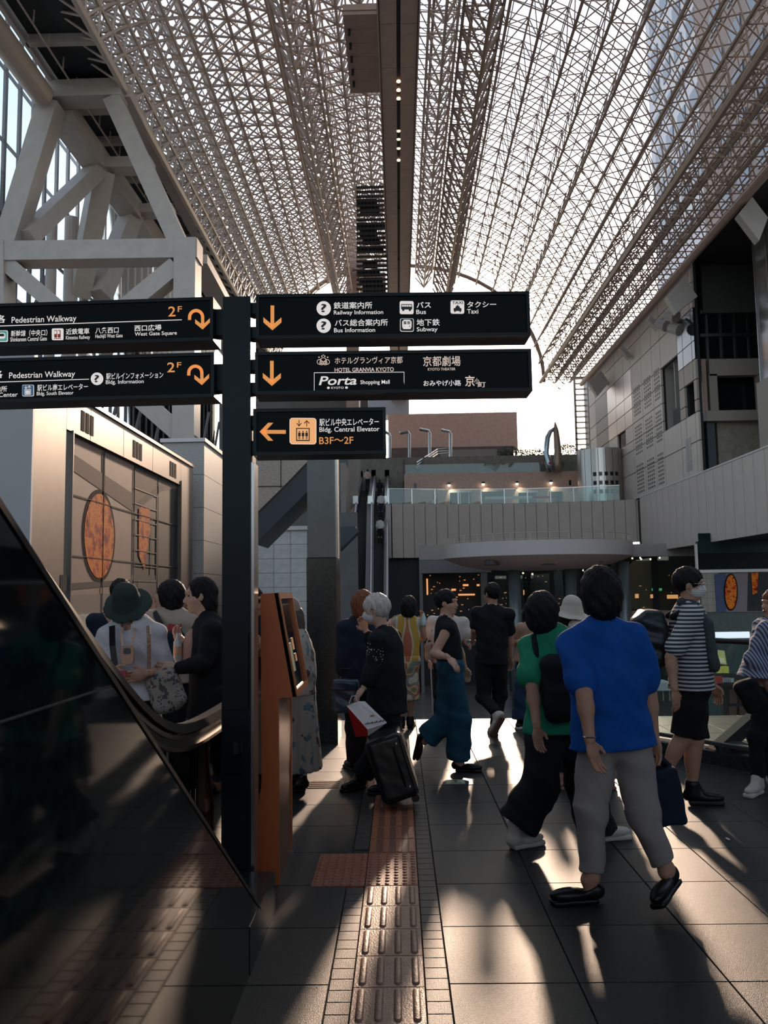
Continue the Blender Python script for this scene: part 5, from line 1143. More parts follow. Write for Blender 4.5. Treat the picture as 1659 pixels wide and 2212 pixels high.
# ================================================================ PEOPLE: signed-distance bodies meshed with surface nets
V3 = lambda *a: np.array(a, float)
def nrm(v): v = np.asarray(v, float); return v/(np.linalg.norm(v) + 1e-9)
def ortho(d):
    a = nrm(np.cross(d, [0, 0, 1.] if abs(d[2]) < .9 else [1., 0, 0])); return np.stack([a, np.cross(d, a), d])
class SDF:
    def __init__(s): s.p = []; s.cut = []; s.disp = None
    def cone(s, a, b, r1, r2, k=.02, flat=False, sq=None): s.p.append(('c', np.array(a, float), np.array(b, float), r1, r2, k, flat, sq)); return s
    def ell(s, c, r, M=None, k=.02): s.p.append(('e', np.array(c, float), np.array(r, float), np.eye(3) if M is None else np.array(M, float), k)); return s
    def box(s, c, h, M=None, rnd=.02, k=.01): s.p.append(('b', np.array(c, float), np.array(h, float), np.eye(3) if M is None else np.array(M, float), rnd, k)); return s
    def minus_plane(s, p, n): s.cut.append(('p', np.array(p, float), nrm(n))); return s      # removes the side n points to
    def minus_ell(s, c, r, M=None, k=.0): s.cut.append(('e', np.array(c, float), np.array(r, float), np.eye(3) if M is None else np.array(M, float))); return s
    def bounds(s):
        lo, hi = [], []
        for q in s.p:
            if q[0] == 'c': r = max(q[3], q[4])*(1.6 if q[7] is not None else 1); lo.append(np.minimum(q[1], q[2]) - r); hi.append(np.maximum(q[1], q[2]) + r)
            else: r = np.linalg.norm(q[2]) if q[0] == 'b' else q[2].max(); lo.append(q[1] - r); hi.append(q[1] + r)
        return np.min(lo, 0) - .03, np.max(hi, 0) + .03
    def mesh(s, h):
        lo, hi = s.bounds(); n = np.ceil((hi - lo)/h).astype(int) + 2
        ax = [lo[i] + h*np.arange(n[i]) for i in range(3)]; F = np.full(n, 1.0)
        for q in s.p:
            if q[0] == 'c':
                r = max(q[3], q[4])*(1.6 if q[7] is not None else 1) + .08; l, u = np.minimum(q[1], q[2]) - r, np.maximum(q[1], q[2]) + r
            else:
                r = (np.linalg.norm(q[2]) if q[0] == 'b' else q[2].max()) + .08; l, u = q[1] - r, q[1] + r
            sl = tuple(slice(max(0, int((l[i] - lo[i])/h)), min(n[i], int((u[i] - lo[i])/h) + 2)) for i in range(3))
            X, Y, Z = np.meshgrid(ax[0][sl[0]], ax[1][sl[1]], ax[2][sl[2]], indexing='ij'); G = np.stack([X, Y, Z], -1)
            if q[0] == 'c':
                _, a, b, r1, r2, k, flat, sq = q; d = b - a; L = np.linalg.norm(d) + 1e-9; dn = d/L; t = (G - a)@dn
                tc = np.clip(t, 0, L); C = a + tc[..., None]*dn; w = G - C; rr = r1 + (r2 - r1)*tc/L
                if sq is not None:      # squash: (axis, factor)
                    ax_, f = sq; c_ = w@ax_; w = w + (c_*(f - 1))[..., None]*ax_
                if flat:
                    w2 = G - (a + t[..., None]*dn)
                    if sq is not None: c_ = w2@sq[0]; w2 = w2 + (c_*(sq[1] - 1))[..., None]*sq[0]
                    D = np.maximum(np.linalg.norm(w2, axis=-1) - rr, np.maximum(-t, t - L))
                else: D = np.linalg.norm(w, axis=-1) - rr
            elif q[0] == 'e':
                _, c, r_, M, k = q; w = (G - c)@M.T; k0 = np.linalg.norm(w/r_, axis=-1); k1 = np.linalg.norm(w/(r_*r_), axis=-1) + 1e-6; D = k0*(k0 - 1)/k1; D = np.where(k0 < 1e-3, -r_.min(), D)
            else:
                _, c, hh, M, rd, k = q; w = np.abs((G - c)@M.T) - (hh - rd); D = np.linalg.norm(np.maximum(w, 0), axis=-1) + np.minimum(w.max(-1), 0) - rd
            f = F[sl]; kk = max(k, 1e-4); hm = np.clip(.5 + .5*(f - D)/kk, 0, 1); F[sl] = f*(1 - hm) + D*hm - kk*hm*(1 - hm)
        X, Y, Z = np.meshgrid(*ax, indexing='ij')
        if s.disp is not None: F = F + s.disp(X, Y, Z)
        for c in s.cut:
            if c[0] == 'p': F = np.maximum(F, (X - c[1][0])*c[2][0] + (Y - c[1][1])*c[2][1] + (Z - c[1][2])*c[2][2])
            else:
                G = np.stack([X, Y, Z], -1); w = (G - c[1])@c[3].T; k0 = np.linalg.norm(w/c[2], axis=-1); k1 = np.linalg.norm(w/(c[2]**2), axis=-1) + 1e-6; F = np.maximum(F, -(k0*(k0 - 1)/k1))
        return surfnet(F, lo, h)
def surfnet(F, lo, h):
    S = F < 0; c = [(i, j, k) for i in (0, 1) for j in (0, 1) for k in (0, 1)]; n = np.array(F.shape) - 1
    cnt = sum(S[i:n[0] + i, j:n[1] + j, k:n[2] + k].astype(np.int8) for i, j, k in c); act = (cnt > 0) & (cnt < 8); idx = np.full(act.shape, -1, np.int64); I = np.argwhere(act); idx[act] = np.arange(len(I))
    if len(I) == 0: return np.zeros((0, 3)), np.zeros((0, 4), int)
    acc = np.zeros((len(I), 3)); num = np.zeros(len(I))
    for a in range(8):
        for ax in range(3):
            ca = c[a]
            if ca[ax] == 1: continue
            cb = list(ca); cb[ax] = 1; fa = F[I[:, 0] + ca[0], I[:, 1] + ca[1], I[:, 2] + ca[2]]; fb = F[I[:, 0] + cb[0], I[:, 1] + cb[1], I[:, 2] + cb[2]]
            m = (fa < 0) != (fb < 0); t = np.where(m, fa/np.where(m, fa - fb, 1), 0); p = np.tile(np.array(ca, float), (len(I), 1)); p[:, ax] = t; acc[m] += p[m]; num[m] += 1
    V = lo + h*(I + acc/num[:, None]); Q = []
    for ax in range(3):
        o1, o2 = [(1, 2), (2, 0), (0, 1)][ax]; sh = [slice(1, -1)]*3; sh[ax] = slice(0, -1); sh = tuple(sh); s2 = list(sh); s2[ax] = slice(1, None); s2 = tuple(s2)
        A, B = S[sh], S[s2]; E = np.argwhere(A != B); base = E + np.array([0 if q == ax else 1 for q in range(3)]); sgn = A[tuple(E.T)]
        def g(d1, d2): b = base.copy(); b[:, o1] -= d1; b[:, o2] -= d2; b = np.minimum(b, np.array(idx.shape) - 1); return idx[tuple(b.T)]
        q = np.stack([g(1, 1), g(0, 1), g(0, 0), g(1, 0)], 1); q[~sgn] = q[~sgn][:, ::-1]; Q.append(q)
    Q = np.concatenate(Q); Q = Q[(Q >= 0).all(1)]; return V, Q
def npmesh(name, parts, mats, parent=None, smooth=True, label=None):
    off = np.array(wl(parent)) if parent else np.zeros(3); Vs, Fs, Ms, o = [], [], [], 0
    for V, Q, mi in parts: Vs.append(V - off); Fs.append(Q + o); Ms.append(np.full(len(Q), mi)); o += len(V)
    V = np.concatenate(Vs); F = np.concatenate(Fs); me = bpy.data.meshes.new(name); me.vertices.add(len(V)); me.vertices.foreach_set('co', V.astype(np.float32).ravel())
    me.loops.add(F.size); me.loops.foreach_set('vertex_index', F.ravel().astype(np.int32)); me.polygons.add(len(F)); me.polygons.foreach_set('loop_start', np.arange(0, F.size, 4, dtype=np.int32))
    me.polygons.foreach_set('use_smooth', np.full(len(F), smooth)); me.polygons.foreach_set('material_index', np.concatenate(Ms).astype(np.int32)); me.update(calc_edges=True)
    for m in (mats if isinstance(mats, list) else [mats]): me.materials.append(m)
    ob_ = bpy.data.objects.new(name, me); COL.objects.link(ob_)
    if parent: ob_.parent = parent
    return tag(ob_, label)
def folds(amp, sx=9, sz=5, ph=0.0):
    return lambda X, Y, Z: amp*(np.sin(X*sx*3 + Z*sz*2.2 + ph) *.5 + np.sin(Y*sx*2.3 - Z*sz*3.1 + 1.7 + ph)*.5 + .5*np.sin(Z*sz*7 + X*sx*1.7 + ph*2)) + amp*.28*np.sin(Z*52 + X*34 + 2.5*np.sin(X*17 + Y*13 + ph))
# ---- fabrics
HAIRFIX = 1
def cloth(name, col, var=.15, vs=6, rough=.85, bump=.16, bs=320): return mat(name, col, rough, 0, var, vs, bump, bs, spec=.25)
SKIN = mat('skin', (.44, .235, .155), .5, 0, .08, 12, spec=.35); SKIN2 = mat('skin_pale', (.52, .31, .225), .48, 0, .06, 12, spec=.35)
HAIRB = mat('hair_black', (.006, .006, .007), .6, 0, .5, 60, .6, 90, stretch=(1, 1, .12), spec=.2); HAIRBR = mat('hair_brown', (.16, .06, .03), .6, 0, .4, 60, .6, 90, stretch=(1, 1, .12), spec=.2)
HAIRS = mat('hair_silver', (.50, .46, .42), .45, 0, .3, 60, .6, 90, stretch=(1, 1, .12), spec=.2); HAIRG = mat('hair_ash', (.09, .07, .055), .5, 0, .4, 60, .6, 90, stretch=(1, 1, .12), spec=.2)
BLACKC = cloth('black_cloth', (.007, .009, .012)); NAVYC = cloth('navy_cloth', (.010, .018, .034)); WHITEC = cloth('white_cloth', (.50, .47, .45), .06)
MASKM = cloth('mask_white', (.62, .60, .58), .04); SHOEB = mat('shoe_black', (.006, .006, .007), .35, spec=.3); SHOEW = mat('shoe_white', (.52, .48, .43), .5)
LIPM = mat('lip_red', (.28, .06, .05), .4); EYEM = mat('eye_dark', (.012, .01, .01), .15); SOLE = mat('sole_white', (.55, .5, .45), .6)
def stripes(name, c1, c2, freq, axis=2, slant=0.0, duty=.5):
    m = mat(name, c1, .85); t = m.node_tree; b = t.nodes['Principled BSDF']; tc = t.nodes.new('ShaderNodeTexCoord'); sp = t.nodes.new('ShaderNodeSeparateXYZ'); t.links.new(tc.outputs['Object'], sp.inputs[0])
    mu = t.nodes.new('ShaderNodeMath'); mu.operation = 'MULTIPLY'; mu.inputs[1].default_value = freq; src = sp.outputs[axis]
    if slant:
        m3 = t.nodes.new('ShaderNodeMath'); m3.operation = 'MULTIPLY_ADD'; m3.inputs[1].default_value = slant; t.links.new(sp.outputs[(axis + 2) % 3], m3.inputs[0]); t.links.new(src, m3.inputs[2]); src = m3.outputs[0]
    t.links.new(src, mu.inputs[0]); fr_ = t.nodes.new('ShaderNodeMath'); fr_.operation = 'FRACT'; t.links.new(mu.outputs[0], fr_.inputs[0]); gt = t.nodes.new('ShaderNodeMath'); gt.operation = 'GREATER_THAN'; gt.inputs[1].default_value = duty; t.links.new(fr_.outputs[0], gt.inputs[0])
    mx = t.nodes.new('ShaderNodeMixRGB'); mx.inputs[1].default_value = (*c1, 1); mx.inputs[2].default_value = (*c2, 1); t.links.new(gt.outputs[0], mx.inputs[0]); t.links.new(mx.outputs[0], b.inputs['Base Color']); return m
def patches(name, base, cols, scale=9, th=.35, stretch=(1, 1, 1)):
    m = mat(name, base, .85); t = m.node_tree; b = t.nodes['Principled BSDF']; tc = t.nodes.new('ShaderNodeTexCoord'); mp = t.nodes.new('ShaderNodeMapping'); mp.inputs['Scale'].default_value = stretch; t.links.new(tc.outputs['Object'], mp.inputs[0]); prev = None
    for i, (c, sc2) in enumerate(cols):
        n = t.nodes.new('ShaderNodeTexVoronoi'); n.inputs['Scale'].default_value = scale*sc2; mp2 = t.nodes.new('ShaderNodeMapping'); mp2.inputs['Location'].default_value = (i*3.7, i*1.3, i*2.1); t.links.new(mp.outputs[0], mp2.inputs[0])
        ns = t.nodes.new('ShaderNodeTexNoise'); ns.inputs['Scale'].default_value = scale*1.5; t.links.new(mp2.outputs[0], ns.inputs['Vector']); ad = t.nodes.new('ShaderNodeMixRGB'); ad.inputs[0].default_value = .12; t.links.new(mp2.outputs[0], ad.inputs[1]); t.links.new(ns.outputs['Color'], ad.inputs[2]); t.links.new(ad.outputs[0], n.inputs['Vector'])
        lt_ = t.nodes.new('ShaderNodeMath'); lt_.operation = 'LESS_THAN'; lt_.inputs[1].default_value = th; t.links.new(n.outputs['Distance'], lt_.inputs[0]); mx = t.nodes.new('ShaderNodeMixRGB'); t.links.new(lt_.outputs[0], mx.inputs[0])
        if prev is None: mx.inputs[1].default_value = (*base, 1)
        else: t.links.new(prev, mx.inputs[1])
        mx.inputs[2].default_value = (*c, 1); prev = mx.outputs[0]
    t.links.new(prev, b.inputs['Base Color']); return m

def rotz(v, yaw): return V3(math.sin(yaw), math.cos(yaw), 0)
class Person:
    """joints are given as photo pixels plus a depth offset; yaw 0 = facing away from the camera, 90 = facing right"""
    def __init__(s, label, Y0, head, neck, pel, yaw, hyaw=None, hpitch=0, skin=SKIN, h=.012, size=1.0, group=None, sw=.165, feet_y=None, fat=1.0):
        s.Y0 = Y0; s.h = h; s.k = size; s.skin = skin; s.fat = fat
        s.J = lambda p: np.array(P(p[0], p[1], Y=Y0 + (p[2] if len(p) > 2 else 0)))
        s.neck, s.pel, s.hd = s.J(neck), s.J(pel), s.J(head); yw = math.radians(yaw); s.f = V3(math.sin(yw), math.cos(yw), 0); s.r = V3(math.cos(yw), -math.sin(yw), 0)
        hy = math.radians(yaw if hyaw is None else hyaw); hp = math.radians(hpitch); s.hf = V3(math.sin(hy)*math.cos(hp), math.cos(hy)*math.cos(hp), math.sin(hp)); s.hr = V3(math.cos(hy), -math.sin(hy), 0); s.hu = np.cross(s.hr, s.hf)
        s.up = nrm(s.neck - s.pel); s.r = nrm(s.r - s.up*(s.r@s.up)); s.ft = np.cross(s.up, s.r); s.M = np.stack([s.r, s.ft, s.up]); s.HM = np.stack([s.hr, s.hf, s.hu])
        s.sw = sw*size; s.sR = s.neck + s.r*s.sw - s.up*.055*size; s.sL = s.neck - s.r*s.sw - s.up*.055*size
        s.hR = s.pel + s.r*.085*size; s.hL = s.pel - s.r*.085*size; s.root = empty('person', (float(s.pel[0]), float(s.pel[1]), 0.0), label, 'person', group); s.body = SDF(); s.hands = []; s.parts = []
        s.arm = {}; s.leg = {}
        b, k, M = s.body, size, s.M; T_ = np.linalg.norm(s.neck - s.pel)
        b.ell(s.neck - s.up*T_*.30, V3(.155*fat, .105*fat, .22)*k, M, .05); b.ell(s.neck - s.up*T_*.66, V3(.13*fat, .095*fat, .18)*k, M, .06); b.ell(s.pel, V3(.155*fat, .115*fat, .13)*k, M, .05)
        b.cone(s.neck - s.up*.04, s.sR, .05*k, .052*k, .04); b.cone(s.neck - s.up*.04, s.sL, .05*k, .052*k, .04)
        b.cone(s.neck - s.up*.04*k, s.hd - s.hu*.03*k - s.hf*.015*k, .058*k, .05*k, .03)
        s.head(b)
    def head(s, b):
        k, c, M = s.k, s.hd, s.HM; g = lambda x, y, z: c + (s.hr*x + s.hf*y + s.hu*z)*k
        b.ell(g(0, -.012, .025), V3(.074, .092, .088)*k, M, .02); b.ell(g(0, .028, -.045), V3(.056, .062, .068)*k, M, .035); b.ell(g(0, .055, -.088), V3(.026, .026, .022)*k, M, .025)
        b.cone(g(0, .082, .008), g(0, .103, -.028), .009*k, .014*k, .014); b.ell(g(.0, .080, .028), V3(.045, .02, .012)*k, M, .02)
        b.ell(g(0, .083, -.058), V3(.024, .014, .012)*k, M, .01); b.ell(g(.04, .055, -.03), V3(.02, .02, .02)*k, M, .03); b.ell(g(-.04, .055, -.03), V3(.02, .02, .02)*k, M, .03)
        for q in (1, -1): b.ell(g(.074*q, -.005, -.005), V3(.012, .02, .032)*k, M, .008)
    def face(s, mask=False, glasses=None):
        k, c, M = s.k, s.hd, s.HM; g = lambda x, y, z: c + (s.hr*x + s.hf*y + s.hu*z)*k; hh = .004
        for q in (1, -1):
            e = SDF(); e.ell(g(.031*q, .0735, .006), V3(.013, .009, .006)*k, M, .001); s.parts.append(('eye', e, EYEM, .003))
            e = SDF(); e.cone(g(.016*q, .087, .027), g(.046*q, .071, .029), .0035*k, .0025*k, .002); s.parts.append(('eyebrow', e, HAIRB, .003))
        if not mask:
            e = SDF(); e.cone(g(-.019, .089, -.057), g(.019, .089, -.057), .006*k, .006*k, .003); e.ell(g(0, .094, -.057), V3(.015, .008, .009)*k, M, .008); s.parts.append(('lips', e, LIPM, .003))
        else:
            e = SDF(); e.ell(g(0, .045, -.045), V3(.068, .062, .055)*k, M, .02); e.ell(g(0, .085, -.035), V3(.03, .03, .035)*k, M, .03); e.minus_plane(g(0, .02, 0), -s.hf); e.minus_plane(g(0, 0, -.001), s.hu)
            e.disp = lambda X, Y, Z: .0018*np.sin(((X - c[0])*s.hu[0] + (Y - c[1])*s.hu[1] + (Z - c[2])*s.hu[2])*380)
            s.parts.append(('face_mask', e, MASKM, .004))
            m = MB()
            for q in (1, -1):
                for z0, z1 in ((-.005, .015), (-.075, -.025)): m.path([g(.062*q, .035, z0), g(.078*q, .0, (z0 + z1)/2), g(.080*q, -.015, z1)], .0022, 5)
            s.raw = getattr(s, 'raw', []) + [('mask_strap', m, MASKM)]
        if glasses:
            m = MB()
            for q in (1, -1):
                m.path([g(.031*q + .023*math.cos(t)*1.0, .097 - abs(.023*math.cos(t))*.15, .004 + .017*math.sin(t)) for t in np.linspace(0, 2*PI, 17)], .0022, 5); m.path([g(.054*q, .093, .010), g(.078*q, .05, .010), g(.080*q, -.01, .004)], .002, 5)
                if glasses == 'sun': m.prism([g(.031*q + .022*math.cos(t), .098, .004 + .016*math.sin(t)) for t in np.linspace(0, 2*PI, 13)[:-1]], s.hf*.002)
            m.path([g(-.009, .098, .006), g(.009, .098, .006)], .002, 5); s.raw = getattr(s, 'raw', []) + [('glasses', m, SHOEB if glasses == 'sun' else M_metal)]
        return s
    def arms(s, R=None, L=None, hand=True):
        for side, sp in (('R', R), ('L', L)):
            sh_ = s.sR if side == 'R' else s.sL; q = 1 if side == 'R' else -1
            if sp is None:
                e = sh_ + (s.r*q*.05 - s.up*.28)*s.k; w_ = e + (s.ft*.05 - s.up*.24)*s.k; hd = nrm(w_ - e)
            else: e, w_ = s.J(sp[0]), s.J(sp[1]); hd = nrm(s.J(sp[2]) - w_) if len(sp) > 2 and sp[2] is not None else nrm(w_ - e)
            # keep natural bone lengths: shift elbow/wrist in depth only when too short
            k = s.k; s.body.cone(sh_, e, .051*k, .041*k, .03); s.body.cone(e, w_, .041*k, .0265*k, .012); s.body.ell(e + (w_ - e)*.28, V3(.0415, .0415, .06)*k, ortho(nrm(w_ - e)), .02)
            curl = sp[3] if sp and len(sp) > 3 else .5; s.arm[side] = (sh_, e, w_, hd)
            if hand: s.hand(w_, hd, q, curl)
        return s
    def hand(s, w_, d, q, curl):
        k = s.k; pn = s.r*-q*.65 - s.ft*.6; pn = nrm(pn - d*(pn@d))              # palm faces the body
        if np.linalg.norm(np.cross(d, s.r)) < .3: pn = nrm(V3(0, 0, -1) - d*(V3(0, 0, -1)@d))
        t = nrm(np.cross(d, pn))*1.0; t = t if t@(s.ft - s.r*q*1.2) > 0 else -t          # thumb side = forward and inward
        h_ = SDF(); h_.cone(w_ - d*.02*k, w_ + d*.02*k, .025*k, .025*k, .01, sq=(pn, 1.3)); h_.ell(w_ + d*.055*k, V3(.042, .017, .052)*k, np.stack([t, pn, d]), .012)
        for i, (o, L_) in enumerate(((.031, .070), (.011, .079), (-.010, .073), (-.029, .058))):
            a = w_ + (d*.088 + t*o*1.0)*k; dd = d; r_ = .0092*k
            for j in range(3):
                ang = curl*(.45 + .35*j); dd = nrm(dd*math.cos(ang) + pn*math.sin(ang)); b2 = a + dd*L_*k*(.46, .31, .23)[j]; h_.cone(a, b2, r_, r_*.9, .003); a = b2; r_ *= .9
        a = w_ + (d*.028 + t*.028)*k; b2 = a + nrm(t*.75 + d*.7 + pn*.15)*.036*k; c2 = b2 + nrm(t*.2 + d*.9 + pn*.35)*.030*k; h_.cone(a, b2, .0135*k, .011*k, .01); h_.cone(b2, c2, .011*k, .008*k, .004); s.hands.append(h_)
    def legs(s, R, L, feet=True, rr=(.078, .055, .036)):
        for side, sp in (('R', R), ('L', L)):
            hp = s.hR if side == 'R' else s.hL; kn, an = s.J(sp[0]), s.J(sp[1]); k = s.k; toe = s.J(sp[2]); s.body.cone(hp, kn, rr[0]*k*s.fat, rr[1]*k*s.fat, .04); s.body.cone(kn, an, rr[1]*k*.95*s.fat, rr[2]*k, .02)
            ax = nrm(an - kn); back = nrm(np.cross(ax, np.cross(ax, toe - an))); back = back if back@(toe - an) < 0 else -back; s.body.ell(kn + (an - kn)*.32 + back*.018*k, V3(.045, .045, .1)*k*s.fat, np.stack([nrm(np.cross(ax, back)), back, ax]), .03)
            fd = nrm(toe - an); s.body.cone(an, an + fd*.03, .036*k, .032*k, .02); s.leg[side] = (hp, kn, an, toe)
        return s
    # ---------------- garments
    def top(s, m, ease=.02, hem=None, sleeve=1.0, sl_r=.02, flare=.0, name='shirt', amp=.006, neckcut=.075, hemn=None, sides='RL', vneck=0, body=True, flat_hem=True, front=0.0):
        g = SDF(); k, M, T_ = s.k, s.M, np.linalg.norm(s.neck - s.pel); hemp = s.pel - s.up*.02 if hem is None else s.J(hem)
        if body:
            g.ell(s.neck - s.up*T_*.30, (V3(.155*s.fat, .105*s.fat, .22)*k + ease), M, .06); g.ell(s.neck - s.up*T_*.66, V3(.135*s.fat, .10*s.fat, .2)*k + ease + flare*.4, M, .07)
            lo_ = s.neck + (hemp - s.neck)*1.0; g.cone(s.neck - s.up*T_*.45, lo_ - s.up*.02, .125*k*s.fat + ease, .15*k*s.fat + ease + flare, .06, sq=(s.ft, 1.35))
            if front: g.ell(s.neck - s.up*T_*.7 + s.ft*front, V3(.12, .11, .17)*k, M, .06)
            g.cone(s.neck - s.up*.05, s.sR, .055*k + ease*.6, .055*k + ease*.7, .04); g.cone(s.neck - s.up*.05, s.sL, .055*k + ease*.6, .055*k + ease*.7, .04)
        for side in sides:
            a, e, w_, _ = s.arm[side]; r0, r1 = .056*k + ease*.6, .046*k + sl_r
            if sleeve <= 0: continue
            if sleeve <= 1: e2 = a + (e - a)*sleeve; g.cone(a, e2, r0, r1 + .004, .03, flat=False); g.minus_plane_local = None; g.cut.append(('s', e2, nrm(e - a)))
            else:
                g.cone(a, e, r0, .047*k + sl_r, .03); w2 = e + (w_ - e)*min(1, sleeve - 1); g.cone(e, w2, .047*k + sl_r, .031*k + sl_r*.8, .015); g.ell(e + (w_ - e)*.25, V3(.049, .049, .065)*k + sl_r, ortho(nrm(w_ - e)), .02)
        g.cut = [c for c in g.cut if c[0] != 's']
        if neckcut: g.minus_ell(s.neck + s.up*.03 + s.ft*(.015 + vneck*.5), V3(neckcut, neckcut*.9 + vneck*.4, .055 + vneck), M)
        if flat_hem: g.minus_plane(hemp, -s.up if hemn is None else -nrm(hemn))
        g.disp = folds(amp, ph=s.Y0); s.parts.append((name, g, m, s.h)); return s
    def trousers(s, m, r=(.095, .07, .055), upto=None, name='trousers', amp=.005, waist=.08, ends=.97):
        g = SDF(); k = s.k; g.ell(s.pel + s.up*.01, V3(.158*s.fat, .12*s.fat, .13)*k + .008, s.M, .04)
        for side in 'RL':
            hp, kn, an, toe = s.leg[side]
            if upto == 'knee': g.cone(hp, hp + (kn - hp)*.5, r[0]*k, (r[0] + r[1])/2*k, .05); g.cone(hp + (kn - hp)*.3, hp + (kn - hp)*ends, r[0]*.7*k + r[1]*.3*k, r[1]*k, .04, flat=True)
            else: g.cone(hp, kn, r[0]*k, r[1]*k, .05); g.cone(kn - (an - kn)*.12, kn + (an - kn)*ends, r[1]*k, r[2]*k, .03, flat=True)
        if upto != 'knee':
            pass
        g.minus_plane(s.pel + s.up*waist, s.up); g.disp = folds(amp, ph=1 + s.Y0); s.parts.append((name, g, m, s.h)); return s
    def skirt(s, m, hem, r0=.15, r1=.22, name='skirt', amp=.008, start=.08, pleat=0.0):
        g = SDF(); a = s.pel + s.up*start; b = s.J(hem); g.ell(s.pel, V3(.16*s.fat, .125*s.fat, .13)*s.k + .01, s.M, .05); g.cone(a, b + V3(0, 0, -.05), r0*s.k, r1*s.k, .04, sq=(s.ft, 1.25)); g.minus_plane(b, V3(0, 0, -1)); g.minus_plane(a, s.up)
        c = b.copy()
        if pleat: g.disp = lambda X, Y, Z: pleat*np.sin(np.arctan2(Y - c[1], X - c[0])*14)*np.clip((a[2] - Z)*2, 0, 1) + amp*.5*np.sin(Z*9 + X*11)
        else: g.disp = folds(amp, ph=s.Y0*2)
        s.parts.append((name, g, m, s.h)); return s
    def hair(s, m, style='short', name='hair', vol=.014, fringe=0.0, top_=0):
        k, c, M = s.k, s.hd, s.HM; g = lambda x, y, z: c + (s.hr*x + s.hf*y + s.hu*z)*k; e = SDF(); v = vol
        e.ell(g(0, -.018, .030 + top_), (V3(.076, .094, .090) + v)*k, M, .01)
        if style == 'bob': e.ell(g(0, -.045, -.025), (V3(.082, .070, .085) + v)*k, M, .04); e.ell(g(0, -.06, -.075), (V3(.066, .045, .05) + v)*k, M, .03)
        if style == 'bobround': e.ell(g(0, -.03, .0), (V3(.088, .088, .10) + v)*k, M, .04); e.ell(g(0, -.05, -.07), (V3(.078, .055, .055) + v)*k, M, .03)
        if style == 'long':
            e.ell(g(0, -.055, -.04), (V3(.075, .05, .09) + v*.6)*k, M, .04); e.cone(g(0, -.06, -.06), g(0, -.085, -.34), .07*k, .045*k, .04, sq=(s.hf, 1.5))
        if style == 'mid': e.ell(g(0, -.05, -.05), (V3(.078, .055, .10) + v)*k, M, .04)
        if style == 'bun': e.ell(g(0, -.095, .05), V3(.045, .045, .045)*k, M, .02)
        e.minus_ell(g(0, .105, -.055 - fringe), V3(.066, .078, .100)*k, M); 
        if style in ('short', 'bun'): e.minus_ell(g(0, .01, -.10), V3(.12, .085, .075)*k, M)
        if style in ('short', 'bun', 'mid'): e.minus_ell(g(.085, .01, -.02), V3(.03, .026, .035)*k, M); e.minus_ell(g(-.085, .01, -.02), V3(.03, .026, .035)*k, M)
        e.disp = lambda X, Y, Z: .0016*np.sin(X*260 + Z*40) + .0016*np.sin(Y*240 + Z*30 + 1) + .002*np.sin(Z*70 + X*90); s.parts.append((name, e, m, min(s.h, .007))); return s
    def buckethat(s, m, name='bucket_hat', tilt=0.0, r=.088):
        k, c = s.k, s.hd; g = lambda x, y, z: c + (s.hr*x + s.hf*y + s.hu*z)*k; e = SDF()
        e.cone(g(0, -.012, .055), g(0, -.012, .125), (r + .018)*k, (r - .004)*k, .01); e.cone(g(0, -.012, .035), g(0, -.008, .062), (r + .078)*k, (r + .015)*k, .012, flat=True); e.minus_ell(g(0, -.012, .0), V3(r + .006, r + .02, .10)*k, s.HM)
        e.disp = lambda X, Y, Z: .0018*np.sin(X*45 + Y*38); s.parts.append((name, e, m, .0042)); return s
    def shoes(s, m, sole=None, kind='sneaker', Lf=.25, name='shoe'):
        for side in 'RL':
            hp, kn, an, toe = s.leg[side]; d = nrm(toe - an); up = nrm(an - kn)*-1
            fd = nrm(toe - an); kk = s.k; heel = an - V3(0, 0, 0)
            # sole direction: from heel point to toe
            down = nrm(kn - an)*-1; fw = toe - an; fw = nrm(fw - down*(fw@down)*.35); sd = nrm(np.cross(fw, down)); dn = nrm(np.cross(sd, fw)); dn = dn if dn@down > 0 else -dn
            hl = an + dn*.045*kk - fw*.045*kk
            if an[2] < .15 and nrm(toe - an)[2] > -.75:     # planted foot: flat on the floor
                fw = nrm(V3(toe[0] - an[0], toe[1] - an[1], 0)); dn = V3(0, 0, -1.); sd = np.cross(fw, V3(0, 0, 1.)); hl = an - fw*.045*kk; hl[2] = .022*kk + 1.3*(.02 if sole is not None else .016)*kk
            s.body.cone(an, hl + fw*.07*kk - dn*.002*kk, .030*kk, .022*kk, .03)
            M = None; M = np.stack([sd, fw, dn]); e = SDF(); mid = hl + fw*.12*kk
            e.ell(mid + fw*.045*kk, V3(.046, .105, .036)*kk, M, .02); e.ell(hl + fw*.03*kk - dn*.012*kk, V3(.038, .052, .045)*kk, M, .03)
            if kind == 'sneaker': e.cone(hl + fw*.12*kk - dn*.008*kk, an - dn*.02*kk + fw*.02*kk, .030*kk, .038*kk, .04)
            if kind in ('sneaker', 'boot'): e.cone(hl + fw*.05*kk - dn*.02*kk, an - dn*(.03 if kind == 'sneaker' else .12)*kk, .044*kk, .045*kk, .03)
            e.minus_plane(mid + dn*.022*kk, dn)
            if kind in ('flat', 'sandal'): e.minus_ell(hl + fw*.075*kk - dn*.055*kk, V3(.030, .050, .042)*kk, M)
            s.parts.append((name, e, m, .0075 if s.h < .014 else .011))
            q = SDF(); th = .016 if sole is None else .02; q.box(mid + fw*.02*kk + dn*(.022 + th*.5)*kk, V3(.040, .122, th*.8)*kk, M, .010, .001); q.ell(mid + fw*.09*kk + dn*(.022 + th*.5)*kk, V3(.044, .054, th*.8)*kk, M, .02); s.parts.append(('sole', q, sole or m, .0075 if s.h < .014 else .011))
        return s
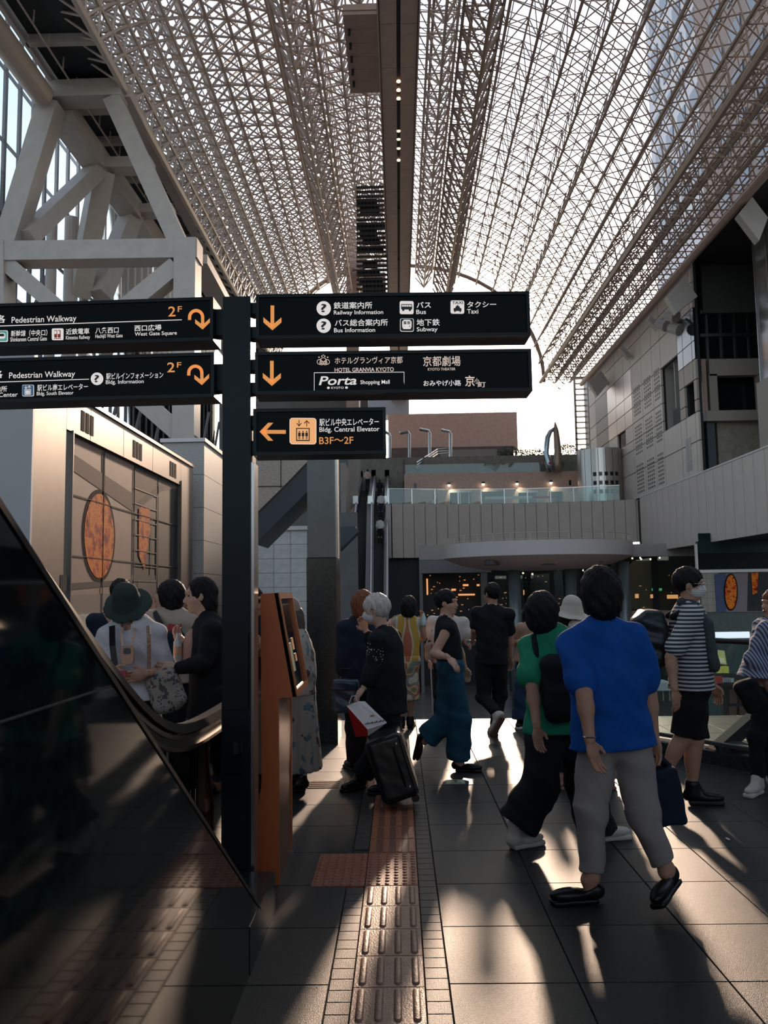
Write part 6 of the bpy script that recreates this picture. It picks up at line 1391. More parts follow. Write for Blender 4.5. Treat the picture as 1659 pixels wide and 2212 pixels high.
    def bag(s, name, m, c, half, yaw=None, rnd=.03, tilt=0, hp=None):
        yw = math.radians(yaw) if yaw is not None else 0; M = np.array([[math.cos(yw), -math.sin(yw), 0], [math.sin(yw), math.cos(yw), 0], [0, 0, 1.]])
        if tilt: t = math.radians(tilt); M = M@np.array([[math.cos(t), 0, math.sin(t)], [0, 1, 0], [-math.sin(t), 0, math.cos(t)]])
        e = SDF(); e.box(s.J(c), V3(*half), M, rnd); e.disp = folds(.004, 12, 9); V, Q = e.mesh(.010); return npmesh(name, [(V, Q, 0)], m, s.root if not hp else None)
    def strap(s, name, m, pts, wd=.03, th=.008): b = MB(); b.ribbon([Vector(p) if not isinstance(p, (tuple, list)) else Vector(s.J(p)) for p in pts], wd, th, up=Vector(s.ft)); return obj(name, b, m, s.root)
    def build(s):
        V, Q = s.body.mesh(s.h*.85); parts = [(V, Q, 0)]
        for h_ in s.hands: v, q = h_.mesh(.0045 if s.h < .014 else .007); parts.append((v, q, 0))
        npmesh('body', parts, s.skin, s.root)
        for name, sdf, m, hh in s.parts:
            V, Q = sdf.mesh(hh)
            if len(V): npmesh(name, [(V, Q, 0)], m, s.root)
        for name, m_, mm in getattr(s, 'raw', []): obj(name, m_, mm, s.root)
        return s
def bagobj(name, m, Y, c, half, label, cat='bag', yaw=0, tilt=0, rnd=.03, h=.01, group=None, amp=.005):
    yw, t = math.radians(yaw), math.radians(tilt); M = np.array([[math.cos(yw), -math.sin(yw), 0], [math.sin(yw), math.cos(yw), 0], [0, 0, 1.]])@np.array([[math.cos(t), 0, math.sin(t)], [0, 1, 0], [-math.sin(t), 0, math.cos(t)]])
    p = P(*c, Y=Y); r = empty(name, (p.x, p.y, p.z - half[2]), label, cat, group); e = SDF(); e.box(np.array(p), V3(*half), M, rnd); e.disp = folds(amp, 12, 9); V, Q = e.mesh(h); npmesh('body', [(V, Q, 0)], m, r); return r, p, M
def dressmat():
    m = mat('dress_print', (.42, .36, .25), .85); t = m.node_tree; b = t.nodes['Principled BSDF']; tc = t.nodes.new('ShaderNodeTexCoord'); sp = t.nodes.new('ShaderNodeSeparateXYZ'); t.links.new(tc.outputs['Object'], sp.inputs[0])
    def M_(op, a, b_=None):
        n = t.nodes.new('ShaderNodeMath'); n.operation = op
        for i, q in enumerate((a, b_)):
            if q is None: continue
            if isinstance(q, (int, float)): n.inputs[i].default_value = q
            else: t.links.new(q, n.inputs[i])
        return n.outputs[0]
    wv = M_('MULTIPLY', M_('SINE', M_('MULTIPLY', sp.outputs[2], 11.0)), .022); v = M_('ADD', M_('ABSOLUTE', M_('ADD', sp.outputs[0], -.01)), wv)
    r = t.nodes.new('ShaderNodeValToRGB'); r.color_ramp.interpolation = 'CONSTANT'; C_ = [(0, (.42, .12, .06)), (.10, (.5, .44, .32)), (.16, (.44, .27, .045)), (.40, (.5, .44, .32)), (.47, (.30, .32, .26))]
    while len(r.color_ramp.elements) < 5: r.color_ramp.elements.new(.5)
    for e, (p_, c) in zip(r.color_ramp.elements, C_): e.position = p_; e.color = (*c, 1)
    t.links.new(M_('MULTIPLY', v, 3.0), r.inputs[0])
    n = t.nodes.new('ShaderNodeTexNoise'); n.inputs['Scale'].default_value = 7; n.inputs['Detail'].default_value = 0; t.links.new(tc.outputs['Object'], n.inputs['Vector']); r2 = t.nodes.new('ShaderNodeValToRGB'); r2.color_ramp.interpolation = 'CONSTANT'
    C2 = [(0, (.5, .44, .32)), (.40, (.14, .22, .22)), (.47, (.42, .12, .06)), (.53, (.5, .44, .32)), (.58, (.40, .26, .05)), (.64, (.15, .22, .22))]
    while len(r2.color_ramp.elements) < 6: r2.color_ramp.elements.new(.5)
    for e, (p_, c) in zip(r2.color_ramp.elements, C2): e.position = p_; e.color = (*c, 1)
    t.links.new(n.outputs['Fac'], r2.inputs[0]); mx = t.nodes.new('ShaderNodeMixRGB'); t.links.new(M_('LESS_THAN', sp.outputs[2], .80), mx.inputs[0]); t.links.new(r.outputs[0], mx.inputs[1]); t.links.new(r2.outputs[0], mx.inputs[2]); t.links.new(mx.outputs[0], b.inputs['Base Color']); return m
# ---------------------------------------------------------------- 1 woman in blue
BLUE = cloth('royal_blue_linen', (.004, .075, .33), .12, 8)
GREYP = cloth('greige_cotton', (.30, .265, .245), .06, 5)
p = Person('woman in a loose royal blue top and beige cropped trousers, seen from behind, walking', 4.55, (1294, 1279), (1301, 1364), (1325, 1580), 8, hyaw=-8, h=.010, size=1.03, sw=.15)
p.arms(R=((1401, 1500, .02), (1413, 1590, .0), (1418, 1640, .0)), L=((1262, 1500, -.20), (1274, 1600, -.27), (1288, 1650, -.27), .35))
p.legs(R=((1388, 1755, -.02), (1440, 1878, -.06), (1398, 1945, -.26)), L=((1277, 1760, .0), (1278, 1895, .0), (1222, 1925, -.02)))
p.top(BLUE, .038, hem=(1322, 1612), sleeve=.72, sl_r=.035, flare=.04, name='blue_top', amp=.010, neckcut=.088)
p.trousers(GREYP, (.105, .082, .062), ends=.90, amp=.006); p.hair(HAIRB, 'bob', vol=.022); p.shoes(SHOEB, kind='flat', name='loafer'); p.build()
m_ = MB(); w_ = p.arm['L'][2]; m_.path([Vector(w_) + Vector((.031*math.cos(t), .03*math.sin(t), .02)) for t in np.linspace(0, 2*PI, 14)], .003, 5); obj('bracelet', m_, M_metal, p.root)
r_, c_, M_ = bagobj('tote_bag', NAVYC, 4.65, (1428, 1712), (.085, .13, .15), 'dark navy cloth bag carried in the right hand of the woman in blue', tilt=8)
mb = MB(); h_ = Vector(p.arm['R'][2]) + Vector(p.arm['R'][3])*.10; mb.ribbon([c_ + Vector((-.05, 0, .13)), h_, c_ + Vector((.06, 0, .12))], .05, .02); mb.ribbon([c_ + Vector((-.02, .08, .13)), h_ + Vector((0, .02, 0))], .06, .02); obj('handle', mb, NAVYC, r_)
# ---------------------------------------------------------------- 2 woman in green
GREEN = cloth('green_cotton', (.015, .22, .11), .12, 8)
p = Person('woman in a green short-sleeved top with black backpack and wide black trousers', 5.52, (1172, 1322), (1192, 1377), (1208, 1545), 18, hyaw=20, h=.011, size=.98, sw=.15)
p.arms(R=((1238, 1470, .1), (1245, 1540, .1)), L=((1150, 1485, -.18), (1160, 1570, -.27), (1163, 1610, -.27)))
p.legs(R=((1262, 1700, .1), (1296, 1812, .1), (1322, 1832, .12)), L=((1168, 1695, -.05), (1112, 1790, -.05), (1142, 1822, .0)))
p.top(GREEN, .035, hem=(1205, 1580), sleeve=.72, sl_r=.05, flare=.045, name='green_top', amp=.008)
p.trousers(BLACKC, (.12, .125, .135), ends=.88, amp=.008); p.hair(HAIRB, 'bobround', vol=.022); p.shoes(SHOEW, SOLE, name='sneaker')
e = SDF(); bc = p.neck - p.up*.30 - p.ft*.20 + p.r*.07; e.box(bc, V3(.135, .085, .21), p.M, .07); e.box(bc - p.ft*.06 - p.up*.08, V3(.10, .05, .10), p.M, .04, .03); e.disp = folds(.005, 10, 8); p.parts.append(('backpack', e, BLACKC, .010))
e = SDF()
for q in (1, -1): e.cone(p.neck + p.r*.09*q - p.ft*.155 - p.up*.12, p.neck + p.r*.10*q - p.ft*.06 + p.up*.012, .024, .024, .01); e.cone(p.neck + p.r*.10*q - p.ft*.06 + p.up*.012, p.neck + p.r*.10*q + p.up*.008 + p.ft*.04, .024, .024, .01); e.cone(p.neck + p.r*.10*q + p.up*.008 + p.ft*.04, p.neck + p.r*.12*q - p.up*.16 + p.ft*.12, .022, .022, .01)
p.parts.append(('shoulder_strap', e, BLACKC, .009)); p.build()
# ---------------------------------------------------------------- 3 woman in white bucket hat
HATW = cloth('cream_canvas', (.55, .49, .42), .05)
p = Person('masked woman in a cream bucket hat between the green and blue tops', 7.2, (1236, 1337), (1240, 1372), (1256, 1520), 165, hyaw=150, hpitch=-8, skin=SKIN2, h=.013, size=.98)
p.arms(hand=True); p.legs(R=((1225, 1605), (1218, 1672), (1212, 1692, -.12)), L=((1290, 1605), (1304, 1675), (1316, 1694, -.14)))
p.face(mask=True); p.hair(HAIRB, 'bob', vol=.012); p.buckethat(HATW, 'bucket_hat'); p.top(BLACKC, .025, sleeve=1.6, neckcut=.06); p.trousers(BLACKC, (.10, .09, .085), ends=.9); p.shoes(mat('shoe_tan', (.25, .13, .09), .4), kind='sandal', name='sandal')
e = SDF(); e.cone(p.neck + p.r*-.07 + p.ft*.03, p.neck + p.r*-.06 + p.ft*.13 - p.up*.12, .035, .03, .02); e.cone(p.neck + p.r*.07 + p.ft*.03, p.neck + p.r*.05 + p.ft*.13 - p.up*.14, .035, .03, .02); e.cone(p.neck + p.r*-.07, p.neck + p.r*.07 - p.ft*.05, .03, .03, .03); p.parts.append(('towel', e, WHITEC, .009)); p.build()
# ---------------------------------------------------------------- 4 man in striped shirt
STR = stripes('navy_white_stripe', (.018, .03, .045), (.55, .53, .53), 34, duty=.52)
p = Person('man in a navy and white striped T-shirt, mask, grey scarf, black shorts and backpack', 6.5, (1490, 1263), (1486, 1314), (1493, 1478), 100, hyaw=118, hpitch=-3, h=.011, size=1.04, sw=.165, fat=1.12)
p.arms(R=((1449, 1420, -.20), (1457, 1490, -.27), (1462, 1525, -.27)), L=((1520, 1420, .15), (1541, 1478, .18), (1546, 1492, .18)))
p.legs(R=((1478, 1592, -.02), (1437, 1668, .0), (1436, 1702, .0)), L=((1502, 1600, .02), (1494, 1702, .03), (1545, 1728, .0)))
p.top(STR, .028, hem=(1493, 1488), sleeve=.78, sl_r=.028, flare=.03, name='striped_shirt', amp=.004, front=.045)
p.trousers(BLACKC, (.115, .10, .1), upto='knee', name='shorts', ends=.96); p.face(mask=True, glasses='clear'); p.hair(HAIRB, 'short', vol=.018, fringe=-.015); p.shoes(SHOEB, mat('sole_black', (.01, .01, .01), .6), name='sneaker')
SCARF = cloth('grey_scarf', (.05, .062, .062), .15)
e = SDF(); e.cone(p.neck + p.r*.08 + p.ft*.02 + p.up*.03, p.neck + p.r*.155 + p.ft*.11 - p.up*.12, .038, .038, .02); e.cone(p.neck + p.r*.155 + p.ft*.11 - p.up*.12, p.neck + p.r*.16 + p.ft*.145 - p.up*.43, .038, .042, .02); e.cone(p.neck - p.r*.08 + p.up*.02, p.neck + p.r*.09 - p.ft*.06 + p.up*.05, .032, .036, .02); e.cone(p.neck - p.r*.09 + p.up*.01, p.neck - p.r*.05 + p.ft*.13 - p.up*.3, .035, .035, .02); e.disp = folds(.003, 14, 9); p.parts.append(('scarf', e, SCARF, .009))
e = SDF(); e.cone(p.leg['L'][1]*.12 + p.leg['L'][2]*.88, p.leg['L'][2], .042, .045, .01); p.parts.append(('sock', e, BLACKC, .009))
e = SDF(); bc = p.neck - p.up*.23 - p.ft*.28 + p.r*.02; e.box(bc, V3(.15, .115, .22), p.M, .07); e.box(bc - p.ft*.08 + p.up*.02, V3(.12, .07, .15), p.M, .05, .04); e.disp = folds(.010, 8, 7); p.parts.append(('backpack', e, mat('backpack_nylon', (.008, .014, .018), .42, 0, .3, 6, .3, 40), .011))
e = SDF()
for q in (1, -1): e.cone(p.neck + p.r*.12*q - p.ft*.13 - p.up*.06, p.neck + p.r*.12*q + p.up*.005, .026, .026, .01); e.cone(p.neck + p.r*.12*q + p.up*.005, p.neck + p.r*.14*q - p.up*.24 + p.ft*.13, .026, .022, .01)
p.parts.append(('shoulder_strap', e, BLACKC, .009)); p.build()
# ---------------------------------------------------------------- 5 woman at right edge
BSTR = stripes('blue_white_stripe', (.30, .31, .35), (.03, .06, .14), 42, axis=0, slant=.35)
p = Person('brown-haired woman in a blue striped blouse, cut by the right edge', 6.85, (1672, 1305), (1664, 1352), (1662, 1500), -60, hyaw=-100, h=.012, size=.97)
p.arms(R=((1652, 1440, .1), (1670, 1480, .1)), L=((1640, 1425, -.1), (1656, 1470, -.15)))
p.legs(R=((1662, 1600, .1), (1672, 1690, .15), (1690, 1706, .1)), L=((1634, 1590, -.05), (1637, 1682, -.02), (1625, 1704, -.10)))
p.top(BSTR, .05, hem=(1655, 1462), sleeve=1.3, sl_r=.06, flare=.10, name='striped_blouse', amp=.012); p.top(cloth('pink_beige', (.36, .25, .21), .06), .012, hem=(1660, 1482), sleeve=0, name='undershirt', amp=.003)
p.trousers(BLACKC, (.10, .068, .055), ends=.96); p.hair(HAIRBR, 'long', vol=.016); p.shoes(SHOEW, SOLE, name='sneaker'); p.face(); p.build()
e = p.bag('shoulder_bag', BLACKC, (1622, 1502, -.22), (.09, .06, .13), 20, .04, 25)
# ---------------------------------------------------------------- 6 woman in jeans
JEAN = cloth('teal_denim', (.012, .06, .10), .25, 9)
p = Person('woman in a black sleeveless top and wide blue jeans striding to the right', 7.78, (966, 1302), (963, 1345), (972, 1443), 85, hyaw=118, skin=SKIN2, h=.012, size=.97, sw=.13)
p.arms(R=((938, 1412, -.14), (968, 1420, -.24), (985, 1440, -.27), .35), L=((992, 1405, .15), (1003, 1440, .22)))
p.legs(R=((992, 1555, -.02), (990, 1645, .0), (1022, 1660, -.03)), L=((966, 1550, .05), (920, 1596, .1), (910, 1622, .12)))
p.top(BLACKC, .010, hem=(973, 1425), sleeve=0, name='sleeveless_top', amp=.002, neckcut=.085, vneck=.02); p.trousers(JEAN, (.108, .112, .115), ends=.93, amp=.007, waist=.10, name='jeans')
p.face(); p.hair(HAIRB, 'bun', vol=.013, fringe=.02); p.shoes(SHOEB, kind='sandal', name='sandal'); p.build()
# ---------------------------------------------------------------- 7 man in black
p = Person('man in a black polo shirt and white sneakers, walking away', 9.6, (1062, 1283), (1064, 1315), (1062, 1422), 15, hyaw=-35, h=.013, size=1.02, sw=.175)
p.arms(R=((1102, 1375, .05), (1104, 1420, .1)), L=((1026, 1360, .05), (1022, 1378, .3))); p.legs(R=((1080, 1500, .05), (1068, 1575, .0), (1060, 1590, .22)), L=((1044, 1505, -.02), (1075, 1545, -.28), (1052, 1590, -.25)))
p.top(BLACKC, .022, hem=(1062, 1435), sleeve=.7, sl_r=.02, flare=.02, name='polo_shirt'); p.trousers(cloth('black_trouser', (.008, .009, .01)), (.10, .08, .062), ends=.92); p.hair(HAIRB, 'short', vol=.010); p.shoes(SHOEW, mat('sole_brown', (.16, .09, .06), .6), name='sneaker')
e = SDF(); e.cone(p.neck - p.r*.035 + p.up*.045 - p.ft*.045, p.neck + p.r*.045 + p.up*.04 - p.ft*.045, .02, .02, .01); p.parts.append(('collar', e, WHITEC, .008)); p.build()
# ---------------------------------------------------------------- 8 woman in beige
p = Person('woman in a sandy T-shirt and long blue skirt at the deck edge', 10.2, (1148, 1325), (1150, 1352), (1140, 1440), 150, hyaw=160, hpitch=-25, h=.014, size=.95)
p.arms(R=((1108, 1385, 0), (1140, 1388, -.25)), L=((1172, 1390), (1150, 1385, -.25))); p.legs(R=((1128, 1505), (1125, 1555), (1120, 1566, -.15)), L=((1148, 1505), (1150, 1555), (1152, 1566, -.15)))
p.top(cloth('sand_tee', (.34, .22, .145), .06), .03, hem=(1140, 1432), sleeve=.85, sl_r=.035, flare=.03, name='tee_shirt'); p.skirt(cloth('slate_blue', (.02, .05, .10), .1), (1136, 1552), .15, .20); p.hair(HAIRB, 'mid'); p.shoes(SHOEB, SOLE, name='sneaker'); p.build()
# ---------------------------------------------------------------- 9 woman in patterned dress
DRS = dressmat()
p = Person('woman in a sleeveless yellow, orange and teal patterned dress, seen from behind', 10.2, (884, 1310), (878, 1335), (879, 1430), 0, hyaw=15, h=.012, size=.97, sw=.14)
p.arms(R=((914, 1378, .1), (914, 1346, .05), (914, 1338, .05)), L=((838, 1355, -.02), (846, 1340, .1), (856, 1336, .1))); p.legs(R=((887, 1498), (886, 1556), (890, 1568, .15)), L=((868, 1498), (867, 1556), (863, 1568, .15)))
p.top(DRS, .012, hem=(879, 1440), sleeve=0, name='dress_bodice', amp=.003, neckcut=.07); p.skirt(DRS, (879, 1512), .135, .165, name='dress_skirt'); p.hair(HAIRB, 'bob', vol=.018); p.shoes(SHOEB, name='shoe'); p.build()
a = P(915, 1352, Y=10.18); mb = MB(); mb.lathe([(.001, 0), (.03, 0), (.032, .02), (.032, .10), (.014, .13), (.013, .15), (.001, .15)], (a.x, a.y, a.z), 12); obj('drink_bottle', mb, mat('bottle_pale', (.5, .6, .6), .2), smooth=True, label='pale drink bottle raised by the woman in the patterned dress', cat='bottle')
# ---------------------------------------------------------------- 10 person with white sleeves behind
p = Person('person in a white T-shirt hidden behind the woman in jeans, only sleeves showing', 10.55, (967, 1312), (967, 1336), (965, 1440), 180, h=.014, size=1.0, sw=.19)
p.arms(R=((938, 1385, 0), (932, 1420, -.1)), L=((1008, 1385, 0), (1014, 1393, -.25))); p.legs(R=((952, 1500), (950, 1550), (948, 1560, -.2)), L=((978, 1500), (980, 1550), (982, 1560, -.2)))
p.top(WHITEC, .03, sleeve=.6, sl_r=.05, name='white_tee'); p.trousers(BLACKC, (.1, .09, .08)); p.hair(HAIRB, 'short'); p.shoes(SHOEB); p.build()
r_, c_, M_ = bagobj('shoulder_bag', cloth('straw_pink', (.38, .25, .19), .1), 10.3, (928, 1408), (.06, .05, .12), 'cream and red bucket-shaped shoulder bag left of the woman in jeans', rnd=.04); mb = MB(); mb.ribbon([c_ + Vector((-.04, 0, .1)), P(934, 1360, Y=10.3), c_ + Vector((.04, 0, .1))], .012, .012); obj('strap', mb, M_panelw, r_)
mb = MB(); mb.box(c_.x + .02, c_.x + .035, c_.y - .055, c_.y - .05, c_.z - .1, c_.z + .1); obj('stripe', mb, LIPM, r_)
mb = MB(); mb.tube(P(930, 1430, Y=10.2), P(936, 1561, Y=10.2), .008, n=6); mb.ball(P(936, 1562, Y=10.2), .014, 6); mb.tube(P(930, 1430, Y=10.2), P(925, 1426, Y=10.2), .012, n=6); obj('walking_stick', mb, M_panelw, label='thin pale walking stick standing left of the woman in jeans', cat='stick')
a = P(1018, 1386, Y=10.1); mb = MB(); mb.box(a.x - .06, a.x + .05, a.y - .02, a.y, a.z - .02, a.z + .02); obj('phone', mb, mat('phone_teal', (.1, .22, .24), .3), label='teal phone case held up between the woman in jeans and the man in black', cat='phone')
# ---------------------------------------------------------------- 11 silver-haired woman with suitcase
p = Person('silver-haired masked woman in black lace top pulling a suitcase', 7.05, (811, 1318), (832, 1366), (836, 1515), -68, hyaw=-80, hpitch=-8, skin=SKIN2, h=.012, size=1.0, fat=1.1)
p.arms(R=((818, 1420, .1), (790, 1362, .12), (784, 1348, .1), .8), L=((808, 1440, -.18), (786, 1485, -.24), (770, 1508, -.26), .7)); p.legs(R=((822, 1610, .1), (780, 1680, .12), (762, 1694, .05)), L=((852, 1610, -.08), (848, 1690, -.05), (820, 1708, -.1)))
p.top(BLACKC, .028, hem=(836, 1540), sleeve=1.75, sl_r=.025, flare=.04, name='black_top'); p.trousers(BLACKC, (.11, .10, .095), ends=.93); p.face(mask=True); p.hair(HAIRS, 'short', vol=.026); p.shoes(SHOEB, name='shoe')
rn = random.Random(5); mb = MB(); a_, e_, w2, _ = p.arm['L']
for k in range(150):
    t = rn.random()*1.15; th = rn.random()*2*PI; c = a_ + (e_ - a_)*t if t < 1 else e_ + (w2 - e_)*(t - 1); d = nrm(p.r*math.cos(th) + p.ft*math.sin(th)); q_ = c + d*(.078 - .012*t); mb.ball(q_, .0055, 4)
obj('sequin', mb, mat('sequin_pale', (.5, .42, .35), .3, .5), p.root, kind='stuff'); p.build()
# suitcase
r_, c_, M_ = bagobj('suitcase', mat('suitcase_black', (.008, .012, .015), .35), 6.62, (847, 1650), (.145, .20, .25), 'large black soft suitcase tilted on its wheels, pulled by the silver-haired woman', 'suitcase', yaw=0, tilt=17, rnd=.05, amp=.0012)
ux = Vector(M_[0]); uz = Vector(M_[2]); mb = MB()
for yy in (-.08, .08): mb.tube(c_ + uz*.24 + ux*-.10 + Vector((0, yy, 0)), c_ + uz*.46 + ux*-.12 + Vector((0, yy, 0)), .008, n=6)
mb.tube(c_ + uz*.46 + ux*-.12 + Vector((0, -.09, 0)), c_ + uz*.46 + ux*-.12 + Vector((0, .09, 0)), .014, n=6); obj('pull_handle', mb, M_black, r_)
for q in (-1, 1):
    mb = MB(); wc = c_ + uz*-.27 + ux*.10 + Vector((0, q*.12, 0)); mb.tube(wc + Vector((0, -.015, 0)), wc + Vector((0, .015, 0)), .03, n=14); obj('wheel', mb, M_rubber, r_)
mb = MB()
for s0 in (-.16, .16): mb.ribbon([c_ + ux*(-.08 + k*.04)*1.0 + uz*(.23 if False else 0) + Vector((0, -.203, 0)) + uz*(s0*0) for k in range(2)], .01, .01)
mb = MB(); mb.path([c_ + ux*.06 + uz*(.15 - k*.03) + Vector((0, -.212 - .015*math.sin(k/10*PI), 0)) for k in range(11)], .009, 6); obj('side_handle', mb, M_black, r_)
mb = MB(); mb.path([c_ + ux*a + uz*b + Vector((0, -.206, 0)) for a, b in ((-.125, -.22), (-.125, .22), (.125, .22), (.125, -.22), (-.125, -.22))], .005, 5); obj('zip', mb, M_black, r_)
mb = MB(); mb.ball(c_ + ux*.09 + uz*.17 + Vector((0, -.215, 0)), .012, 6); mb.ball(c_ + ux*.09 + uz*-.16 + Vector((0, -.215, 0)), .012, 6); obj('zip_pull', mb, M_metal, r_)
# shopping bag
YB = 6.42; sb_ = empty('shopping_bag', P(790, 1590, Y=YB), 'white and red paper shopping bag resting on top of the black suitcase', 'bag')
def pb(pts, name, m, d=0, th=.004): mb = MB(); mb.prism([P(x, y, Y=YB + dd) for x, y, dd in pts], (0, th, 0)); return obj(name, mb, m, sb_)
WP = mat('bag_white', (.60, .57, .54), .5); RP = mat('bag_red', (.45, .01, .012), .4)
pb([(749, 1525, .0), (773, 1515, .05), (835, 1562, .05), (794, 1576, -.06)], 'front_panel', WP); pb([(749, 1525, 0), (794, 1576, -.06), (795, 1590, -.05), (768, 1592, .02)], 'side_panel', RP); pb([(794, 1576, -.06), (835, 1562, .05), (812, 1580, .05), (795, 1590, -.05)], 'bottom_panel', mat('bag_shade', (.45, .42, .4), .5)); pb([(773, 1515, .06), (788, 1515, .12), (835, 1560, .12), (835, 1562, .06)], 'back_panel', WP)
mb = MB()
for k in range(14): t = k/13; x = 789 + 40*t; y = 1562 - 3*t; mb.box(*[v for v in (lambda q: (q.x - .004, q.x + .004, q.y - .004, q.y))(P(x, y, Y=YB - .052 + .095*t))], P(x, y, Y=YB).z - .004, P(x, y, Y=YB).z + .003 + .007*((k*7) % 3)/2)
obj('printed_lettering', mb, M_ink, sb_)
mb = MB(); q = P(804, 1546, Y=YB - .02); mb.box(q.x - .015, q.x + .015, q.y - .012, q.y - .008, q.z - .006, q.z + .006); obj('printed_logo', mb, mat('gold_ink', (.4, .22, .08), .4), sb_)
mb = MB(); mb.path([P(x, y, Y=YB + .02) for x, y in ((754, 1520), (760, 1504), (768, 1503), (772, 1517))], .005, 6); obj('handle', mb, WP, sb_)
# ---------------------------------------------------------------- 12 brown-haired woman
p = Person('woman with reddish brown bobbed hair in a dark navy jacket, behind the silver-haired woman', 7.85, (783, 1306), (778, 1345), (775, 1475), -35, hyaw=-10, h=.012, size=1.0)
p.arms(L=((747, 1410, -.1), (737, 1455, -.1), (735, 1475, -.1)), R=((800, 1420, .1), (790, 1440, .1))); p.legs(R=((785, 1570), (790, 1648), (780, 1664, .15)), L=((768, 1570), (766, 1648), (755, 1664, .12)))
p.top(NAVYC, .035, hem=(775, 1490), sleeve=1.8, sl_r=.04, flare=.04, name='jacket'); p.trousers(BLACKC, (.105, .09, .08)); p.hair(HAIRBR, 'bobround', vol=.022); p.shoes(SHOEB); p.build()
r_, c_, M_ = bagobj('handbag', mat('bag_bluegrey', (.02, .045, .07), .35, 0, .3, 6), 7.6, (748, 1503), (.12, .06, .15), 'slate blue handbag hanging in front of the dark column', rnd=.035); mb = MB(); mb.path([c_ + Vector((-.07, 0, .14)), c_ + Vector((-.04, 0, .24)), c_ + Vector((.04, 0, .24)), c_ + Vector((.07, 0, .14))], .008, 6); obj('handle', mb, SHOEB, r_); mb = MB(); mb.box(c_.x - .12, c_.x + .12, c_.y - .066, c_.y - .058, c_.z + .05, c_.z + .065); obj('trim', mb, SHOEB, r_)
# ---------------------------------------------------------------- 13 girl in floral dress
FLO = patches('floral_print', (.36, .32, .27), [((.05, .10, .15), 1.0), ((.10, .05, .05), .8), ((.12, .18, .20), 1.3)], 9, .28)
p = Person('woman with long ash hair in a pale floral dress standing at the orange kiosk', 7.2, (628, 1340), (642, 1380), (645, 1490), -80, hyaw=-95, hpitch=-10, skin=SKIN2, h=.013, size=.97)
p.arms(R=((640, 1450, .1), (610, 1470, .1)), L=((650, 1455, -.1), (622, 1470, -.15))); p.legs(R=((640, 1600), (636, 1682, .05), (610, 1698, .0)), L=((655, 1600, -.1), (652, 1684, -.1), (625, 1702, -.15)))
p.top(FLO, .03, hem=(645, 1500), sleeve=1.5, sl_r=.045, flare=.03, name='dress_bodice'); p.skirt(FLO, (652, 1662), .16, .225, name='dress_skirt', start=.1, pleat=.010); p.hair(HAIRG, 'long', vol=.014); p.shoes(SHOEB)
g_ = lambda x, y, z: p.hd + p.hr*x + p.hf*y + p.hu*z
e = SDF(); e.cone(g_(0, -.02, .085), g_(0, -.02, .12), .085, .08, .01); p.parts.append(('beret', e, cloth('beret_cream', (.3, .24, .19)), .008))
for sd in 'RL': e = SDF(); an, kn = p.leg[sd][2], p.leg[sd][1]; e.cone(an + (kn - an)*.35, an, .045, .042, .01); p.parts.append(('sock', e, WHITEC, .009))
p.build()
# ---------------------------------------------------------------- 14 man with sunglasses
p = Person('man with sunglasses in a black T-shirt glimpsed between signpost and kiosk', 6.6, (545, 1300), (540, 1338), (542, 1490), 150, hyaw=125, h=.012, size=1.0)
p.arms(R=((505, 1420), (520, 1470, -.2)), L=((562, 1420, .0), (560, 1395, -.2), None, .6)); p.legs(R=((530, 1590), (528, 1690), (522, 1712, -.15)), L=((556, 1590), (558, 1690), (566, 1712, -.15)))
p.top(BLACKC, .025, sleeve=.8, sl_r=.03, name='tee_shirt'); p.trousers(NAVYC, (.1, .085, .07)); p.face(glasses='sun'); p.hair(HAIRB, 'short', vol=.012); p.shoes(SHOEB); p.build()
# ---------------------------------------------------------------- 15 woman in white blouse and olive bucket hat
OLIVE = cloth('olive_canvas', (.035, .05, .045), .15)
p = Person('woman in a white blouse and dark olive bucket hat looking down into her bag', 5.8, (276, 1318), (283, 1362), (290, 1500), 172, hyaw=178, hpitch=-38, h=.011, size=1.02, sw=.16, fat=1.08)
p.arms(R=((214, 1440, -.05), (240, 1450, -.28), (262, 1458, -.30), .7), L=((350, 1450, -.02), (318, 1455, -.24), (282, 1462, -.30), .5)); p.legs(R=((270, 1620), (268, 1740), (262, 1760, -.15)), L=((310, 1620), (314, 1740), (318, 1760, -.15)))
p.top(cloth('white_linen', (.56, .53, .54), .05, 7, bump=.5, bs=60), .04, hem=(292, 1512), sleeve=1.0, sl_r=.05, flare=.05, name='blouse', amp=.010, neckcut=.06, vneck=.05); p.skirt(BLACKC, (290, 1650), .17, .22)
e = SDF(); g_ = lambda x, y, z: p.hd + p.hr*x + p.hf*y + p.hu*z; p.face(mask=True); p.hair(HAIRB, 'short', vol=.008); p.buckethat(OLIVE, 'bucket_hat', r=.09); p.shoes(SHOEB, name='shoe')
e = SDF(); e.cone(p.neck - p.r*.05 + p.up*.01 + p.ft*.04, p.neck + p.ft*.12 - p.up*.06, .022, .012, .02); e.cone(p.neck + p.r*.05 + p.up*.01 + p.ft*.04, p.neck + p.ft*.12 - p.up*.06, .022, .012, .02); e.cone(p.neck - p.r*.06 - p.ft*.03, p.neck + p.r*.06 - p.ft*.03, .024, .024, .03); p.parts.append(('collar', e, MATS['white_linen'], .008)); p.build()
PE = mat('peach_plastic', (.50, .27, .18), .4)
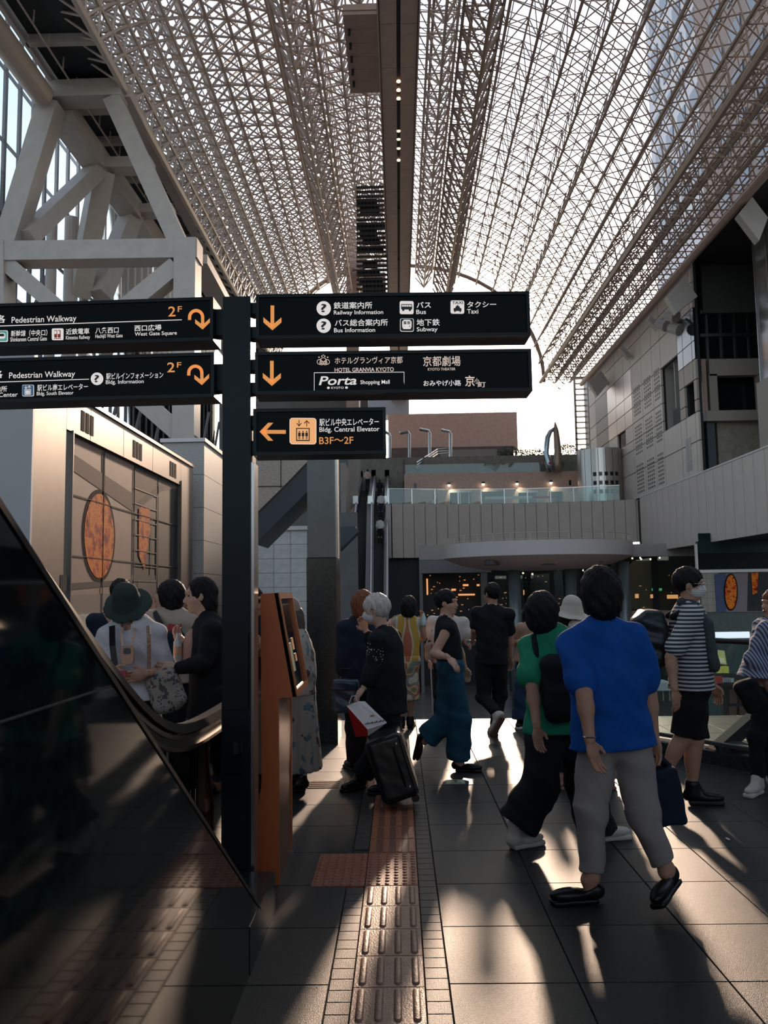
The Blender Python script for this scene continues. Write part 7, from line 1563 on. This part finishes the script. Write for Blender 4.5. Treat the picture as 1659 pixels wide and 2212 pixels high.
a = P(274, 1412, Y=5.52); fn = empty('neck_fan', a, 'peach neck fan with grey grille hanging on the woman in the white blouse', 'fan'); mb = MB(); mb.prism([a + Vector(((x - 274)*.0031, 0, -(y - 1412)*.0031)) for x, y in rrect(261, 1396, 288, 1434, 8)], (0, .03, 0)); obj('casing', mb, PE, fn); mb = MB(); mb.prism([a + Vector(((x - 274)*.0031, -.006, -(y - 1412)*.0031)) for x, y in rrect(267, 1400, 282, 1413, 4)], (0, .01, 0)); obj('grille', mb, mat('grille_grey', (.06, .06, .06), .5), fn)
mb = MB(); mb.ribbon([a + Vector((-.03, 0, .05)), P(262, 1368, Y=5.6), P(270, 1352, Y=5.72)], .012, .004); mb.ribbon([a + Vector((.03, 0, .05)), P(292, 1368, Y=5.6), P(288, 1352, Y=5.72)], .012, .004); obj('neck_strap', mb, PE, fn)
mb = MB(); mb.ribbon([P(242, 1352, Y=5.62), P(243, 1395, Y=5.56), P(250, 1450, Y=5.55)], .04, .006, up=(0, 1, 0)); obj('shoulder_strap', mb, SHOEB, p.root)
mb = MB(); mb.ribbon([P(320, 1352, Y=5.65), P(322, 1395, Y=5.57), P(322, 1452, Y=5.6)], .025, .006, up=(0, 1, 0)); obj('chain_strap', mb, mat('chain_tan', (.28, .17, .11), .5, 0, .5, 60), p.root)
w_ = p.arm['L'][2]; e_ = p.arm['L'][1]; d_ = Vector(nrm(w_ - e_)); c_ = Vector(w_) - d_*.02; mb = MB(); mb.tube(c_ - d_*.009, c_ + d_*.009, .0275, n=16); obj('watch_strap', mb, SHOEB, p.root); mb = MB(); mb.box(c_.x - .016, c_.x + .016, c_.y - .036, c_.y - .026, c_.z - .018, c_.z + .018); obj('watch_face', mb, M_dglass, p.root)
mb = MB(); a = P(262, 1452, Y=5.40); mb.box(a.x - .03, a.x + .03, a.y, a.y + .02, a.z - .03, a.z + .01); obj('purse', mb, mat('purse_red', (.35, .03, .06), .4), label='small pinkish red purse in the hands of the woman in white', cat='purse')
r_, c_, M_ = bagobj('tote_bag', patches('toile_print', (.30, .25, .21), [((.04, .04, .045), 1.8), ((.10, .06, .05), 1.1), ((.07, .08, .10), 1.4)], 14, .3), 5.65, (358, 1492), (.115, .07, .15), 'bulging beige tote bag with dark line print, between the two women by the escalator', tilt=18, rnd=.07)
# ---------------------------------------------------------------- 16 long-haired woman in black cardigan
p = Person('long-haired woman in a black cardigan facing left, holding a bottle, beside the signpost', 6.0, (432, 1287), (450, 1345), (454, 1500), -112, hyaw=-106, hpitch=-4, skin=SKIN2, h=.011, size=1.06, sw=.145)
p.arms(L=((440, 1432, -.24), (385, 1444, -.34), (352, 1442, -.34), .35), R=((438, 1432, .06), (402, 1394, -.02), (388, 1378, .0), .9)); p.legs(R=((432, 1600, .05), (422, 1672, .15), (398, 1690, .1)), L=((455, 1620, -.1), (448, 1720, -.05), (425, 1740, -.1)))
p.top(cloth('pink_top', (.42, .24, .19), .08), .010, hem=(452, 1500), sleeve=0, name='pink_top', amp=.002, neckcut=.085, vneck=.02)
g = p; p.top(BLACKC, .022, hem=(452, 1560), sleeve=1.95, sl_r=.012, flare=.03, name='cardigan', amp=.004, neckcut=.08); cg = SDF(); cg.ell(p.neck + p.ft*.10 - p.up*.20, V3(.08, .085, .17), p.M, .02); cg.disp = folds(.002); p.parts.append(('pink_front', cg, MATS['pink_top'], .009)); p.trousers(BLACKC, (.105, .08, .07))
p.face(); p.hair(HAIRB, 'long', vol=.010, fringe=-.05); e = p.parts[-1][1]; e.cone(p.hd - p.hf*.085 - p.hu*.2, p.hd - p.hf*.12 - p.hu*.36 + p.hr*0, .055, .03, .03); p.shoes(SHOEB, kind='boot', name='boot'); p.build()
mb = MB(); q = p.neck + p.ft*.115 - p.up*.27; mb.ball(Vector(q) + Vector(p.r)*-.03, (.05, .04, .055), 10); obj('red_motif', mb, mat('motif_red', (.30, .02, .03), .5), p.root)
a = P(384, 1430, Y=5.93); bt_ = empty('water_bottle', a, 'clear plastic bottle with an orange label held by the long-haired woman', 'bottle'); mb = MB(); mb.lathe([(.001, 0), (.030, 0), (.032, .02), (.032, .14), (.014, .175), (.013, .20), (.001, .2)], a, 14); obj('bottle', mb, mat('bottle_clear', (.5, .5, .48), .1), bt_, smooth=True); mb = MB(); mb.lathe([(.0325, .05), (.0328, .11)], a, 14); obj('label_wrap', mb, mat('label_orange', (.6, .35, .22), .4), bt_)
# ---------------------------------------------------------------- 17 person in cream tee
p = Person('young man with black bobbed hair in a cream T-shirt with a red back print', 7.0, (364, 1287), (368, 1326), (366, 1470), -22, hyaw=-88, hpitch=10, skin=SKIN2, h=.012, size=1.05, sw=.165)
p.arms(R=((412, 1415), (405, 1450, .1)), L=((325, 1410), (325, 1450, .15))); p.legs(R=((378, 1590), (380, 1700), (375, 1712, .15)), L=((352, 1590), (350, 1700), (342, 1712, .12)))
p.top(cloth('cream_tee', (.42, .35, .28), .05), .028, sleeve=.9, sl_r=.04, flare=.02, name='tee_shirt', neckcut=.065); p.trousers(BLACKC); p.face(); p.hair(HAIRB, 'bobround', vol=.016); p.shoes(SHOEB); p.build()
def backprint(pn, body, px, py, w_, h_, m, Y, d=.0, name='printed_lettering'):
    cu = bpy.data.curves.new(name, 'FONT'); cu.body = body; cu.offset = .03; t = bpy.data.objects.new(name, cu); COL.objects.link(t); dg = bpy.context.evaluated_depsgraph_get(); dg.update(); me = bpy.data.meshes.new_from_object(t.evaluated_get(dg)); bpy.data.objects.remove(t); n = len(me.vertices); co = np.empty(n*3); me.vertices.foreach_get('co', co); co = co.reshape(-1, 3); lo, hi = co.min(0), co.max(0); k = (co - lo)/np.maximum(hi - lo, 1e-6); c = np.array(P(px, py, Y=Y) - wl(pn.root)); s_ = Y/FOC
    new = c + (k[:, :1] - .5)*w_*s_*np.array([[1, 0, 0]]) + (k[:, 1:2] - .5)*h_*s_*np.array([[0, 0, 1]]); me.vertices.foreach_set('co', new.astype(np.float32).ravel()); me.materials.clear(); me.materials.append(m); me.update(); o = bpy.data.objects.new(name, me); COL.objects.link(o); o.parent = pn.root
mb = MB(); mb.fp(rrect(362, 1347, 374, 1363, 5), 6.835, .004); obj('red_dot_print', mb, mat('print_scarlet', (.42, .035, .03), .6), p.root); mb = MB(); mb.fp([(376, 1350), (392, 1349), (392, 1368), (376, 1366)], 6.84, .004); obj('print_shadow', mb, mat('print_dkgreen', (.015, .04, .04), .6), p.root); backprint(p, 'IKI', 382, 1355, 18, 13, MATS['print_scarlet'], 6.832)
mb = MB(); mb.ribbon([P(333, 1322, Y=6.9), P(345, 1345, Y=6.82), P(358, 1378, Y=6.82)], .045, .008, up=(0, 1, 0)); obj('shoulder_strap', mb, SHOEB, p.root); e = p.bag('sling_bag', NAVYC, (372, 1390, -.25), (.10, .05, .10), 0, .04)
# ---------------------------------------------------------------- 18 man in navy with tan strap
p = Person('dark-haired man in a navy shirt with a tan strap, behind the olive bucket hat', 7.5, (259, 1282), (255, 1326), (258, 1470), -10, hyaw=-30, h=.013, size=1.05, sw=.185)
p.arms(R=((300, 1420), (300, 1450)), L=((210, 1415), (214, 1460))); p.legs(R=((266, 1580), (268, 1690), (268, 1704, .15)), L=((240, 1580), (240, 1690), (238, 1704, .15)))
p.top(NAVYC, .028, sleeve=.9, sl_r=.03, name='navy_shirt'); p.trousers(BLACKC); p.hair(HAIRB, 'short', vol=.012); p.shoes(SHOEB); p.build()
mb = MB(); mb.ribbon([P(226, 1322, Y=7.2), P(240, 1345, Y=7.16), P(255, 1370, Y=7.16)], .035, .008, up=(0, 1, 0)); obj('shoulder_strap', mb, mat('tan_leather', (.36, .19, .11), .5), p.root)
# ---------------------------------------------------------------- riders on the far escalators
def rider(label, px, py_feet, Y, top, bot, yaw=0, hair=HAIRB):
    s = Y/FOC; q = lambda dz, dx=0: (px + dx/s, py_feet - dz/s)
    p = Person(label, Y, q(1.50), q(1.36), q(.88), yaw, h=.03, size=1.0, group='riders on the far escalators'); p.arms(hand=False); p.legs(R=(q(.48, .09), q(.08, .09), q(.02, .1) + (.15,)), L=(q(.48, -.09), q(.08, -.09), q(.02, -.1) + (.15,)))
    p.top(top, .03, sleeve=.9, sl_r=.03); p.trousers(bot); p.hair(hair, 'short'); p.shoes(SHOEB)
    p.parts = [(a, b, c, max(d, .02)) for a, b, c, d in p.parts]; p.build()
rider('person in a white shirt and dark trousers lowest on the right far escalator', 821, 1172, 53.5, WHITEC, BLACKC); rider('person in a white top midway up the right far escalator', 823, 1116, 57, WHITEC, NAVYC); rider('person in dark clothes above the two white shirts on the right escalator', 820, 1084, 60, BLACKC, BLACKC); rider('person in a pinkish top near the head of the left far escalator', 794, 1060, 63, cloth('rose_top', (.4, .28, .25)), BLACKC)
